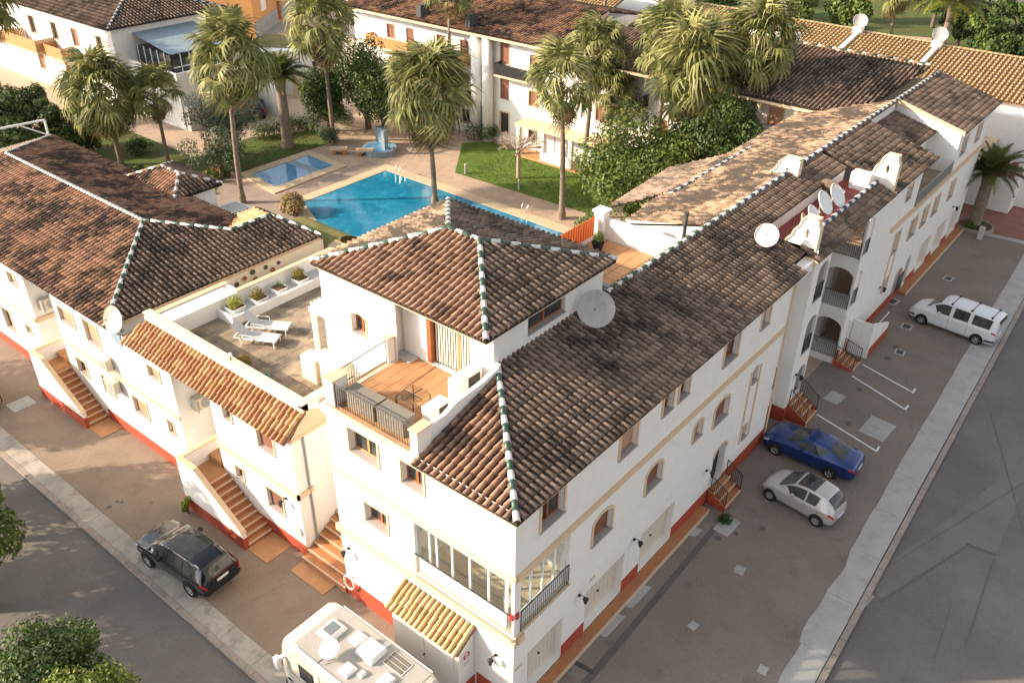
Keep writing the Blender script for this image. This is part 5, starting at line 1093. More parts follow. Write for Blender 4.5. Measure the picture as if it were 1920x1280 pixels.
b = MB(); b.box(35.5, 57.6, 0, 36, 63, 3.0); bpart('side_wall', b, 'white', TL)
b = MB(); b.box(27.6, 60.3, 0, 30.2, 60.9, 2.2); bpart('garden_wall', b, 'lgrey', TL)
# orange building top centre-left
OB = building('orange_building', 'orange rendered house with grey plinth and white shutters', 'house', (52.7, 84, 0)); a0 = Vector((52.7, 84.0, 0)); a1 = Vector((74, 98.5, 0)); U = (a1-a0).normalized(); N_ = Vector((U.y, -U.x, 0)); FO = Face(a0, U, N_); V_ = -N_
oo = [(3.2, 5.4, 2.6, 4.2, .2, 0), (9.0, 10.4, .3, 2.7, .3, 0), (12.5, 14.8, 3.0, 4.6, .2, 0)]
W = MB(); wall(W, FO, 0, 26, 0, 9, oo); W.poly([tuple(a0), tuple(a0+V_*14), tuple(a0+V_*14+Vector((0, 0, 9))), tuple(a0+Vector((0, 0, 9)))]); bpart('wall', W, 'orange', OB)
b = MB(); FO.box(b, -.02, 8.98, .003, .05, 0, 2.0); FO.box(b, 10.42, 26, .003, .05, 0, 2.0); FO.box(b, -1.5, 26, .1, 1.6, -.05, .10); bpart('plinth', b, 'stone', OB)
for o in (oo[0], oo[2]):
    b = MB(); FO.box(b, o[0], (o[0]+o[1])/2-.02, -.15, -.1, o[2], o[3]); FO.box(b, (o[0]+o[1])/2+.02, o[1], -.15, -.1, o[2], o[3]); bpart('window_shutter', b, 'wpaint', OB)
b = MB(); FO.box(b, 9.0, 9.65, -.25, -.2, .3, 2.7); FO.box(b, 9.75, 10.4, -.25, -.2, .3, 2.7); bpart('door', b, 'wood', OB); b = MB(); FO.box(b, 9.0, 10.6, .06, 1.0, 2.9, 3.1); FO.box(b, 8.9, 10.8, .1, 1.1, 3.1, 4.0); bpart('balcony', b, 'wpaint', OB)
# low walled garden with white house between
o = building('garden_wall', 'sand coloured retaining wall with pierced parapet beyond the date palm', 'wall', (36, 57, 0)); b = MB()
c0 = G(590, 182, 0); c1 = G(648, 176, 0); u_ = Vector((c1.x-c0.x, c1.y-c0.y, 0)).normalized()
c0 = c0-u_*2; c1 = c1+u_*12; n_ = Vector((-u_.y, u_.x, 0))
if n_.dot(Vector((1, 1, 0))) < 0: n_ = -n_
b.prism([tuple(c0[:2]), tuple(c1[:2]), tuple((c1+n_*.3)[:2]), tuple((c0+n_*.3)[:2])], 0, 2.0); bpart('wall', b, 'sandwall', o)
b = MB()
for k in range(40):
    q = c0+(c1-c0)*(k/40); b.prism([tuple(q[:2]), tuple((q+u_*.2)[:2]), tuple((q+u_*.2+n_*.15)[:2]), tuple((q+n_*.15)[:2])], 2.0, 2.5)
b.prism([tuple(c0[:2]), tuple(c1[:2]), tuple((c1+n_*.3)[:2]), tuple((c0+n_*.3)[:2])], 2.5, 2.6); bpart('pierced_parapet', b, 'cream', o)
o = building('low_white_house', 'low white house with dark doorway and overgrown roof behind the garden wall', 'house', (46, 64, 0)); b = MB()
d0 = G(480, 150, 1.5); d1 = G(640, 150, 1.5); d0.z = d1.z = 0; u_ = (d1-d0).normalized(); n_ = Vector((-u_.y, u_.x, 0)); n_ = n_ if n_.dot(Vector((1, 1, 0))) > 0 else -n_; FWh = Face(d0, u_, -n_); Lw = (d1-d0).length
b.add([tuple(d0), tuple(d1), tuple(d1+n_*7), tuple(d0+n_*7)]+[tuple(q+Vector((0, 0, 4.4))) for q in (d0, d1, d1+n_*7, d0+n_*7)], [(4,5,6,7),(0,1,5,4),(1,2,6,5),(2,3,7,6),(3,0,4,7)]); bpart('wall', b, 'wpaint', o)
b = MB(); FWh.box(b, Lw*.68, Lw*.72, .01, .05, 1.2, 3.4); bpart('door', b, 'iron', o)
b = MB(); b.prism([tuple((d0+n_*1.5)[:2]), tuple((d1+n_*.3)[:2]), tuple((d1+n_*6.8)[:2]), tuple((d0+n_*6.8)[:2])], 4.41, 4.5); bpart('roof', b, 'scrub', o)
# buildings at the right edge: white annexe with pink shutters, conservatory house
o = building('annexe', 'white rendered annexe with pink shutters behind the last house', 'house', (57, -3, 0)); W = MB(); W.box(57.0, -2.2, 0, 70, 5, 7.2); bpart('wall', W, 'white', o)
F7 = facex(57.0)
for (u, z) in ((-1.3, 2.7), (-1.9, 2.7)):
    b = MB(); F7.box(b, u, u+.35, .003, .05, z, z+1.3); bpart('shutter', b, 'pink', o)
b = MB(); b.box(52.0, -.1, 5.2, 56.99, 4.0, 5.4); b.box(55, -1.0, 4.0, 56.9, 1.0, 4.1); bpart('canopy', b, 'trim', o)
o = building('conservatory_house', 'white house with glazed conservatory and brown roof in the top right corner', 'house', (72, -2, 0)); W = MB(); W.box(72.6, -20, 0, 84, 1.8, 6.6); bpart('wall', W, 'white', o); F8 = facex(72.6)
for k in range(5):
    b = MB(); F8.box(b, -5.0+k*1.3, -3.95+k*1.3, .003, .05, 4.7, 6.3); bpart('pane', b, 'glass', o)
r_, m_ = roof_plane(o, [(71.8, 2.4, 6.6), (71.8, -20, 6.6), (80, -20, 9.3), (80, 2.4, 9.3)], 'tile', pu=.36, pv=.5); lay_tiles(r_, m_, 'tile', o, 60)
for i, (x0, y0, x1, y1, h, lb) in enumerate([(78, 44, 92, 62, 8, 'far brown roofed white house between palm crowns at the top'), (104, -14, 118, -4, 7, 'far brown roofed white house in the top right corner'), (62, 62, 78, 78, 9, 'far white house behind the balcony house roof at the top centre')]):
    o = building('distant_house', lb, 'house', (x0, y0, 0)); W = MB(); W.box(x0+.4, y0+.4, 0, x1-.4, y1-.4, h-.3); bpart('wall', W, 'white', o); ym = (y0+y1)/2; xm = (x0+x1)/2
    for pp in ([(x0, y1, h-.3), (x0, y0, h-.3), (xm, y0, h+1.8), (xm, y1, h+1.8)], [(x1, y0, h-.3), (x1, y1, h-.3), (xm, y1, h+1.8), (xm, y0, h+1.8)]):
        r_, m_ = roof_plane(o, pp, 'tile', pu=.4, pv=.6); lay_tiles(r_, m_, 'tile', o, 0)
    for k in range(5):
        for z in (1.2, 4.2): b = MB(); facex(x0+.4).box(b, y0+2+k*3, y0+3.1+k*3, .003, .06, z, z+1.4); bpart('window', b, 'glass', o)
# park beyond the yellow roofs
sheet('lawn', [(72, 4), (74, 30), (125, 45), (150, 10), (110, -5)], -0.10, 'grass_d'); sheet('garden_path', [(84, 26), (90, 34), (108, 30), (112, 20), (98, 18)], -0.09, 'pave')
b = MB(); b.poly([(86, 26, -.07), (92, 33.5, -.07), (104, 30, -.07), (98, 23.5, -.07)]); part('pool_water', b, 'water2', None, kind='structure')
sheet('plaza', [(52.0, -8.5), (52.4, 1), (57, 1), (66, -3), (66, -8)], -0.05, 'brick')
# ================================================================== VEHICLES
def cr(P, t):
    """Catmull-Rom through rows of numbers, t in 0..len-1"""
    n = len(P); i = min(int(t), n-2); f = t-i; p1 = P[i]; p2 = P[i+1]; p0 = P[i-1] if i > 0 else 2*p1-p2; p3 = P[i+2] if i+2 < n else 2*p2-p1
    return 0.5*(2*p1+(p2-p0)*f+(2*p0-5*p1+4*p2-p3)*f*f+(3*p1-p0-3*p2+p3)*f**3)
class Loft:
    def __init__(s, st): s.st = np.array(st, float); s.x = s.st[:, 0]
    def sec(s, x):
        x = min(max(x, s.x[0]), s.x[-1]); i = int(np.searchsorted(s.x, x, side='right')-1); i = min(i, len(s.x)-2)
        t = i+(x-s.x[i])/(s.x[i+1]-s.x[i]); return cr(s.st, t)
    def P(s, x, v):
        _, w_, zb, zt, wr, z0 = s.sec(x); cw = .035
        zt = max(zt, zb+.015); wr = min(wr, w_*.97)
        zm = z0+(zb-z0)*.55
        Q = np.array([(0, zt+cw), (wr*.55, zt+cw*.75), (wr*.9, zt+.0), (wr, zt-.035), (w_*.955, zb), (w_, zb-.10), (w_*1.0, zm), (w_*.975, z0+.12), (w_*.90, z0)])
        q = cr(Q, v) if True else None
        i = min(int(v), 7); f = v-i; lin = Q[i]*(1-f)+Q[i+1]*f; q = q*.45+lin*.55
        return Vector((x, q[0], q[1]))
    def grid(s, mb, x0, x1, v0, v1, nx, nv, sy=1, off=0.0, taper=None):
        vs = []
        for i in range(nx+1):
            f = i/nx
            for j in range(nv+1):
                g_ = j/nv; xa, xb = (x0, x1) if not taper else (x0+taper[0]*g_, x1+taper[1]*g_)
                x = xa+(xb-xa)*f; v = v0+(v1-v0)*g_; p = s.P(x, v)
                if off:
                    a = s.P(x+.02, v)-s.P(x-.02, v); b = s.P(x, min(v+.05, 8))-s.P(x, max(v-.05, 0)); n = a.cross(b)
                    if n.length > 0: n.normalize(); n = n if (n.z > 0 or n.y > 0 and abs(n.z) < .3) else -n; p = p+n*off
                vs.append((p.x, p.y*sy, p.z))
        fs = []
        for i in range(nx):
            for j in range(nv):
                a = i*(nv+1)+j; q = (a, a+1, a+nv+2, a+nv+1); fs.append(q if sy > 0 else q[::-1])
        return mb.add(vs, fs)
def wheel(parent, x, y, r, wd=.2, spokes=5, rim='chrome'):
    s = 1 if y > 0 else -1
    t = MB(); t.lathe((0, 0, 0), [(r*.62, -wd/2), (r*.93, -wd/2), (r, -wd*.32), (r, wd*.32), (r*.93, wd/2), (r*.62, wd/2)], 22); M_ = Matrix.Translation((x, y, r)) @ Matrix.Rotation(math.pi/2*-s, 4, 'X')
    t.v = [tuple(M_ @ Vector(p)) for p in t.v]; w_ = part('wheel', t, 'tyre', parent, True)
    d = MB(); d.X = M_; d.m = 1; d.cyl((0, 0, wd*.22), (0, 0, wd*.24), r*.62, n=20); d.m = 0
    d.lathe((0, 0, 0), [(r*.56, wd*.26), (r*.63, wd*.42), (r*.66, wd*.40)], 22); d.cyl((0, 0, wd*.3), (0, 0, wd*.42), r*.16, n=10)
    for k in range(spokes):
        a = 2*math.pi*k/spokes; c_, s_ = math.cos(a), math.sin(a); h = r*.095
        d.add([(c_*r*.1-s_*h*1.3, s_*r*.1+c_*h*1.3, wd*.40), (c_*r*.1+s_*h*1.3, s_*r*.1-c_*h*1.3, wd*.40), (c_*r*.6+s_*h, s_*r*.6-c_*h, wd*.36), (c_*r*.6-s_*h, s_*r*.6+c_*h, wd*.36),
               (c_*r*.1-s_*h*1.3, s_*r*.1+c_*h*1.3, wd*.26), (c_*r*.1+s_*h*1.3, s_*r*.1-c_*h*1.3, wd*.26), (c_*r*.6+s_*h, s_*r*.6-c_*h, wd*.26), (c_*r*.6-s_*h, s_*r*.6+c_*h, wd*.26)], [(0,1,2,3),(0,4,5,1),(2,6,7,3),(1,5,6,2),(3,7,4,0)])
    part('rim', d, [rim, 'dark'], w_); return w_
def car(name, label, cat, loc, rz, st, wheels, r, pm, ws, rw, sides, roofg=None, rails=False, spokes=5, lamps=(.7, .72), rack=False, rim='chrome', clad=None, shelf=None):
    o = thing(name, label, cat, loc, rz); L = Loft(st); x0, x1 = L.x[0], L.x[-1]
    b = MB()
    for sy in (1, -1): L.grid(b, x0, x1, 0, 8, 64, 30, sy)
    for xe in (x0, x1):
        pts = [L.P(xe, v*.4) for v in range(21)]; b.add([tuple(p) for p in pts]+[(p.x, -p.y, p.z) for p in pts[::-1]], [list(range(42))])
    part('body', b, pm, o, True)
    def g(nm, a, b_, v0, v1, both=False, m='glass', off=.006, taper=None, nx=10, nv=8):
        for sy in ((1, -1)):
            mb = MB(); L.grid(mb, a, b_, v0, v1, nx, nv, sy, off, taper)
            if both: part(nm, mb, m, o, True)
            elif sy == 1: keep = mb
            else: keep.add(mb.v, mb.f); part(nm, keep, m, o, True)
    g('windscreen', ws[0], ws[1], 0, 2.6, taper=(-.0, -.0)); g('rear_window', rw[0], rw[1], 0, 2.4)
    for (a, b_, ta, tb) in sides: g('side_window', a, b_, 3.12, 3.92, True, taper=(ta, tb), nv=4)
    if roofg: g('sunroof', roofg[0], roofg[1], 0, 2.1, m='glass' if len(roofg) < 3 else roofg[2])
    for wx in wheels:
        wy = L.P(wx, 6).y
        for s in (1, -1):
            d = MB(); d.X = Matrix.Translation((wx, s*(wy-.03), r*1.04)); n = 18; rr = r*1.16
            pts = [(rr*math.cos(math.pi*i/n), s*.037, rr*math.sin(math.pi*i/n)) for i in range(n+1)]
            pts += [(rr, s*.037, -r*.72), (-rr, s*.037, -r*.72)][0:0]; d.add([(rr, s*.037, -r*.6)]+pts+[(-rr, s*.037, -r*.6)], [list(range(n+3))]); part('wheel_arch', d, 'dark', o)
            wheel(o, wx, s*(wy-.055), r, .2, spokes, rim)
    zl = st[0][2]
    for s in (1, -1):   # lamps follow the body surface
        h = MB(); L.grid(h, x0+.02, x0+.26, 4.15, 5.1, 5, 4, s, .010); part('tail_lamp', h, 'redlamp', o, True)
        h = MB(); L.grid(h, x1-.42, x1-.10, 4.1, 4.95, 6, 4, s, .010); part('headlight', h, 'clearlamp', o, True)
        h = MB(); p = L.P(ws[0]-.12, 4.0); X = p.x; h.box(X-.09, s*(p.y+.03), p.z+.02, X+.05, s*(p.y+.2), p.z+.16); h.box(X-.03, s*(p.y-.02), p.z+.01, X+.02, s*(p.y+.04), p.z+.06); part('mirror', h, pm if pm != 'p_black' else 'dark', o)
    h = MB(); h.box(x0-.025, -.26, .52 if not shelf else shelf, x0+.12, .26, .63 if not shelf else shelf+.11); part('number_plate', h, 'plate', o)
    if rails:
        for s in (1, -1):
            p0 = L.P(sides[0][1]-.1, 2.7); p1 = L.P(rw[1]+.1, 2.7); m = MB(); m.tube([(p0.x, s*p0.y, p0.z), (p0.x-.15, s*p0.y, p0.z+.06), (p1.x+.15, s*p1.y, p1.z+.06), (p1.x, s*p1.y, p1.z)], .018); part('roof_rail', m, 'chrome', o)
    if rack:
        for xx in rack:
            p = L.P(xx, 2.8); m = MB(); m.cyl((xx, -p.y, p.z+.06), (xx, p.y, p.z+.06), .02, n=6); m.box(xx-.05, p.y-.06, p.z-.02, xx+.05, p.y+.03, p.z+.08); m.box(xx-.05, -p.y-.03, p.z-.02, xx+.05, -p.y+.06, p.z+.08); part('roof_bar', m, 'dark', o)
    if clad:
        m = MB()
        for sy in (1, -1):
            L.grid(m, x0, x0+.5, 6.6, 8, 8, 4, sy, .012); L.grid(m, x1-.45, x1, 6.2, 8, 8, 4, sy, .012); L.grid(m, wheels[0]+.4, wheels[1]-.4, 7.2, 8, 8, 4, sy, .012)
        part('bumper_trim', m, 'dark', o, True)
    # seams and handles
    for (a, b_, ta, tb) in sides[:2]:
        for sy in (1, -1):
            m = MB()
            for xx in (a,):
                for k in range(8):
                    v = 4.0+k*.42; p = L.P(xx-.03, v); q = L.P(xx-.03, v+.42); m.add([(p.x-.006, sy*(p.y+.004), p.z), (p.x+.006, sy*(p.y+.004), p.z), (q.x+.006, sy*(q.y+.004), q.z), (q.x-.006, sy*(q.y+.004), q.z)], [(0, 1, 2, 3)])
            part('door_seam', m, 'dark', o)
    return o
def place(fw, rw_, z=0.0):
    """ground position and heading from the two near-side wheel contact points"""
    a = G(*fw, z); b = G(*rw_, z); d = (a-b); return a, b, math.atan2(d.y, d.x), d.length
# stations: x, half width, belt z, roof/hood z, roof half width, bottom z
def scale(st, sx, sy, sz): return [(x*sx, w_*sy, zb*sz, zt*sz, wr*sy, z0*sz) for x, w_, zb, zt, wr, z0 in st]
COUPE = [(-2.30, .60, .68, .72, .5, .38), (-2.22, .76, .86, .92, .62, .26), (-1.95, .86, .93, 1.00, .68, .22), (-1.60, .89, .94, 1.06, .66, .2), (-1.0, .90, .93, 1.28, .58, .19), (-.45, .90, .92, 1.36, .58, .19), (.15, .90, .91, 1.33, .60, .19), (.65, .90, .90, 1.12, .66, .19), (1.0, .89, .88, .95, .70, .19), (1.5, .88, .83, .88, .68, .2), (1.95, .84, .74, .79, .62, .2), (2.2, .72, .60, .66, .5, .24), (2.28, .58, .48, .53, .42, .34)]
SMALL = [(-1.76, .52, .62, .66, .42, .40), (-1.70, .68, .80, .95, .50, .30), (-1.50, .78, .92, 1.22, .52, .26), (-1.2, .81, .93, 1.42, .54, .24), (-.7, .82, .92, 1.48, .56, .22), (-.1, .82, .91, 1.47, .57, .22), (.35, .82, .90, 1.36, .58, .22), (.75, .82, .88, 1.10, .62, .22), (1.05, .80, .86, .94, .62, .23), (1.4, .77, .78, .85, .56, .24), (1.65, .68, .64, .70, .48, .28), (1.77, .54, .50, .55, .4, .36)]
VAN = [(-2.10, .76, 1.0, 1.50, .60, .36), (-2.06, .84, 1.06, 1.72, .64, .30), (-1.9, .87, 1.10, 1.80, .66, .26), (-1.0, .89, 1.10, 1.82, .68, .24), (0, .89, 1.08, 1.82, .68, .24), (.55, .89, 1.07, 1.78, .67, .24), (.95, .89, 1.05, 1.52, .66, .24), (1.30, .88, 1.03, 1.18, .66, .24), (1.6, .86, .95, 1.04, .64, .25), (1.9, .80, .82, .90, .58, .27), (2.05, .70, .62, .70, .5, .30), (2.12, .58, .50, .56, .42, .38)]
SUV = [(-2.30, .72, .80, .95, .58, .45), (-2.24, .86, .98, 1.20, .62, .36), (-2.0, .91, 1.06, 1.46, .62, .32), (-1.5, .93, 1.08, 1.62, .64, .30), (-.6, .93, 1.07, 1.66, .66, .28), (.2, .93, 1.05, 1.63, .66, .28), (.7, .93, 1.03, 1.45, .68, .28), (1.12, .93, 1.02, 1.16, .72, .28), (1.5, .92, .99, 1.08, .74, .29), (2.0, .88, .90, 1.00, .70, .32), (2.22, .78, .74, .84, .6, .38), (2.30, .64, .60, .68, .5, .45)]
def put(fw, rw_, wheels, hw, side):
    a, b, ang, d = place(fw, rw_); mid = (a+b)/2; k = d/(wheels[1]-wheels[0]); c0 = (wheels[0]+wheels[1])/2*k
    n = Vector((-math.sin(ang), math.cos(ang), 0))*side; u = Vector((math.cos(ang), math.sin(ang), 0))
    p = mid+n*hw-u*c0; return (p.x, p.y, 0.0), ang, k
# the near side (towards the camera) carries the visible wheels, the centre lies one half width beyond them
loc, a_, k = put((1452, 851), (1553, 895), (-1.25, 1.45), .84, -1)
car('blue_coupe', 'dark blue two door car parked nose to the wall by tower steps', 'car', loc, a_, scale(COUPE, k, 1, 1), (-1.25*k, 1.45*k), .31, 'p_blue', (.32*k, .98*k), (-1.62*k, -.95*k), [(-.15*k, .62*k, -.0, -.32), (-.95*k, -.22*k, .25, 0)], shelf=.62)
loc, a_, k = put((1442, 936), (1528, 984), (-1.08, 1.22), .76, -1)
car('silver_city_car', 'small silver two door car with dark glass roof beside the blue car', 'car', loc, a_, scale(SMALL, k, 1, 1), (-1.08*k, 1.22*k), .29, 'p_silver', (.32*k, .98*k), (-1.66*k, -1.28*k), [(-.35*k, .62*k, 0, -.28), (-1.0*k, -.42*k, .12, 0)], roofg=(-.62*k, .2*k), lamps=(.72, .70), spokes=9)
loc, a_, k = put((1725, 607), (1827, 645), (-1.35, 1.35), .84, -1)
car('white_van', 'white passenger van with three roof bars parked across the far spaces', 'van', loc, a_, scale(VAN, k, 1.0, 1.0), (-1.35*k, 1.35*k), .32, 'p_white', (.72*k, 1.32*k), (-2.10*k, -2.04*k), [(.15*k, .95*k, 0, -.25), (-.75*k, -.02*k, 0, 0), (-1.8*k, -.92*k, .05, 0)], rack=(.2*k, -.75*k, -1.7*k), lamps=(.95, .80), clad=True, spokes=6, shelf=.7)
loc, a_, k = put((283, 1060), (362, 1115), (-1.35, 1.33), .86, -1)
car('black_suv', 'glossy black sport utility car parked on left street straddling the pavement', 'car', loc, a_, scale(SUV, k, 1, 1), (-1.35*k, 1.33*k), .36, 'p_black', (.42*k, 1.08*k), (-2.22*k, -1.9*k), [(.0, .66*k, 0, -.3), (-.95*k, -.08*k, 0, 0), (-1.75*k, -1.02*k, .35, 0)], roofg=(-1.3*k, .2*k), rails=True, lamps=(.98, .86), clad=True, rim='grey', shelf=.85)
q = G(492, 225, 0); car('parked_car', 'dark car half hidden behind the date palm at the courtyard corner', 'car', (q.x+.5, q.y+2.0, 0), rad(60), SUV, (-1.35, 1.33), .36, 'p_dark', (.42, 1.08), (-2.22, -1.9), [(.0, .66, 0, -.3), (-.95, -.08, 0, 0)])
q = G(-12, 742, 0); car('parked_car', 'white car just entering the picture at the left edge', 'car', (q.x-.9, q.y+.6, 0), rad(-90), VAN, (-1.35, 1.35), .32, 'p_white', (.72, 1.32), (-2.10, -2.04), [(.15, .95, 0, -.25), (-.75, -.02, 0, 0)])
for i, (px, py) in enumerate(((655, 8), (690, 3))):
    q = G(px, py, 0); car('parked_car', ['white car parked far away at the top centre street, left one', 'grey car parked far away at the top centre street, right one'][i], 'car', (q.x, q.y, 0), rad(20), VAN, (-1.35, 1.35), .32, ['p_white', 'p_silver'][i], (.72, 1.32), (-2.10, -2.04), [(.15, .95, 0, -.25)])
# motorhome
H = thing('motorhome', 'large cream motorhome with roof hatches, solar panel and dish at the bottom', 'motorhome', (-3.22, 4.1, 0), rad(90)); H.scale = (.78, 1, 1); hw, hl, zt = 1.12, 3.55, 2.92
b = MB(); prof = [(-hl, .45), (-hl, zt-.12), (-hl+.14, zt), (2.55, zt), (3.05, zt-.12), (3.38, zt-.5), (3.5, 1.9), (3.62, 1.2), (3.6, .45)]
def rr_sec(x, z0, z1, w_, r=.16):
    pts = [(w_, z0), (w_, z1-r), (w_-r*.3, z1-r*.3), (w_-r, z1)]; return pts+[(-y, z) for y, z in pts[::-1]]
secs = [(-3.55, 2.72, 1.0), (-3.45, 2.86, 1.08), (-3.2, 2.92, 1.12), (2.2, 2.92, 1.12), (2.75, 2.88, 1.10), (3.1, 2.72, 1.06), (3.35, 2.35, 1.02), (3.48, 1.8, 1.0), (3.6, 1.2, .98), (3.62, .9, .92)]
vs = []; 
for x, z1, w_ in secs: vs += [(x, y, z) for y, z in rr_sec(x, .42, z1, w_, .14)]
n = 8; fs = []
for i in range(len(secs)-1):
    for j in range(n): fs.append((i*n+j, i*n+(j+1) % n, (i+1)*n+(j+1) % n, (i+1)*n+j))
fs += [list(range(n))[::-1], list(range((len(secs)-1)*n, len(secs)*n))]
b.add(vs, fs); part('body', b, 'rvside', H)
b = MB(); b.slab([(-3.2, -1.0, 2.935), (2.35, -1.0, 2.935), (2.35, 1.0, 2.935), (-3.2, 1.0, 2.935)], .02); part('roof_panel', b, 'rvroof', H)
for s in (1, -1): b = MB(); b.tube([(2.2, s*1.08, 2.95), (-3.2, s*1.08, 2.95)], .022); b.tube([(2.9, s*1.1, 2.55), (-3.45, s*1.15, 2.55)], .014); part('awning_rail', b, 'wpaint', H)
def rbox(nm, x, y, a, c_, h, m='wpaint', ins=.06, rot=0, lid=None):
    b = MB(); b.X = Matrix.Translation((x, y, 2.94)) @ Matrix.Rotation(rot, 4, 'Z'); q0 = [(-a, -c_), (a, -c_), (a, c_), (-a, c_)]
    vs = [(px, py, 0) for px, py in q0]+[(px, py, h*.55) for px, py in q0]+[(px*(1-ins/a), py*(1-ins/c_), h) for px, py in q0]
    b.add(vs, [(0,1,5,4),(1,2,6,5),(2,3,7,6),(3,0,4,7),(4,5,9,8),(5,6,10,9),(6,7,11,10),(7,4,8,11),(8,9,10,11)]); p_ = part(nm, b, m, H)
    if lid: d = MB(); d.X = b.X; d.box(-a*.62, -c_*.62, h+.001, a*.62, c_*.62, h+.02); part('glazing', d, lid, p_)
rbox('skylight', 1.55, -.1, .42, .38, .17, 'wpaint', .1, 0, 'smoke'); rbox('roof_vent', .4, -.45, .27, .24, .12); rbox('air_conditioner', -.55, -.35, .50, .36, .24); rbox('roof_vent', -.45, .62, .27, .24, .13); rbox('roof_vent', -1.05, .42, .13, .12, .12); rbox('roof_vent', -2.05, .1, .27, .24, .13); rbox('roof_vent', -.75, -.85, .14, .14, .04, 'clearlamp', .03)
b = MB(); b.box(-2.35, -.88, 2.94, -1.25, -.32, 2.965); p_ = part('solar_panel', b, 'wpaint', H)
for k in range(3): b = MB(); b.box(-2.32, -.86+k*.18, 2.966, -1.28, -.70+k*.18, 2.972); part('solar_cell_strip', b, 'solar', p_)
b = MB(); b.box(-3.2, .25, 2.94, -2.6, .8, 2.97); part('solar_panel', b, 'solar', H)
D = thing('satellite_dish', 'flat white octagonal dish raised above the motorhome roof', 'satellite dish', (-3.95, 4.55, 2.94)); 
b = MB(); b.cyl((0, 0, 0), (0, 0, .22), .03); b.tube([(0, 0, .2), (-.35, .1, .1)], .02); part('mast', b, 'dark', D)
b = MB(); b.X = Matrix.Translation((.12, .05, .38)) @ Matrix.Rotation(rad(-22), 4, 'Y'); b.cyl((0, 0, -.015), (0, 0, .015), .36, n=8); part('plate', b, 'wpaint', D)
for (x0, x1, z0, z1) in ((1.15, 2.1, 1.45, 2.15), (-.9, .6, 1.45, 2.05), (-2.6, -1.5, 1.45, 2.05)):
    b = MB(); b.box(x0, 1.121, z0, x1, 1.135, z1); b.m = 1; b.box(x0+.05, 1.136, z0+.05, x1-.05, 1.15, z1-.05); part('side_window', b, ['dark', 'glass'], H)
b = MB(); b.box(.72, 1.122, .55, 1.08, 1.14, 2.4); part('door', b, 'rvside', H)
b = MB(); b.add([(3.12, -.9, 2.62), (3.12, .9, 2.62), (3.52, .92, 1.55), (3.52, -.92, 1.55)], [(0, 1, 2, 3)]); b.v = [(x+.06, y, z+.02) for x, y, z in b.v]; part('windscreen', b, 'glass', H)
for s in (1, -1):
    b = MB(); b.box(3.2, s*1.02, 1.7, 3.4, s*1.3, 1.78); b.box(3.15, s*1.25, 1.45, 3.4, s*1.42, 1.95); part('mirror', b, 'wpaint', H)
    for x in (-2.1, 2.3):
        wheel(H, x, s*1.02, .35).scale = (1/.78, 1, 1)
    b = MB(); b.box(3.5, s*.6, .8, 3.64, s*.9, 1.05); part('headlight', b, 'clearlamp', H)
b = MB()
for s in (1, -1): b.box(-3.4, s*1.122, 1.25, 2.8, s*1.128, 1.30); b.box(-3.4, s*1.122, .5, 3.2, s*1.127, .72)
part('side_stripe', b, 'grey', H)

# ================================================================== VEGETATION
def fan_frond(seed, mk, droop=1.0, size=1.0):
    """one fan palm leaf: thin stalk and a pleated, split blade whose tips hang, some segments torn away"""
    rn = random.Random(seed); mb = MB(); Ls = 1.25
    pts = [Vector((0, 0, 0)), Vector((.4, 0, .13)), Vector((.85, 0, .12)), Vector((Ls, 0, .0))]
    for a, b in zip(pts, pts[1:]): mb.add([a+Vector((0, .016, 0)), a-Vector((0, .016, 0)), b-Vector((0, .012, 0)), b+Vector((0, .012, 0))], [(0, 1, 2, 3)])
    hub = pts[-1]; n = 17; tw = rn.uniform(-.3, .3)
    for k in range(n):
        if rn.random() < .10: continue
        a = rad(-115+230*k/(n-1)); l = rn.uniform(.62, .88)*size*(1-.22*abs(k-(n-1)/2)/(n/2)); c_, s_ = math.cos(a), math.sin(a); w_ = .05*size
        z1 = .06-.05*droop+tw*s_*.3
        p1 = hub+Vector((c_*l*.52, s_*l*.52, z1)); p2 = hub+Vector((c_*l*.82, s_*l*.82, z1-(.16+rn.random()*.14)*droop)); p3 = hub+Vector((c_*l*(.92+rn.random()*.1), s_*l*(.92+rn.random()*.1), z1-(.42+rn.random()*.45)*droop))
        nn = Vector((-s_, c_, 0)); mb.add([hub, p1-nn*w_, p1+nn*w_, p2-nn*w_*.6, p2+nn*w_*.6, p3], [(0, 1, 2), (1, 3, 4, 2), (3, 5, 4)])
    return mb.mesh('fan_frond', [mk])
FF = [fan_frond(i, 'frond' if i % 3 else 'frond_lt', .8+.22*(i % 4), .9+.12*(i % 3)) for i in range(7)]; FD = [fan_frond(19+i, 'frond_dry', 2.0, .95) for i in range(3)]
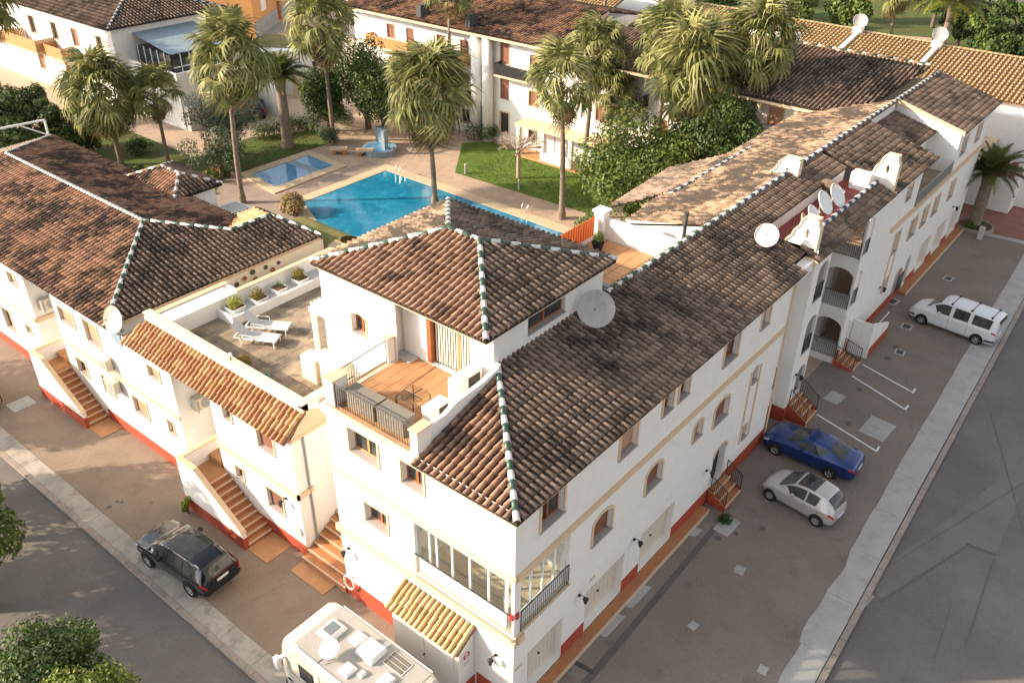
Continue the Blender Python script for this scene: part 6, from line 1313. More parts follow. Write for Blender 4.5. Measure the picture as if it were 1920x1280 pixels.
def fan_palm(loc, h, sc, label, n=46, lean=(0, 0), nd=14, rt=.17):
    h -= .6*sc; n = int(n*1.6); nd = int(nd*1.3); sc *= .93; rn = random.Random(label)
    if lean == (0, 0): lean = (rn.uniform(-.5, .5), rn.uniform(-.5, .5))
    full = rn.uniform(.75, 1.1); low = rn.uniform(112, 138); n = int(n*full)
    o = thing('fan_palm', label, 'palm tree', loc, rn.uniform(0, 6), 'tall fan palms in and around the courtyard')
    mb = MB(); N_ = 22; pts = []; rs = []
    for k in range(N_+1): f = k/N_; pts.append(Vector((lean[0]*f*f, lean[1]*f*f, h*f))); rs.append(rt*(1.3-.5*f if f > .06 else 1.75)*rn.uniform(.94, 1.06))
    for k in range(N_): mb.cyl(pts[k], pts[k+1]+Vector((0, 0, .02)), rs[k]*.96, rs[k+1]*1.04, 10, False)
    part('trunk', mb, 'palmbark', o, True); top = pts[-1]
    b_ = MB()
    for k in range(34):   # old leaf bases under the crown
        a = k*2.399; z = -1.1*(k/34)**1.2; r = rt*.85; q = top+Vector((math.cos(a)*r, math.sin(a)*r, z)); e = q+Vector((math.cos(a)*.22, math.sin(a)*.22, .16)); b_.cyl(q, e, .045, .03, 4)
    part('leaf_bases', b_, 'frond_dry', o)
    for k in range(12):   # young upright leaves closing the crown
        M_ = Matrix.Translation(top+Vector((0, 0, .1*sc))) @ Matrix.Rotation(k*2.4, 4, 'Z') @ Matrix.Rotation(-rad(rn.uniform(20, 85)), 4, 'Y') @ Matrix.Rotation(rn.uniform(-.6, .6), 4, 'X') @ Matrix.Scale(sc*rn.uniform(.55, .8), 4)
        obj('frond', rn.choice(FF), o, M_)
    for k in range(n+nd):
        dry = k >= n; az = k*2.399+rn.uniform(-.5, .5); f = (k/n) if not dry else 0
        if rn.random() < .06: continue
        el = rad(80-low*f**1.05+rn.uniform(-15, 15)) if not dry else rad(rn.uniform(-88, -48)); s = sc*rn.uniform(.72, 1.14)*(1.0 if not dry else .85)
        M_ = Matrix.Translation(top+Vector((0, 0, .3*(1-f)*sc if not dry else -.6*rn.random()))) @ Matrix.Rotation(az, 4, 'Z') @ Matrix.Rotation(-el, 4, 'Y') @ Matrix.Rotation(rn.uniform(-.9, .9), 4, 'X') @ Matrix.Scale(s, 4)
        obj('frond', (rn.choice(FD) if dry else rn.choice(FF)), o, M_)
    return o
def feather_frond(seed, mk):
    rn = random.Random(seed); mb = MB(); n = 20; L_ = 2.6; pts = []
    for k in range(n+1): f = k/n; pts.append(Vector((L_*f*(1-.12*f), 0, .85*f-1.45*f*f)))
    for a, b in zip(pts, pts[1:]): mb.add([a+Vector((0, .03, 0)), a-Vector((0, .03, 0)), b-Vector((0, .02, 0)), b+Vector((0, .02, 0))], [(0, 1, 2, 3)])
    for k in range(2, n+1):
        p = pts[k]; f = k/n; l = .62*math.sin(math.pi*min(1, f*.85+.12))
        for s in (1, -1):
            q = p+Vector((l*.45, s*l*.9, -.08-.10*rn.random())); mb.add([p+Vector((-.05, 0, 0)), p+Vector((.05, 0, 0)), q], [(0, 1, 2)]); q2 = p+Vector((.07, 0, 0)); mb.add([q2+Vector((-.05, 0, .01)), q2+Vector((.05, 0, .01)), q+Vector((.08, 0, .07))], [(0, 1, 2)])
    return mb.mesh('feather_frond', [mk])
FH = [feather_frond(i, 'frond_dk') for i in range(2)]; FHd = [feather_frond(5, 'yleaf')]; FHy = [feather_frond(i+8, 'frond') for i in range(2)]
def date_palm(loc, h, sc, label, n=44, rt=.42, ms=None, dry=5):
    ms = ms or FH; o = thing('date_palm', label, 'palm tree', loc, random.uniform(0, 6)); mb = MB()
    mb.cyl((0, 0, 0), (0, 0, h*.12), rt*1.45, rt*1.1, 12, False); mb.cyl((0, 0, h*.12), (0, 0, h*.8), rt*1.1, rt*.95, 12, False); mb.cyl((0, 0, h*.8), (0, 0, h), rt*.95, rt*1.35, 12); part('trunk', mb, 'palmbark', o, True)
    for k in range(n):
        f = k/n; az = k*2.399; el = rad(80-98*f+random.uniform(-6, 6)); s = sc*random.uniform(.88, 1.1)
        M_ = Matrix.Translation((0, 0, h)) @ Matrix.Rotation(az, 4, 'Z') @ Matrix.Translation((rt*.6, 0, 0)) @ Matrix.Rotation(-el, 4, 'Y') @ Matrix.Rotation(random.uniform(-.3, .3), 4, 'X') @ Matrix.Scale(s, 4)
        obj('frond', FHd[0] if k >= n-dry else random.choice(ms), o, M_)
    return o
def crown_mesh(clumps, nleaf, size, mats, rn, shell=.55):
    """leaf clusters: small two-triangle leaves spread through and over irregular clumps"""
    vs = []; fs = []; mi = []; tot = sum(c[3]**2 for c in clumps)
    for (cx, cy, cz, r) in clumps:
        m = max(6, int(nleaf*r*r/tot)); mat_i = 0 if rn.random() < .6 else 1
        for _ in range(m):
            d = Vector((rn.gauss(0, 1), rn.gauss(0, 1), rn.gauss(0, 1)*.85)).normalized(); rr = r*(shell+(1-shell)*rn.random()**.5)*rn.uniform(.85, 1.12)
            p = Vector((cx, cy, cz))+d*rr; a = Vector((rn.gauss(0, 1), rn.gauss(0, 1), rn.gauss(0, .7))).normalized(); nrm = (d+Vector((rn.gauss(0, .5), rn.gauss(0, .5), rn.gauss(0, .5)+.3))).normalized()
            u = nrm.cross(a).normalized()*size*rn.uniform(.7, 1.3); v = nrm.cross(u).normalized()*size*rn.uniform(.4, .7)
            o = len(vs); vs += [p-u, p-v*.9, p+u, p+v]; fs.append((o, o+1, o+2, o+3)); mi.append(mat_i if rn.random() < .8 else 1-mat_i)
    me = bpy.data.meshes.new('crown'); me.from_pydata([tuple(v) for v in vs], [], fs)
    for k in mats: me.materials.append(MT[k])
    me.polygons.foreach_set('material_index', mi); me.update(); return me
def tree(loc, h, rx, rz, label, mats=('leaf', 'leaf_y'), n=5000, size=.13, seed=0, base=.32, name='leafy_tree', cat='tree', bark='bark', nc=26, group=None, ry=None, shell=.55):
    rn = random.Random(seed); o = thing(name, label, cat, loc, 0, group); ry = ry or rx; zc = h-rz; mb = MB(); r0 = .05+.022*h
    mb.cyl((0, 0, 0), (0, 0, h*base), r0*1.3, r0, 9, False); top = Vector((0, 0, h*base)); cl = []
    for k in range(nc):
        d = Vector((rn.gauss(0, 1), rn.gauss(0, 1), rn.gauss(0, 1))).normalized()*rn.random()**.38
        q = Vector((d.x*rx*.8, d.y*ry*.8, zc+d.z*rz*.8)); cl.append((q.x, q.y, q.z, min(rx, rz)*rn.uniform(.22, .42)))
        if k < 9: mid = top.lerp(q, .5)+Vector((rn.uniform(-.1, .1), rn.uniform(-.1, .1), .15)); mb.tube([top, mid, q], [r0*.6, r0*.35, r0*.12], 5)
    part('trunk', mb, bark, o, True)
    link('crown', crown_mesh(cl, n, size, mats, rn, shell), o, kind='stuff'); return o
def shrub(loc, r, hz, label, mats=('leaf', 'leaf_d'), n=900, size=.07, seed=1, name='shrub', cat='shrub', group=None, ry=None):
    rn = random.Random(seed); o = thing(name, label, cat, loc, 0, group); ry = ry or r; cl = []
    for k in range(12): a = rn.uniform(0, 6.28); q = rn.random()**.5; cl.append((math.cos(a)*r*.6*q, math.sin(a)*ry*.6*q, hz*rn.uniform(.3, .7), min(r, hz, ry)*rn.uniform(.35, .5)))
    mb = MB()
    for k in range(5): c_ = cl[k]; mb.tube([(0, 0, 0), (c_[0]*.5, c_[1]*.5, c_[2]*.5), c_[:3]], [.03, .02, .008], 4)
    part('stem', mb, 'bark', o); link('foliage', crown_mesh(cl, n, size, mats, rn, .4), o, kind='stuff'); return o
# fan palms
fan_palm((20.7, 43.3, 0), 11.6, 1.75, 'tallest fan palm in the paved yard left of the paddling pool', lean=(-.3, .5))
fan_palm((21.8, 55, 0), 6.6, 1.25, 'short slim fan palm left of the olive tree', 36, nd=8, rt=.13)
fan_palm((19.0, 57.5, 0), 7.0, 1.85, 'bushy drooping fan palm on the dark grass behind the left house', 74, nd=30)
fan_palm((30.0, 32.0, 0), 9.4, 1.95, 'weeping fan palm standing at the big pool edge in the centre', 78, nd=34, lean=(-.3, .2))
fan_palm((34.2, 23.1, 0), 10.9, 1.55, 'fan palm on the lawn edge at the near end of the pool', 48, nd=12, lean=(.2, .4))
fan_palm((42.2, 26.7, 0), 11.0, 1.55, 'fan palm close to the patio columns, left of the leafy tree', 46, nd=12)
fan_palm((43.0, 42.4, 0), 13.6, 1.4, 'very tall thin fan palm before the balcony house, crown cut by the top', 40, nd=10, rt=.16)
fan_palm((34.4, 48.6, 0), 11.0, 1.85, 'tall fan palm beside the dense hedge trees left of the pool', 50, nd=14)
fan_palm((43.2, 25.0, 0), 8.0, 1.3, 'smaller fan palm with dark trunk behind the patio palm', 36, nd=8)
fan_palm((41.0, 17.5, 0), 11.6, 1.95, 'large fan palm before the courtyard house, right of centre', 54, nd=18)
fan_palm((44.3, 13.6, 9.0-9.0), 13.2, 1.7, 'fan palm with pale trunk crossing the dark courtyard roof', 48, nd=14)
fan_palm((42.4, 20.4, 0), 12.6, 1.6, 'fan palm crown overlapping the roof between two other palms', 44, nd=12)
fan_palm((18.0, 75.0, 0), 11.4, 1.9, 'fan palm at the upper left corner, right hand of the pair', 46, nd=10)
fan_palm((14.6, 78.0, 0), 12.0, 1.9, 'fan palm at the upper left corner, left hand of the pair', 46, nd=10)
fan_palm((59.5, 37.2, 0), 13.6, 1.3, 'distant fan palm at the top edge before orange tiles', 36, nd=8)
fan_palm((100, 22.0, 0), 8.5, 1.9, 'leaning fan palm in the far park, trunk brightly lit', 40, nd=10)
date_palm((30.8, 50.5, 0), 6.2, 1.0, 'stout date palm with thick trunk on the shaded lawn', 52)
date_palm((52.9, -.9, 0), 4.2, .92, 'stout date palm in a round bed at the end of the car park', 46, dry=3)
date_palm((84, 12.0, 0), 9.5, 1.5, 'large pale date palm rising behind the yellow roofs', 48, ms=FHy, rt=.3, dry=8)
# broad leaved trees
tree((35.6, 18.2, 0), 9.0, 4.2, 4.0, 'dense glossy tree right of the lawn, behind the orange fence', n=17000, size=.13, seed=2, nc=60)
tree((40.6, 14.6, 0), 10.2, 3.6, 4.2, 'dark rounded tree before the courtyard house loggia', mats=('leaf', 'leaf_d'), n=15000, size=.13, seed=3, nc=54)
tree((33.0, 15.5, 0), 4.2, 2.0, 1.7, 'low leafy tree just left of the white roof terrace pillar', n=4000, size=.13, seed=4)
tree((29.5, 17.0, 0), 3.8, 1.4, 1.5, 'small sunlit tree tip above the orange fence', mats=('leaf_y', 'leaf'), n=3000, size=.12, seed=5)
for i, (x, y, h, rx, lb, ms_) in enumerate([(36.8, 44.5, 8.8, 3.2, 'tall dense tree right behind the weeping palm', ('leaf', 'leaf_d')), (38.8, 48.8, 8.4, 3.3, 'dark dense tree left of the balcony house', ('leaf_d', 'leaf')), (36.0, 51.0, 6.6, 2.7, 'dark tree wrapped round the tall palm trunk', ('leaf_d', 'leaf'))]):
    tree((x, y, 0), h, rx, h*.42, lb, ms_, n=8000, size=.13, seed=20+i, base=.2, nc=36)
tree((26.0, 52.5, 0), 6.0, 3.3, 2.5, 'grey green olive tree left of the date palm', ('olive', 'olive'), n=8000, size=.09, seed=31, base=.25, bark='bark')
tree((22.6, 48.6, 0), 4.4, 2.9, 2.0, 'dark olive tree low behind the tallest palm trunk', ('olive', 'leaf_d'), n=6000, size=.09, seed=32, base=.2)
for i, (x, y, h, rx, lb) in enumerate([(17.5, 64, 5.0, 3.0, 'dark tree behind the left drooping palm'), (13.5, 66.5, 5.6, 3.2, 'dark green tree at the left, before the top left house'), (11.0, 60, 5.8, 3.0, 'green tree at the left edge above the left roof'), (18.2, 71.5, 4.6, 2.6, 'yellowish bush like tree under the balconies at left'), (15.5, 50.5, 2.8, 1.9, 'low dark tree behind the left house rear eave'), (9.5, 66, 6.5, 3.0, 'tall dark tree touching the left picture edge'), (19, 62, 2.6, 2.0, 'low tree beneath the drooping palm')]):
    tree((x, y, 0), h, rx, h*.44, lb, ('leaf', 'leaf_d') if i % 3 else ('leaf_d', 'leaf_y'), n=6500, size=.15, seed=40+i, base=.15, nc=30)
for i, (x, y, h, lb) in enumerate([(96, 33, 6.5, 'bright round tree in the far park, left'), (99, 27, 6.8, 'bright round tree beside the far blue pool'), (102, 38, 7, 'far dark tree at the upper edge, left of park'), (112, 33, 8, 'far tree behind the park pool'), (118, 22, 8, 'far dark tree right of the park pool'), (92, 41, 7.5, 'far tree above the palm crowns'), (106, 44, 8, 'far tree at the very top behind palms'), (118, 8, 8, 'far dark tree behind the big date palm'), (122, -2, 8, 'far dark tree toward the top right corner'), (108, 16, 7, 'far tree between the leaning palm and the big date palm'), (90, 20, 4.5, 'low far tree before the park lawn'), (112, 50, 9, 'far tree at the top edge above the back wing'), (88, 50, 8, 'far tree right of the orange tiled house'), (94, 58, 9, 'far tree at top centre'), (102, 12, 6, 'far tree behind the yellow roofs near the feather palm'), (96, 8, 5.5, 'low far tree just left of the feather palm trunk'), (112, 10, 8, 'far tree at the top, between palm crown and lawn'), (84, 66, 8, 'far tree beyond the orange tiled house, upper left')]):
    tree((x, y, 0), h, h*.48, h*.42, lb, ('leaf_y', 'leaf') if i < 2 else ('leaf', 'leaf_d'), n=3500, size=.24, seed=60+i, base=.22)
# trees at the street corner, lower left, and the row along the left street that shades it
for i, (x, y, h, rx, lb) in enumerate([(-10.2, 10.4, 5.7, 2.0, 'dark street tree at the left edge, above the other'), (-10.1, 8.0, 5.4, 1.7, 'sunlit yellow green street tree in the bottom left corner')]):
    tree((x, y, -.12), h, rx, h*.33, lb, ('leaf', 'leaf_d') if i == 0 else ('leaf_b', 'leaf_y'), n=15000, size=.075, seed=80+i, nc=60, base=.35)
for i, (x, y, h, rx) in enumerate([(-9.5, 18.6, 7.2, 2.5), (-9.0, 23.5, 6.8, 2.3), (-9.8, 28.0, 7.0, 2.4), (-9.2, 34.5, 6.6, 2.2), (-9.6, 41, 6.6, 2.4), (-12.6, 18.2, 7.8, 2.9), (-13.4, 24.5, 8.0, 2.8)]):
    tree((x, y, -.12), h, rx, h*.36, ['leafy street tree across the left street, level with the black car', 'leafy street tree across the left street, level with nearer stairs', 'leafy street tree across the left street, level with terrace house end', 'leafy street tree across the left street, level with farther stairs', 'leafy street tree across the left street, farthest up', 'leafy tree in the second row across the left street, level with corner house', 'leafy tree in the second row across the left street, level with nearer stairs'][i], n=6000, size=.14, seed=90+i, nc=34, group=None)
# shrubs and hedges
def hedge(name, label, x0, y0, x1, y1, h, seed, wd=1.0, mats=('leaf_d', 'leaf')):
    rn = random.Random(seed); o = thing(name, label, 'hedge', ((x0+x1)/2, (y0+y1)/2, 0)); cl = []; L_ = math.hypot(x1-x0, y1-y0); n = int(L_/.45)
    for k in range(n):
        f = k/max(1, n-1); 
        for zz in (.35, .75): cl.append((x0+(x1-x0)*f-(x0+x1)/2+rn.uniform(-.1, .1), y0+(y1-y0)*f-(y0+y1)/2+rn.uniform(-.1, .1), h*zz, wd*.5))
    link('foliage', crown_mesh(cl, int(L_*900), .07, mats, rn, .6), o, kind='stuff'); return o
q0, q1 = G(485, 262), G(560, 243); hedge('hedge', 'clipped dark hedge left of the thick palm trunk', q0.x, q0.y, q1.x, q1.y, 1.3, 1, 1.3)
q0, q1 = G(562, 246), G(590, 252); hedge('hedge', 'clipped dark hedge right of the thick palm trunk', q0.x+.5, q0.y, q1.x, q1.y, 1.2, 2, 1.2)
q0, q1 = G(600, 222), G(655, 236); hedge('hedge', 'low dark hedge on top of planter beside the street', q0.x, q0.y, q1.x, q1.y, 1.5, 3, 1.2)
q = G(618, 268); shrub((q.x, q.y, 0), 1.3, 1.7, 'blue green round shrub beside the benches', ('olive', 'olive'), 2600, .07, 5)
q = G(905, 262); shrub((q.x, q.y, 0), 1.9, 1.7, 'dark round bush at the foot of the white columns', ('leaf_d', 'leaf'), 3000, .08, 6)
q = G(555, 400); shrub((q.x, q.y, 0), 1.3, 1.8, 'dry golden grassy bush beside the big pool left corner', ('dryg', 'dryg'), 3200, .10, 7)
q = G(410, 335); shrub((q.x, q.y, 0), 1.6, .8, 'rust brown low shrub beside the tallest palm trunk', ('flower', 'leaf'), 1800, .08, 8)
q = G(340, 870); shrub((-1.45, 17.1, 0), .35, 1.1, 'small yellow plant against the stair parapet wall', ('yleaf', 'leaf'), 500, .05, 9)
q = G(1355, 968); shrub((13.2, -1.25, 0), .42, .35, 'weed tuft growing at the foot of the entrance steps', ('leaf', 'leaf_d'), 500, .05, 10)
shrub((52.9, -.9, 0), 1.25, .55, 'low green ring of plants round the date palm base', ('leaf', 'leaf_y'), 2600, .06, 11)
for i, (x, y) in enumerate([(14, 52), (17.5, 53.5), (20, 51.5), (21.5, 58.5), (12.5, 47), (16, 46.5)]): shrub((x, y, 0), 1.4, 1.3, ['dark shrub on the grass behind the left house, front left', 'dark shrub on the grass below the drooping palm', 'dark shrub under the olive trees', 'dark shrub at the foot of the white garden wall', 'dark shrub close behind the left house roof', 'dark shrub between left roof and small roof block'][i], ('leaf_d', 'leaf'), 1500, .09, 100+i)
# leafless tree on the lawn
o = thing('bare_tree', 'pale bare pruned tree standing alone on the sunny lawn', 'tree', (38.3, 30.5, 0)); mb = MB(); mb.cyl((0, 0, 0), (0, 0, 2.5), .17, .14, 10, False); rn = random.Random(4)
def branch(p, d, L_, r, dep):
    q = p+d*L_; mb.cyl(p, q, r, r*.62, 5, False)
    if dep == 0: return
    for k in range(4 if dep > 1 else 3):
        e = (d+Vector((rn.gauss(0, .6), rn.gauss(0, .6), rn.gauss(.0, .4)))).normalized(); branch(q, e, L_*rn.uniform(.6, .85), r*.6, dep-1)
for k in range(8): a = k*.785; branch(Vector((0, 0, 2.4)), Vector((math.cos(a), math.sin(a), .45)).normalized(), .8, .08, 3)
part('branches', mb, 'greybark', o)
# ================================================================== SMALL THINGS
# awning store at the foot of the corner house
o = building('lean_to_store', 'small white lean-to store with yellow tiled roof under the glazed gallery', 'shed', (0, 1.66, 0))
b = MB(); b.add([(-.8, 1.72, 0), (-.02, 1.72, 0), (-.02, 1.72, 2.95), (-.8, 1.72, 2.5), (-.8, 4.9, 0), (-.02, 4.9, 0), (-.02, 4.9, 2.95), (-.8, 4.9, 2.5)], [(0,1,2,3),(7,6,5,4),(0,4,5,1),(1,5,6,2),(2,6,7,3),(3,7,4,0)]); bpart('wall', b, 'white', o)
for k, (a, c_) in enumerate(((1.95, 3.3), (3.33, 4.7))):
    b = MB(); b.box(-.84, a, .05, -.803, c_, 2.35); d = bpart('door', b, 'wpaint', o)
h = MB(); h.cyl((-.90, 3.31, 1.2), (-.84, 3.31, 1.2), .03); bpart('handle', h, 'iron', o)
r_, m_ = roof_plane(o, [(-.98, 5.02, 2.56), (-.98, 1.6, 2.56), (-.005, 1.6, 3.12), (-.005, 5.02, 3.12)], 'tile_yel', 'under_new', pu=.235, th=.06); lay_tiles(r_, m_, 'tile_yel', o, 120)
b = MB(); b.box(-.84, 1.69, 0, -.02, 1.719, .6); bpart('plinth', b, 'red', o)
# prohibition sign on its side wall
s_ = thing('parking_sign', 'round red prohibition sign with two text lines on the store side wall', 'sign', (-.42, 1.70, 2.0)); b = MB(); b.lathe((0, 0, 0), [(.11, 0), (.16, 0), (.16, .008), (.11, .008)], 24); M_ = Matrix.Rotation(math.pi/2, 4, 'X'); b.v = [tuple(M_ @ Vector(p)) for p in b.v]
b.box(-.12, -.012, -.022, .12, -.004, .022); part('red_ring', b, 'redlamp', s_)
b = MB(); b.box(-.18, -.003, -.55, .18, .0, .2); part('board', b, 'wpaint', s_)
b = MB()
for z in (-.30, -.38, -.46): b.box(-.14, -.006, z, .14, -.0035, z+.03)
part('lettering', b, 'grey', s_)
for (F, u, z, w_, h_, lb) in ((FR, .28, 2.05, .42, .16, 'small beige text plaque on the right facade near the corner'), (FL, .75, 1.98, .5, .13, 'white name board on the left facade under a lamp'), (FR, 4.55, 2.72, .35, .14, 'small white plaque above the second garage')):
    s_ = thing('wall_plaque', lb, 'sign', F.P(u, 0, z)); b = MB(); b.X = Matrix.Translation(-Vector(F.P(u, 0, z))); F.box(b, u-w_/2, u+w_/2, .003, .02, z, z+h_); part('plate', b, 'wpaint' if F is FL else 'cream', s_)
    b = MB(); b.X = Matrix.Translation(-Vector(F.P(u, 0, z)))
    for k in range(7): F.box(b, u-w_*.4+k*w_*.115, u-w_*.4+k*w_*.115+w_*.07, .0205, .024, z+h_*.3, z+h_*.7)
    part('lettering', b, 'grey', s_)
# lamps
for F, u, z, lb in ((FL, 7.95, 2.7, 'black lantern on left facade near the passage steps'), (FL, .72, 2.45, 'black lantern on left facade close to the building corner'), (FR, 3.7, 2.65, 'black lantern between first and second garage'), (FR, 7.35, 2.6, 'black lantern between second and third garage'), (F2, 11.9, 2.75, 'black lantern beside the grilled window above stair foot'), (FL, 24.0, 2.95, 'black lantern on left facade below air conditioners'), (FT, 22.05, 2.6, 'black lantern at the stair tower doorway'), (FR, 34.2, 2.4, 'black lantern on far house beside the tall strip window'), (FR, 48.1, 2.9, 'black lantern above the last garages'), (FR, 13.2, 2.2, 'black lantern left of the arched door')): lamp(F, u, z, lb)
# round plaque, hose, box
s_ = thing('round_plaque', 'round grey stone plaque on the wall at the stair foot', 'plaque', (.17, 11.4, 1.3)); b = MB(); b.cyl((0, 0, 0), (-.03, 0, 0), .24, n=24); part('disc', b, 'lgrey', s_)
s_ = thing('garden_hose', 'coiled white garden hose hanging by the passage steps', 'hose', (-.12, 8.0, .95)); b = MB()
for k in range(3): pts = [(-.03-.03*k, .28*math.cos(t*.524), .34*math.sin(t*.524)) for t in range(13)]; b.tube(pts, .014, 6)
part('coil', b, 'wpaint', s_)
for u, F, lb in ((.06, FL, 'small red box on the gallery corner, left side'), (.12, FR, 'small dark red box on the gallery corner, right side')):
    s_ = thing('alarm_box', lb, 'box', F.P(u, 0, 4.65)); b = MB(); b.X = Matrix.Translation(-Vector(F.P(u, 0, 4.65))); F.box(b, u-.05, u+.07, .003, .06, 4.65, 4.9); part('casing', b, 'redlamp', s_)
# chairs in the gallery and patios
def chair(loc, rz, label, m='wpaint', s=1.0):
    o = thing('garden_chair', label, 'chair', loc, rz)
    b = MB(); b.box(-.22*s, -.22*s, .42*s, .22*s, .22*s, .46*s); part('seat', b, m, o)
    b = MB(); b.box(-.22*s, .19*s, .46*s, .22*s, .23*s, .86*s); part('backrest', b, m, o)
    for x in (-.19, .19):
        for y in (-.19, .19): b = MB(); b.cyl((x*s, y*s, 0), (x*s, y*s, .42*s), .02, n=6); part('leg', b, m, o)
    return o
chair((.75, .75, 3.87), 2.2, 'white chair inside the glazed gallery corner')
for i, (x, y, z) in enumerate(((43.2, 29.2, .17), (43.4, 27.2, .17), (42.9, 30.3, .17))): chair((x, y, z), i, ['white chair on patio between the columns', 'white chair at the right end of the patio', 'white chair at the left of the patio'][i], s=1.2)
o = thing('garden_table', 'round table on the loggia beside the tiled ridge', 'table', (43.2, 13.6, 6.2)); b = MB(); b.cyl((0, 0, .72), (0, 0, .76), .62, n=20); part('tabletop', b, 'cream', o); b = MB(); b.cyl((0, 0, 0), (0, 0, .72), .05); part('leg', b, 'iron', o)
# flagstone terrace furniture
def lounger(loc, rz, label):
    o = thing('sun_lounger', label, 'sun lounger', loc, rz, 'sun loungers on the flagstone terrace')
    f = MB()
    for s in (1, -1): f.box(-.95, s*.30, .30, 1.0, s*.34, .34)
    for x in (-.6, .85, -.95): f.box(x, -.34, .30, x+.04, .34, .34)
    part('frame', f, 'wpaint', o)
    for x in (-.62, .88):
        for s in (1, -1): b = MB(); b.box(x, s*.30, 0, x+.04, s*.34, .30); part('leg', b, 'wpaint', o)
    for s in (1, -1): b = MB(); b.tube([(-.62, s*.36, .3), (-.62, s*.36, .52), (-.05, s*.36, .52), (-.05, s*.36, .3)], .016, 5); part('armrest', b, 'wpaint', o)
    b = MB(); b.slab([(-.45, -.29, .36), (.2, -.29, .335), (.2, .29, .335), (-.45, .29, .36)], .02); part('seat', b, 'fabric', o)
    b = MB(); b.slab([(.2, -.30, .37), (.95, -.30, .345), (.95, .30, .345), (.2, .30, .37)], .05); b.cyl((.95, -.30, .32), (.95, .30, .32), .05, n=8); part('foot_cover', b, 'foot_fabric', o)
    b = MB(); b.add([(-.45, -.29, .35), (-.45, .29, .35), (-1.0, .29, .88), (-1.0, -.29, .88), (-.43, -.29, .33), (-.43, .29, .33), (-.98, .29, .86), (-.98, -.29, .86)], [(0,1,2,3),(7,6,5,4),(0,4,5,1),(1,5,6,2),(2,6,7,3),(3,7,4,0)]); part('backrest', b, 'fabric', o)
    return o
lounger((3.35, 17.05, 6.52), rad(-62), 'white sun lounger with grey back, the one nearer the parapet'); lounger((4.25, 17.45, 6.52), rad(-58), 'white sun lounger with grey back, the one nearer the planter')
def pot(loc, kind, label, s=.32, h=.34, m='wpaint'):
    o = thing('plant_pot', label, 'plant pot', loc)
    b = MB()
    if m == 'dark': b.lathe((0, 0, 0), [(s*.62, 0), (s*.85, h*.5), (s, h*.9), (s*1.06, h), (s*.9, h), (s*.85, h*.85)], 18); b.cyl((0, 0, h*.8), (0, 0, h*.84), s*.86, n=16)
    else:
        a = s; b.add([(-a*.8, -a*.8, 0), (a*.8, -a*.8, 0), (a*.8, a*.8, 0), (-a*.8, a*.8, 0), (-a, -a, h), (a, -a, h), (a, a, h), (-a, a, h)], [(0,3,2,1),(0,1,5,4),(1,2,6,5),(2,3,7,6),(3,0,4,7)]); b.m = 1; b.poly([(-a*.98, -a*.98, h-.03), (a*.98, -a*.98, h-.03), (a*.98, a*.98, h-.03), (-a*.98, a*.98, h-.03)])
    part('container', b, [m, 'soil'] if m != 'dark' else m, o)
    rn = random.Random(label)
    if kind == 'spiky':
        c_ = MB()
        for k in range(40):
            a = rn.uniform(0, 6.28); l = rn.uniform(.3, .5); e = rn.uniform(.4, 1.3); t = Vector((math.cos(a)*math.cos(e), math.sin(a)*math.cos(e), math.sin(e)))*l; n_ = Vector((-math.sin(a), math.cos(a), 0))*.02
            c_.add([Vector((0, 0, h))-n_, Vector((0, 0, h))+n_, Vector((0, 0, h))+t], [(0, 1, 2)])
        part('leaves', c_, 'olive', o)
    else:
        cl = [(rn.uniform(-.1, .1), rn.uniform(-.1, .1), h+.12+rn.uniform(0, .15), s*.85) for _ in range(5)]
        link('foliage', crown_mesh(cl, 900, .035, {'bloom': ('flower', 'leaf_y'), 'lime': ('yleaf', 'yleaf'), 'leaf': ('leaf', 'leaf_y')}[kind], rn, .5), o, kind='stuff')
    return o
pot((4.1, 19.6, 6.73), 'lime', 'white pot with lime yellow plant at the planter end', .36, .36); pot((5.35, 19.55, 6.73), 'bloom', 'white pot with rust coloured bush next to the lime plant', .33, .3); pot((6.55, 19.6, 6.73), 'spiky', 'white pot with thin spiky plant in the planter', .32, .3); pot((7.8, 19.6, 6.73), 'bloom', 'white pot with rust coloured bush at the planter far end', .33, .3)
rn = random.Random(3); o = thing('shrub', 'rust coloured bush in a low pot at the flagstone terrace parapet', 'shrub', (1.72, 15.75, 6.5)); b = MB(); b.cyl((0, 0, 0), (0, 0, .22), .22, .28, 12); part('container', b, 'terra', o); link('foliage', crown_mesh([(0, 0, .42, .36), (.1, .15, .35, .3), (-.12, -.1, .38, .3)], 1600, .035, ('flower', 'leaf_y'), rn, .45), o, kind='stuff')
s_ = thing('bowl', 'small teal bowl on the flagstones near the parapet', 'bowl', (1.85, 14.6, 6.5)); b = MB(); b.lathe((0, 0, 0), [(.05, 0), (.16, .06), (.2, .15), (.17, .15), (.12, .05)], 16); part('body', b, 'teal', s_)
s_ = thing('post_light', 'small globe light on the flagstone terrace parapet', 'lamp', (1.08, 15.6, 7.38)); b = MB(); b.cyl((0, 0, 0), (0, 0, .16), .03); part('stem', b, 'iron', s_); b = MB(); b.lathe((0, 0, .16), [(.0, 0), (.07, .03), (.09, .09), (.07, .15), (0, .18)], 12); part('globe', b, 'wpaint', s_)
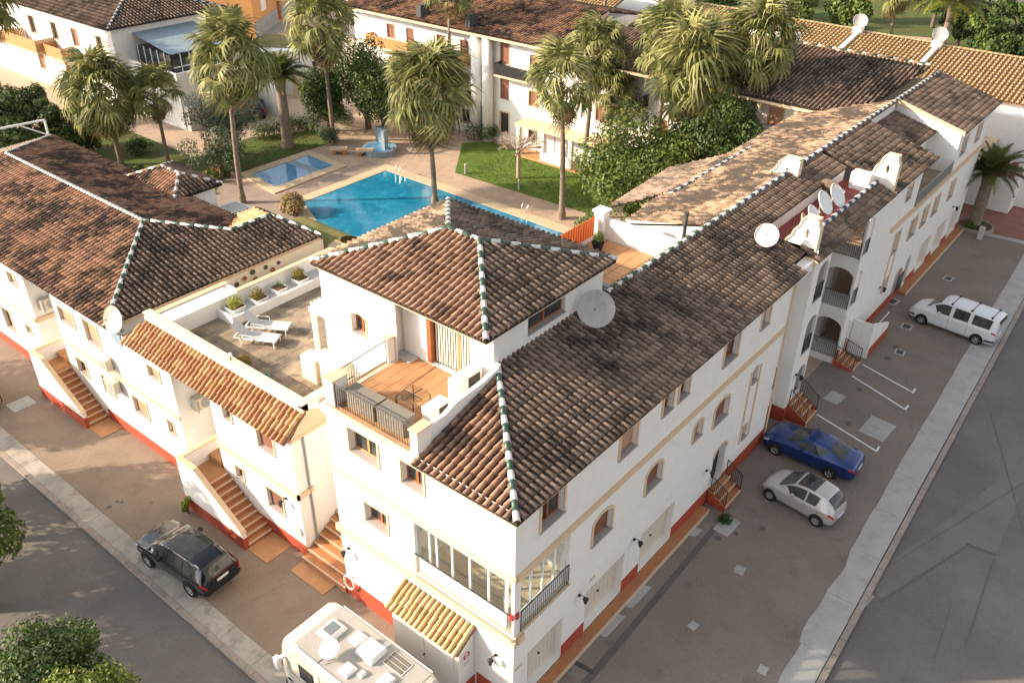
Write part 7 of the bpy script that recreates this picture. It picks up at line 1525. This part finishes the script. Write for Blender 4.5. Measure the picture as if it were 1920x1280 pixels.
# pergola
o = building('pergola', 'white slatted pergola attached to the rooftop room', 'pergola', (4.4, 14.3, 6.5)); b = MB()
for (x, y) in ((4.42, 14.3), (7.0, 14.3)): b = MB(); b.box(x-.08, y-.08, 6.5, x+.08, y+.08, 8.72); bpart('post', b, 'wpaint', o)
b = MB(); b.box(4.25, 14.2, 8.721, 7.2, 14.38, 8.88); bpart('beam', b, 'wpaint', o); b = MB(); b.box(4.25, 12.41, 8.721, 4.41, 14.19, 8.88); bpart('beam', b, 'wpaint', o)
for k in range(14): b = MB(); b.box(4.46+k*.2, 12.42, 8.89, 4.52+k*.2, 14.5, 9.0); bpart('slat', b, 'wpaint', o)
o = thing('barbecue', 'white masonry barbecue bench against the rooftop room wall', 'barbecue', (3.1, 12.0, 6.5)); b = MB(); b.box(-.05, -1.0, 0, .39, .6, 1.5); b.box(-.2, .62, 0, .39, 1.5, 1.1); part('body', b, 'cream', o)
s_ = thing('stool', 'small white cube stool beside the pergola post', 'stool', (4.6, 13.4, 6.5)); b = MB(); b.box(-.2, -.2, 0, .2, .2, .4); b.box(-.22, -.22, .401, .22, .22, .44); part('body', b, 'wpaint', s_)
# front terrace furniture
for i, (y0, y1) in enumerate(((6.32, 7.7), (4.97, 6.18))):
    o = thing('storage_box', ['grey wicker storage box behind the railing, left one', 'grey wicker storage box behind the railing, right one'][i], 'box', (.66, y0, 9.21)); b = MB(); b.box(-.27, 0, 0, .27, y1-y0, .62); part('body', b, 'wicker', o); b = MB(); b.box(-.29, -.03, .621, .29, y1-y0+.03, .69); part('lid', b, 'wicker', o)
for i, (x, y, z1, a) in enumerate(((3.27, 4.86, 10.32, 1.24), (1.78, 4.84, 9.92, .86))):
    o = thing('heat_pump', ['tall white heat pump with dark grille beside the curved parapet', 'low white heat pump with dark grille near the railing pier'][i], 'heat pump', (x, y, 9.21)); b = MB(); b.box(-a/2, -.2, 0, a/2, .22, z1-9.21); part('casing', b, 'wpaint', o)
    b = MB(); b.box(-a*.05, -.215, .12, a*.42, -.201, z1-9.21-.12); b.box(a/2+.001, -.15, .1, a/2+.012, .17, z1-9.31); part('grille', b, 'iron_c', o)
o = thing('glass_table', 'square glass topped table on the front roof terrace', 'table', (1.65, 5.75, 9.21)); b = MB(); b.box(-.45, -.45, .68, .45, .45, .695); part('tabletop', b, 'clear', o)
for (x, y) in ((-.4, -.4), (.4, -.4), (.4, .4), (-.4, .4)): b = MB(); b.cyl((x, y, 0), (x, y, .68), .018); part('leg', b, 'iron', o)
b = MB(); b.box(-.02, -.45, .696, .02, .45, .702); b.box(-.45, -.02, .703, .45, .02, .706); part('cross_bar', b, 'iron', o)
o = thing('shower', 'outdoor shower pipe and tray in the terrace recess', 'shower', (3.85, 8.5, 9.21)); b = MB(); b.box(-.25, -.6, 0, .22, .2, .04); part('tray', b, 'lgrey', o); b = MB(); b.tube([(.18, .1, .04), (.18, .1, 2.1), (.0, .0, 2.1)], .02); b.cyl((0, 0, 2.05), (0, 0, 2.1), .08); part('pipe', b, 'grey', o)
# rear terrace
pot((15.7, 7.9, 9.21), 'leaf', 'black round pot with a thin plant on the rear terrace', .28, .45, 'dark')
o = thing('covered_sofa', 'blue grey covered sofa behind the ridge of the rear terrace', 'sofa', (11.6, 5.3, 9.21)); b = MB(); b.box(-.5, -.7, 0, .5, .9, .45); part('seat', b, 'blueg', o); b = MB(); b.box(-.5, -.72, .46, .5, -.5, .85); b.box(.3, -.49, .46, .5, .9, .8); part('backrest', b, 'blueg', o)
s_ = thing('flue_pipe', 'dark vertical flue pipe behind the long tiled ridge', 'pipe', (18.5, 5.1, 9.2)); b = MB(); b.cyl((0, 0, -.6), (0, 0, 1.7), .09, n=10); b.cyl((0, 0, 1.7), (0, 0, 1.78), .12, n=10); part('pipe', b, 'iron_c', s_)
# dishes
dish((9.15, 3.55, 10.0), .70, 205, 25, 'large grey dish on the roof in front of the rooftop room window', 'lgrey', .75); dish((20.2, 1.9, 9.6), .52, 200, 25, 'bright white round dish at the foot of the first curved gable', 'wpaint', .65)
dish((22.4, 1.25, 9.22), .48, 285, 30, 'ochre backlit dish peeping over the first curved gable', 'trim', 1.0); dish((24.1, 1.5, 9.22), .50, 272, 35, 'smallest of the three white dishes on the red terrace', 'wpaint', .75); dish((25.6, 1.6, 9.22), .62, 272, 35, 'middle white dish on the red roof terrace', 'wpaint', .85); dish((26.9, 1.5, 9.22), .62, 268, 35, 'farthest white dish on the red roof terrace', 'wpaint', .85)
dish((28.3, 2.3, 9.22), .55, 0, 20, 'rusty brown dish beside the chimney on the red terrace', 'bark', .5)
dish((.25, 22.9, 6.2), .62, 190, 20, 'oval cream dish at the corner of the left house eave', 'acbox', .7)
# glass balcony corner at left house
o = building('corner_balcony', 'small open balcony under the oval dish on the left house', 'balcony', (0, 22.5, 5.4)); b = MB(); b.box(.05, 22.4, 5.6, 1.0, 23.39, 5.7); bpart('floor', b, 'acbox', o); b = MB(); b.box(-.05, 22.45, 5.7, -.02, 23.3, 6.3); bpart('glass_screen', b, 'blueg', o)
# white steel frame on left house ridge
o = thing('steel_frame', 'white steel frame standing at the far end of the left roof', 'frame', (6.5, 46.0, 7.4)); b = MB(); b.tube([(-3, 2, 1.0), (3.0, 1.0, 1.0), (3.0, 1.0, 0)], .07); b.tube([(3.0, 1.0, 0), (1.4, 1.3, 1.0)], .05); part('frame', b, 'wpaint', o)
o = thing('skylight_awning', 'white framed canopy with pale panels behind the left house', 'canopy', (11.8, 31.0, 5.5)); b = MB(); b.box(-1.3, -1.2, 0, 1.5, 1.6, .08); part('frame', b, 'wpaint', o)
for i in range(2):
    for j in range(2): b = MB(); b.box(-1.15+i*1.35, -1.05+j*1.3, .081, .05+i*1.35, .12+j*1.3, .10); part('panel', b, 'blueg' if (i+j) % 2 else 'lgrey', o)
for x in (-1.2, 1.4): b = MB(); b.box(x-.05, 1.4, -5.5, x+.05, 1.5, -.001); part('post', b, 'wpaint', o)
o = thing('thatched_arch', 'brown curved pergola of reeds left of the rooftop room roof', 'pergola', (13.0, 25.5, 4.2)); b = MB()
for k in range(14):
    a0 = math.pi*k/14; a1 = math.pi*(k+1)/14; b.add([(1.8*math.cos(a0)+.6, -2, 1.6*math.sin(a0)), (1.8*math.cos(a1)+.6, -2, 1.6*math.sin(a1)), (1.8*math.cos(a1)+.6, 2, 1.6*math.sin(a1)), (1.8*math.cos(a0)+.6, 2, 1.6*math.sin(a0))], [(0, 1, 2, 3)])
part('cover', b, 'scrub', o)
# butterfly/plate decoration on the cream rear wall
o = thing('wall_plates', 'group of round metal plates hung on the cream wall behind the planter', 'wall decoration', (8, 22.87, 6.0))
for i, (x, z, r) in enumerate(((-1.6, .05, .13), (-1.1, .2, .12), (-.6, .35, .15), (-1.3, -.3, .1), (-.5, -.1, .14), (.2, .3, .12), (.0, -.25, .1), (.6, .0, .14), (1.0, .25, .1), (1.2, -.2, .1))):
    b = MB(); b.cyl((x, 0, z), (x, -.03, z), r, n=14); part('plate', b, 'wood' if i % 3 == 1 else 'iron_c', o)
# pool side
def bench(px, py, label):
    q = G(px, py); o = thing('bench', label, 'bench', (q.x, q.y, 0), rad(-45)); b = MB(); b.box(-.75, -.4, .4, .75, .4, .5); part('seat', b, 'coping', o)
    for x in (-.6, .3): b = MB(); b.box(x, -.36, 0, x+.32, .36, .399); part('leg', b, 'terra', o)
bench(636, 288, 'low terracotta bench by the pools, the left one'); bench(684, 291, 'low terracotta bench by the pools, the right one')
q = G(712, 285); o = thing('shower_basin', 'blue grey tiled shower fountain with two pillars behind the benches', 'fountain', (q.x, q.y, 0)); b = MB(); b.cyl((0, 0, 0), (0, 0, .45), 1.5, n=20); b.m = 1; b.cyl((0, 0, .451), (0, 0, .46), 1.3, n=20); part('basin', b, ['blueg', 'water2'], o)
b = MB(); b.box(-.2, -.9, 0, .2, -.5, 2.1); part('pillar', b, 'blueg', o); b = MB(); b.box(.9, .5, 0, 1.5, 1.4, 1.7); part('pillar', b, 'blueg', o)
for (px, py, lb) in ((748, 330, 'steel ladder at the far corner of the big pool'), (985, 402, 'steel ladder on the long side of the big pool')):
    q = G(px, py); o = thing('pool_ladder', lb, 'pool ladder', (q.x, q.y, 0), rad(0))
    for s in (-.25, .25): b = MB(); b.tube([(.45, s, 0), (.45, s, .6), (.3, s, .8), (0, s, .8), (-.15, s, .6), (-.15, s, -.1)], .022); part('rail', b, 'chrome', o)
for i, (px, py) in enumerate(((873, 326), (973, 356), (874, 322), (1690, 500))[:2]):
    q = G(px, py); o = thing('bollard_light', ['short grey bollard light at the left corner of the lawn', 'short grey bollard light at the lawn edge below the bare tree'][i], 'lamp', (q.x, q.y, 0)); b = MB(); b.cyl((0, 0, 0), (0, 0, .75), .09, n=10); part('post', b, 'grey', o); b = MB(); b.cyl((0, 0, .751), (0, 0, .85), .1, n=10); part('head', b, 'lgrey', o)
# end of the car park
o = thing('round_planter', 'low round stone ring holding the date palm bed', 'planter', (52.9, -.9, 0)); b = MB(); b.lathe((0, 0, -.12), [(1.35, 0), (1.35, .3), (1.2, .3), (1.2, .0)], 24); part('ring', b, 'kerb', o)
q = G(1836, 448); o = thing('stone_post', 'pale stone post on the low kerb beyond the parking', 'post', (q.x, q.y, 0)); b = MB(); b.box(-.16, -.16, 0, .16, .16, .85); b.box(-.19, -.19, .851, .19, .19, .92); part('post', b, 'lgrey', o)
q = G(1628, 630); o = thing('warning_sign', 'yellow folding floor sign standing on the far parking area', 'sign', (q.x, q.y, 0), rad(20)); b = MB(); b.add([(-.15, -.12, 0), (.15, -.12, 0), (.15, 0, .62), (-.15, 0, .62)], [(0, 1, 2, 3)]); b.add([(-.15, .12, 0), (.15, .12, 0), (.15, .005, .62), (-.15, .005, .62)], [(0, 1, 2, 3)]); part('panel', b, 'yellow', o)
kerb((51.6, -.3, 0), (52.2, -6.0, 0), .55, 6, .04, 'conc')
"""overhead cables above the far roofs"""
for (a, b_, lb) in (((31.9, .6, 10.9), (38.5, 3.8, 10.4), 'thin cable stayed across the roof from the far gable'), ((55, 2.0, 9.5), (72, -8, 9.0), 'dark cable slung over the yellow roofs')):
    A = Vector(a); B = Vector(b_); o = thing('cable', lb, 'cable', a); b = MB(); pts = [tuple(A.lerp(B, k/8)+Vector((0, 0, -.5*math.sin(math.pi*k/8)))-A) for k in range(9)]; b.tube(pts, .015, 4); part('wire', b, 'iron', o)
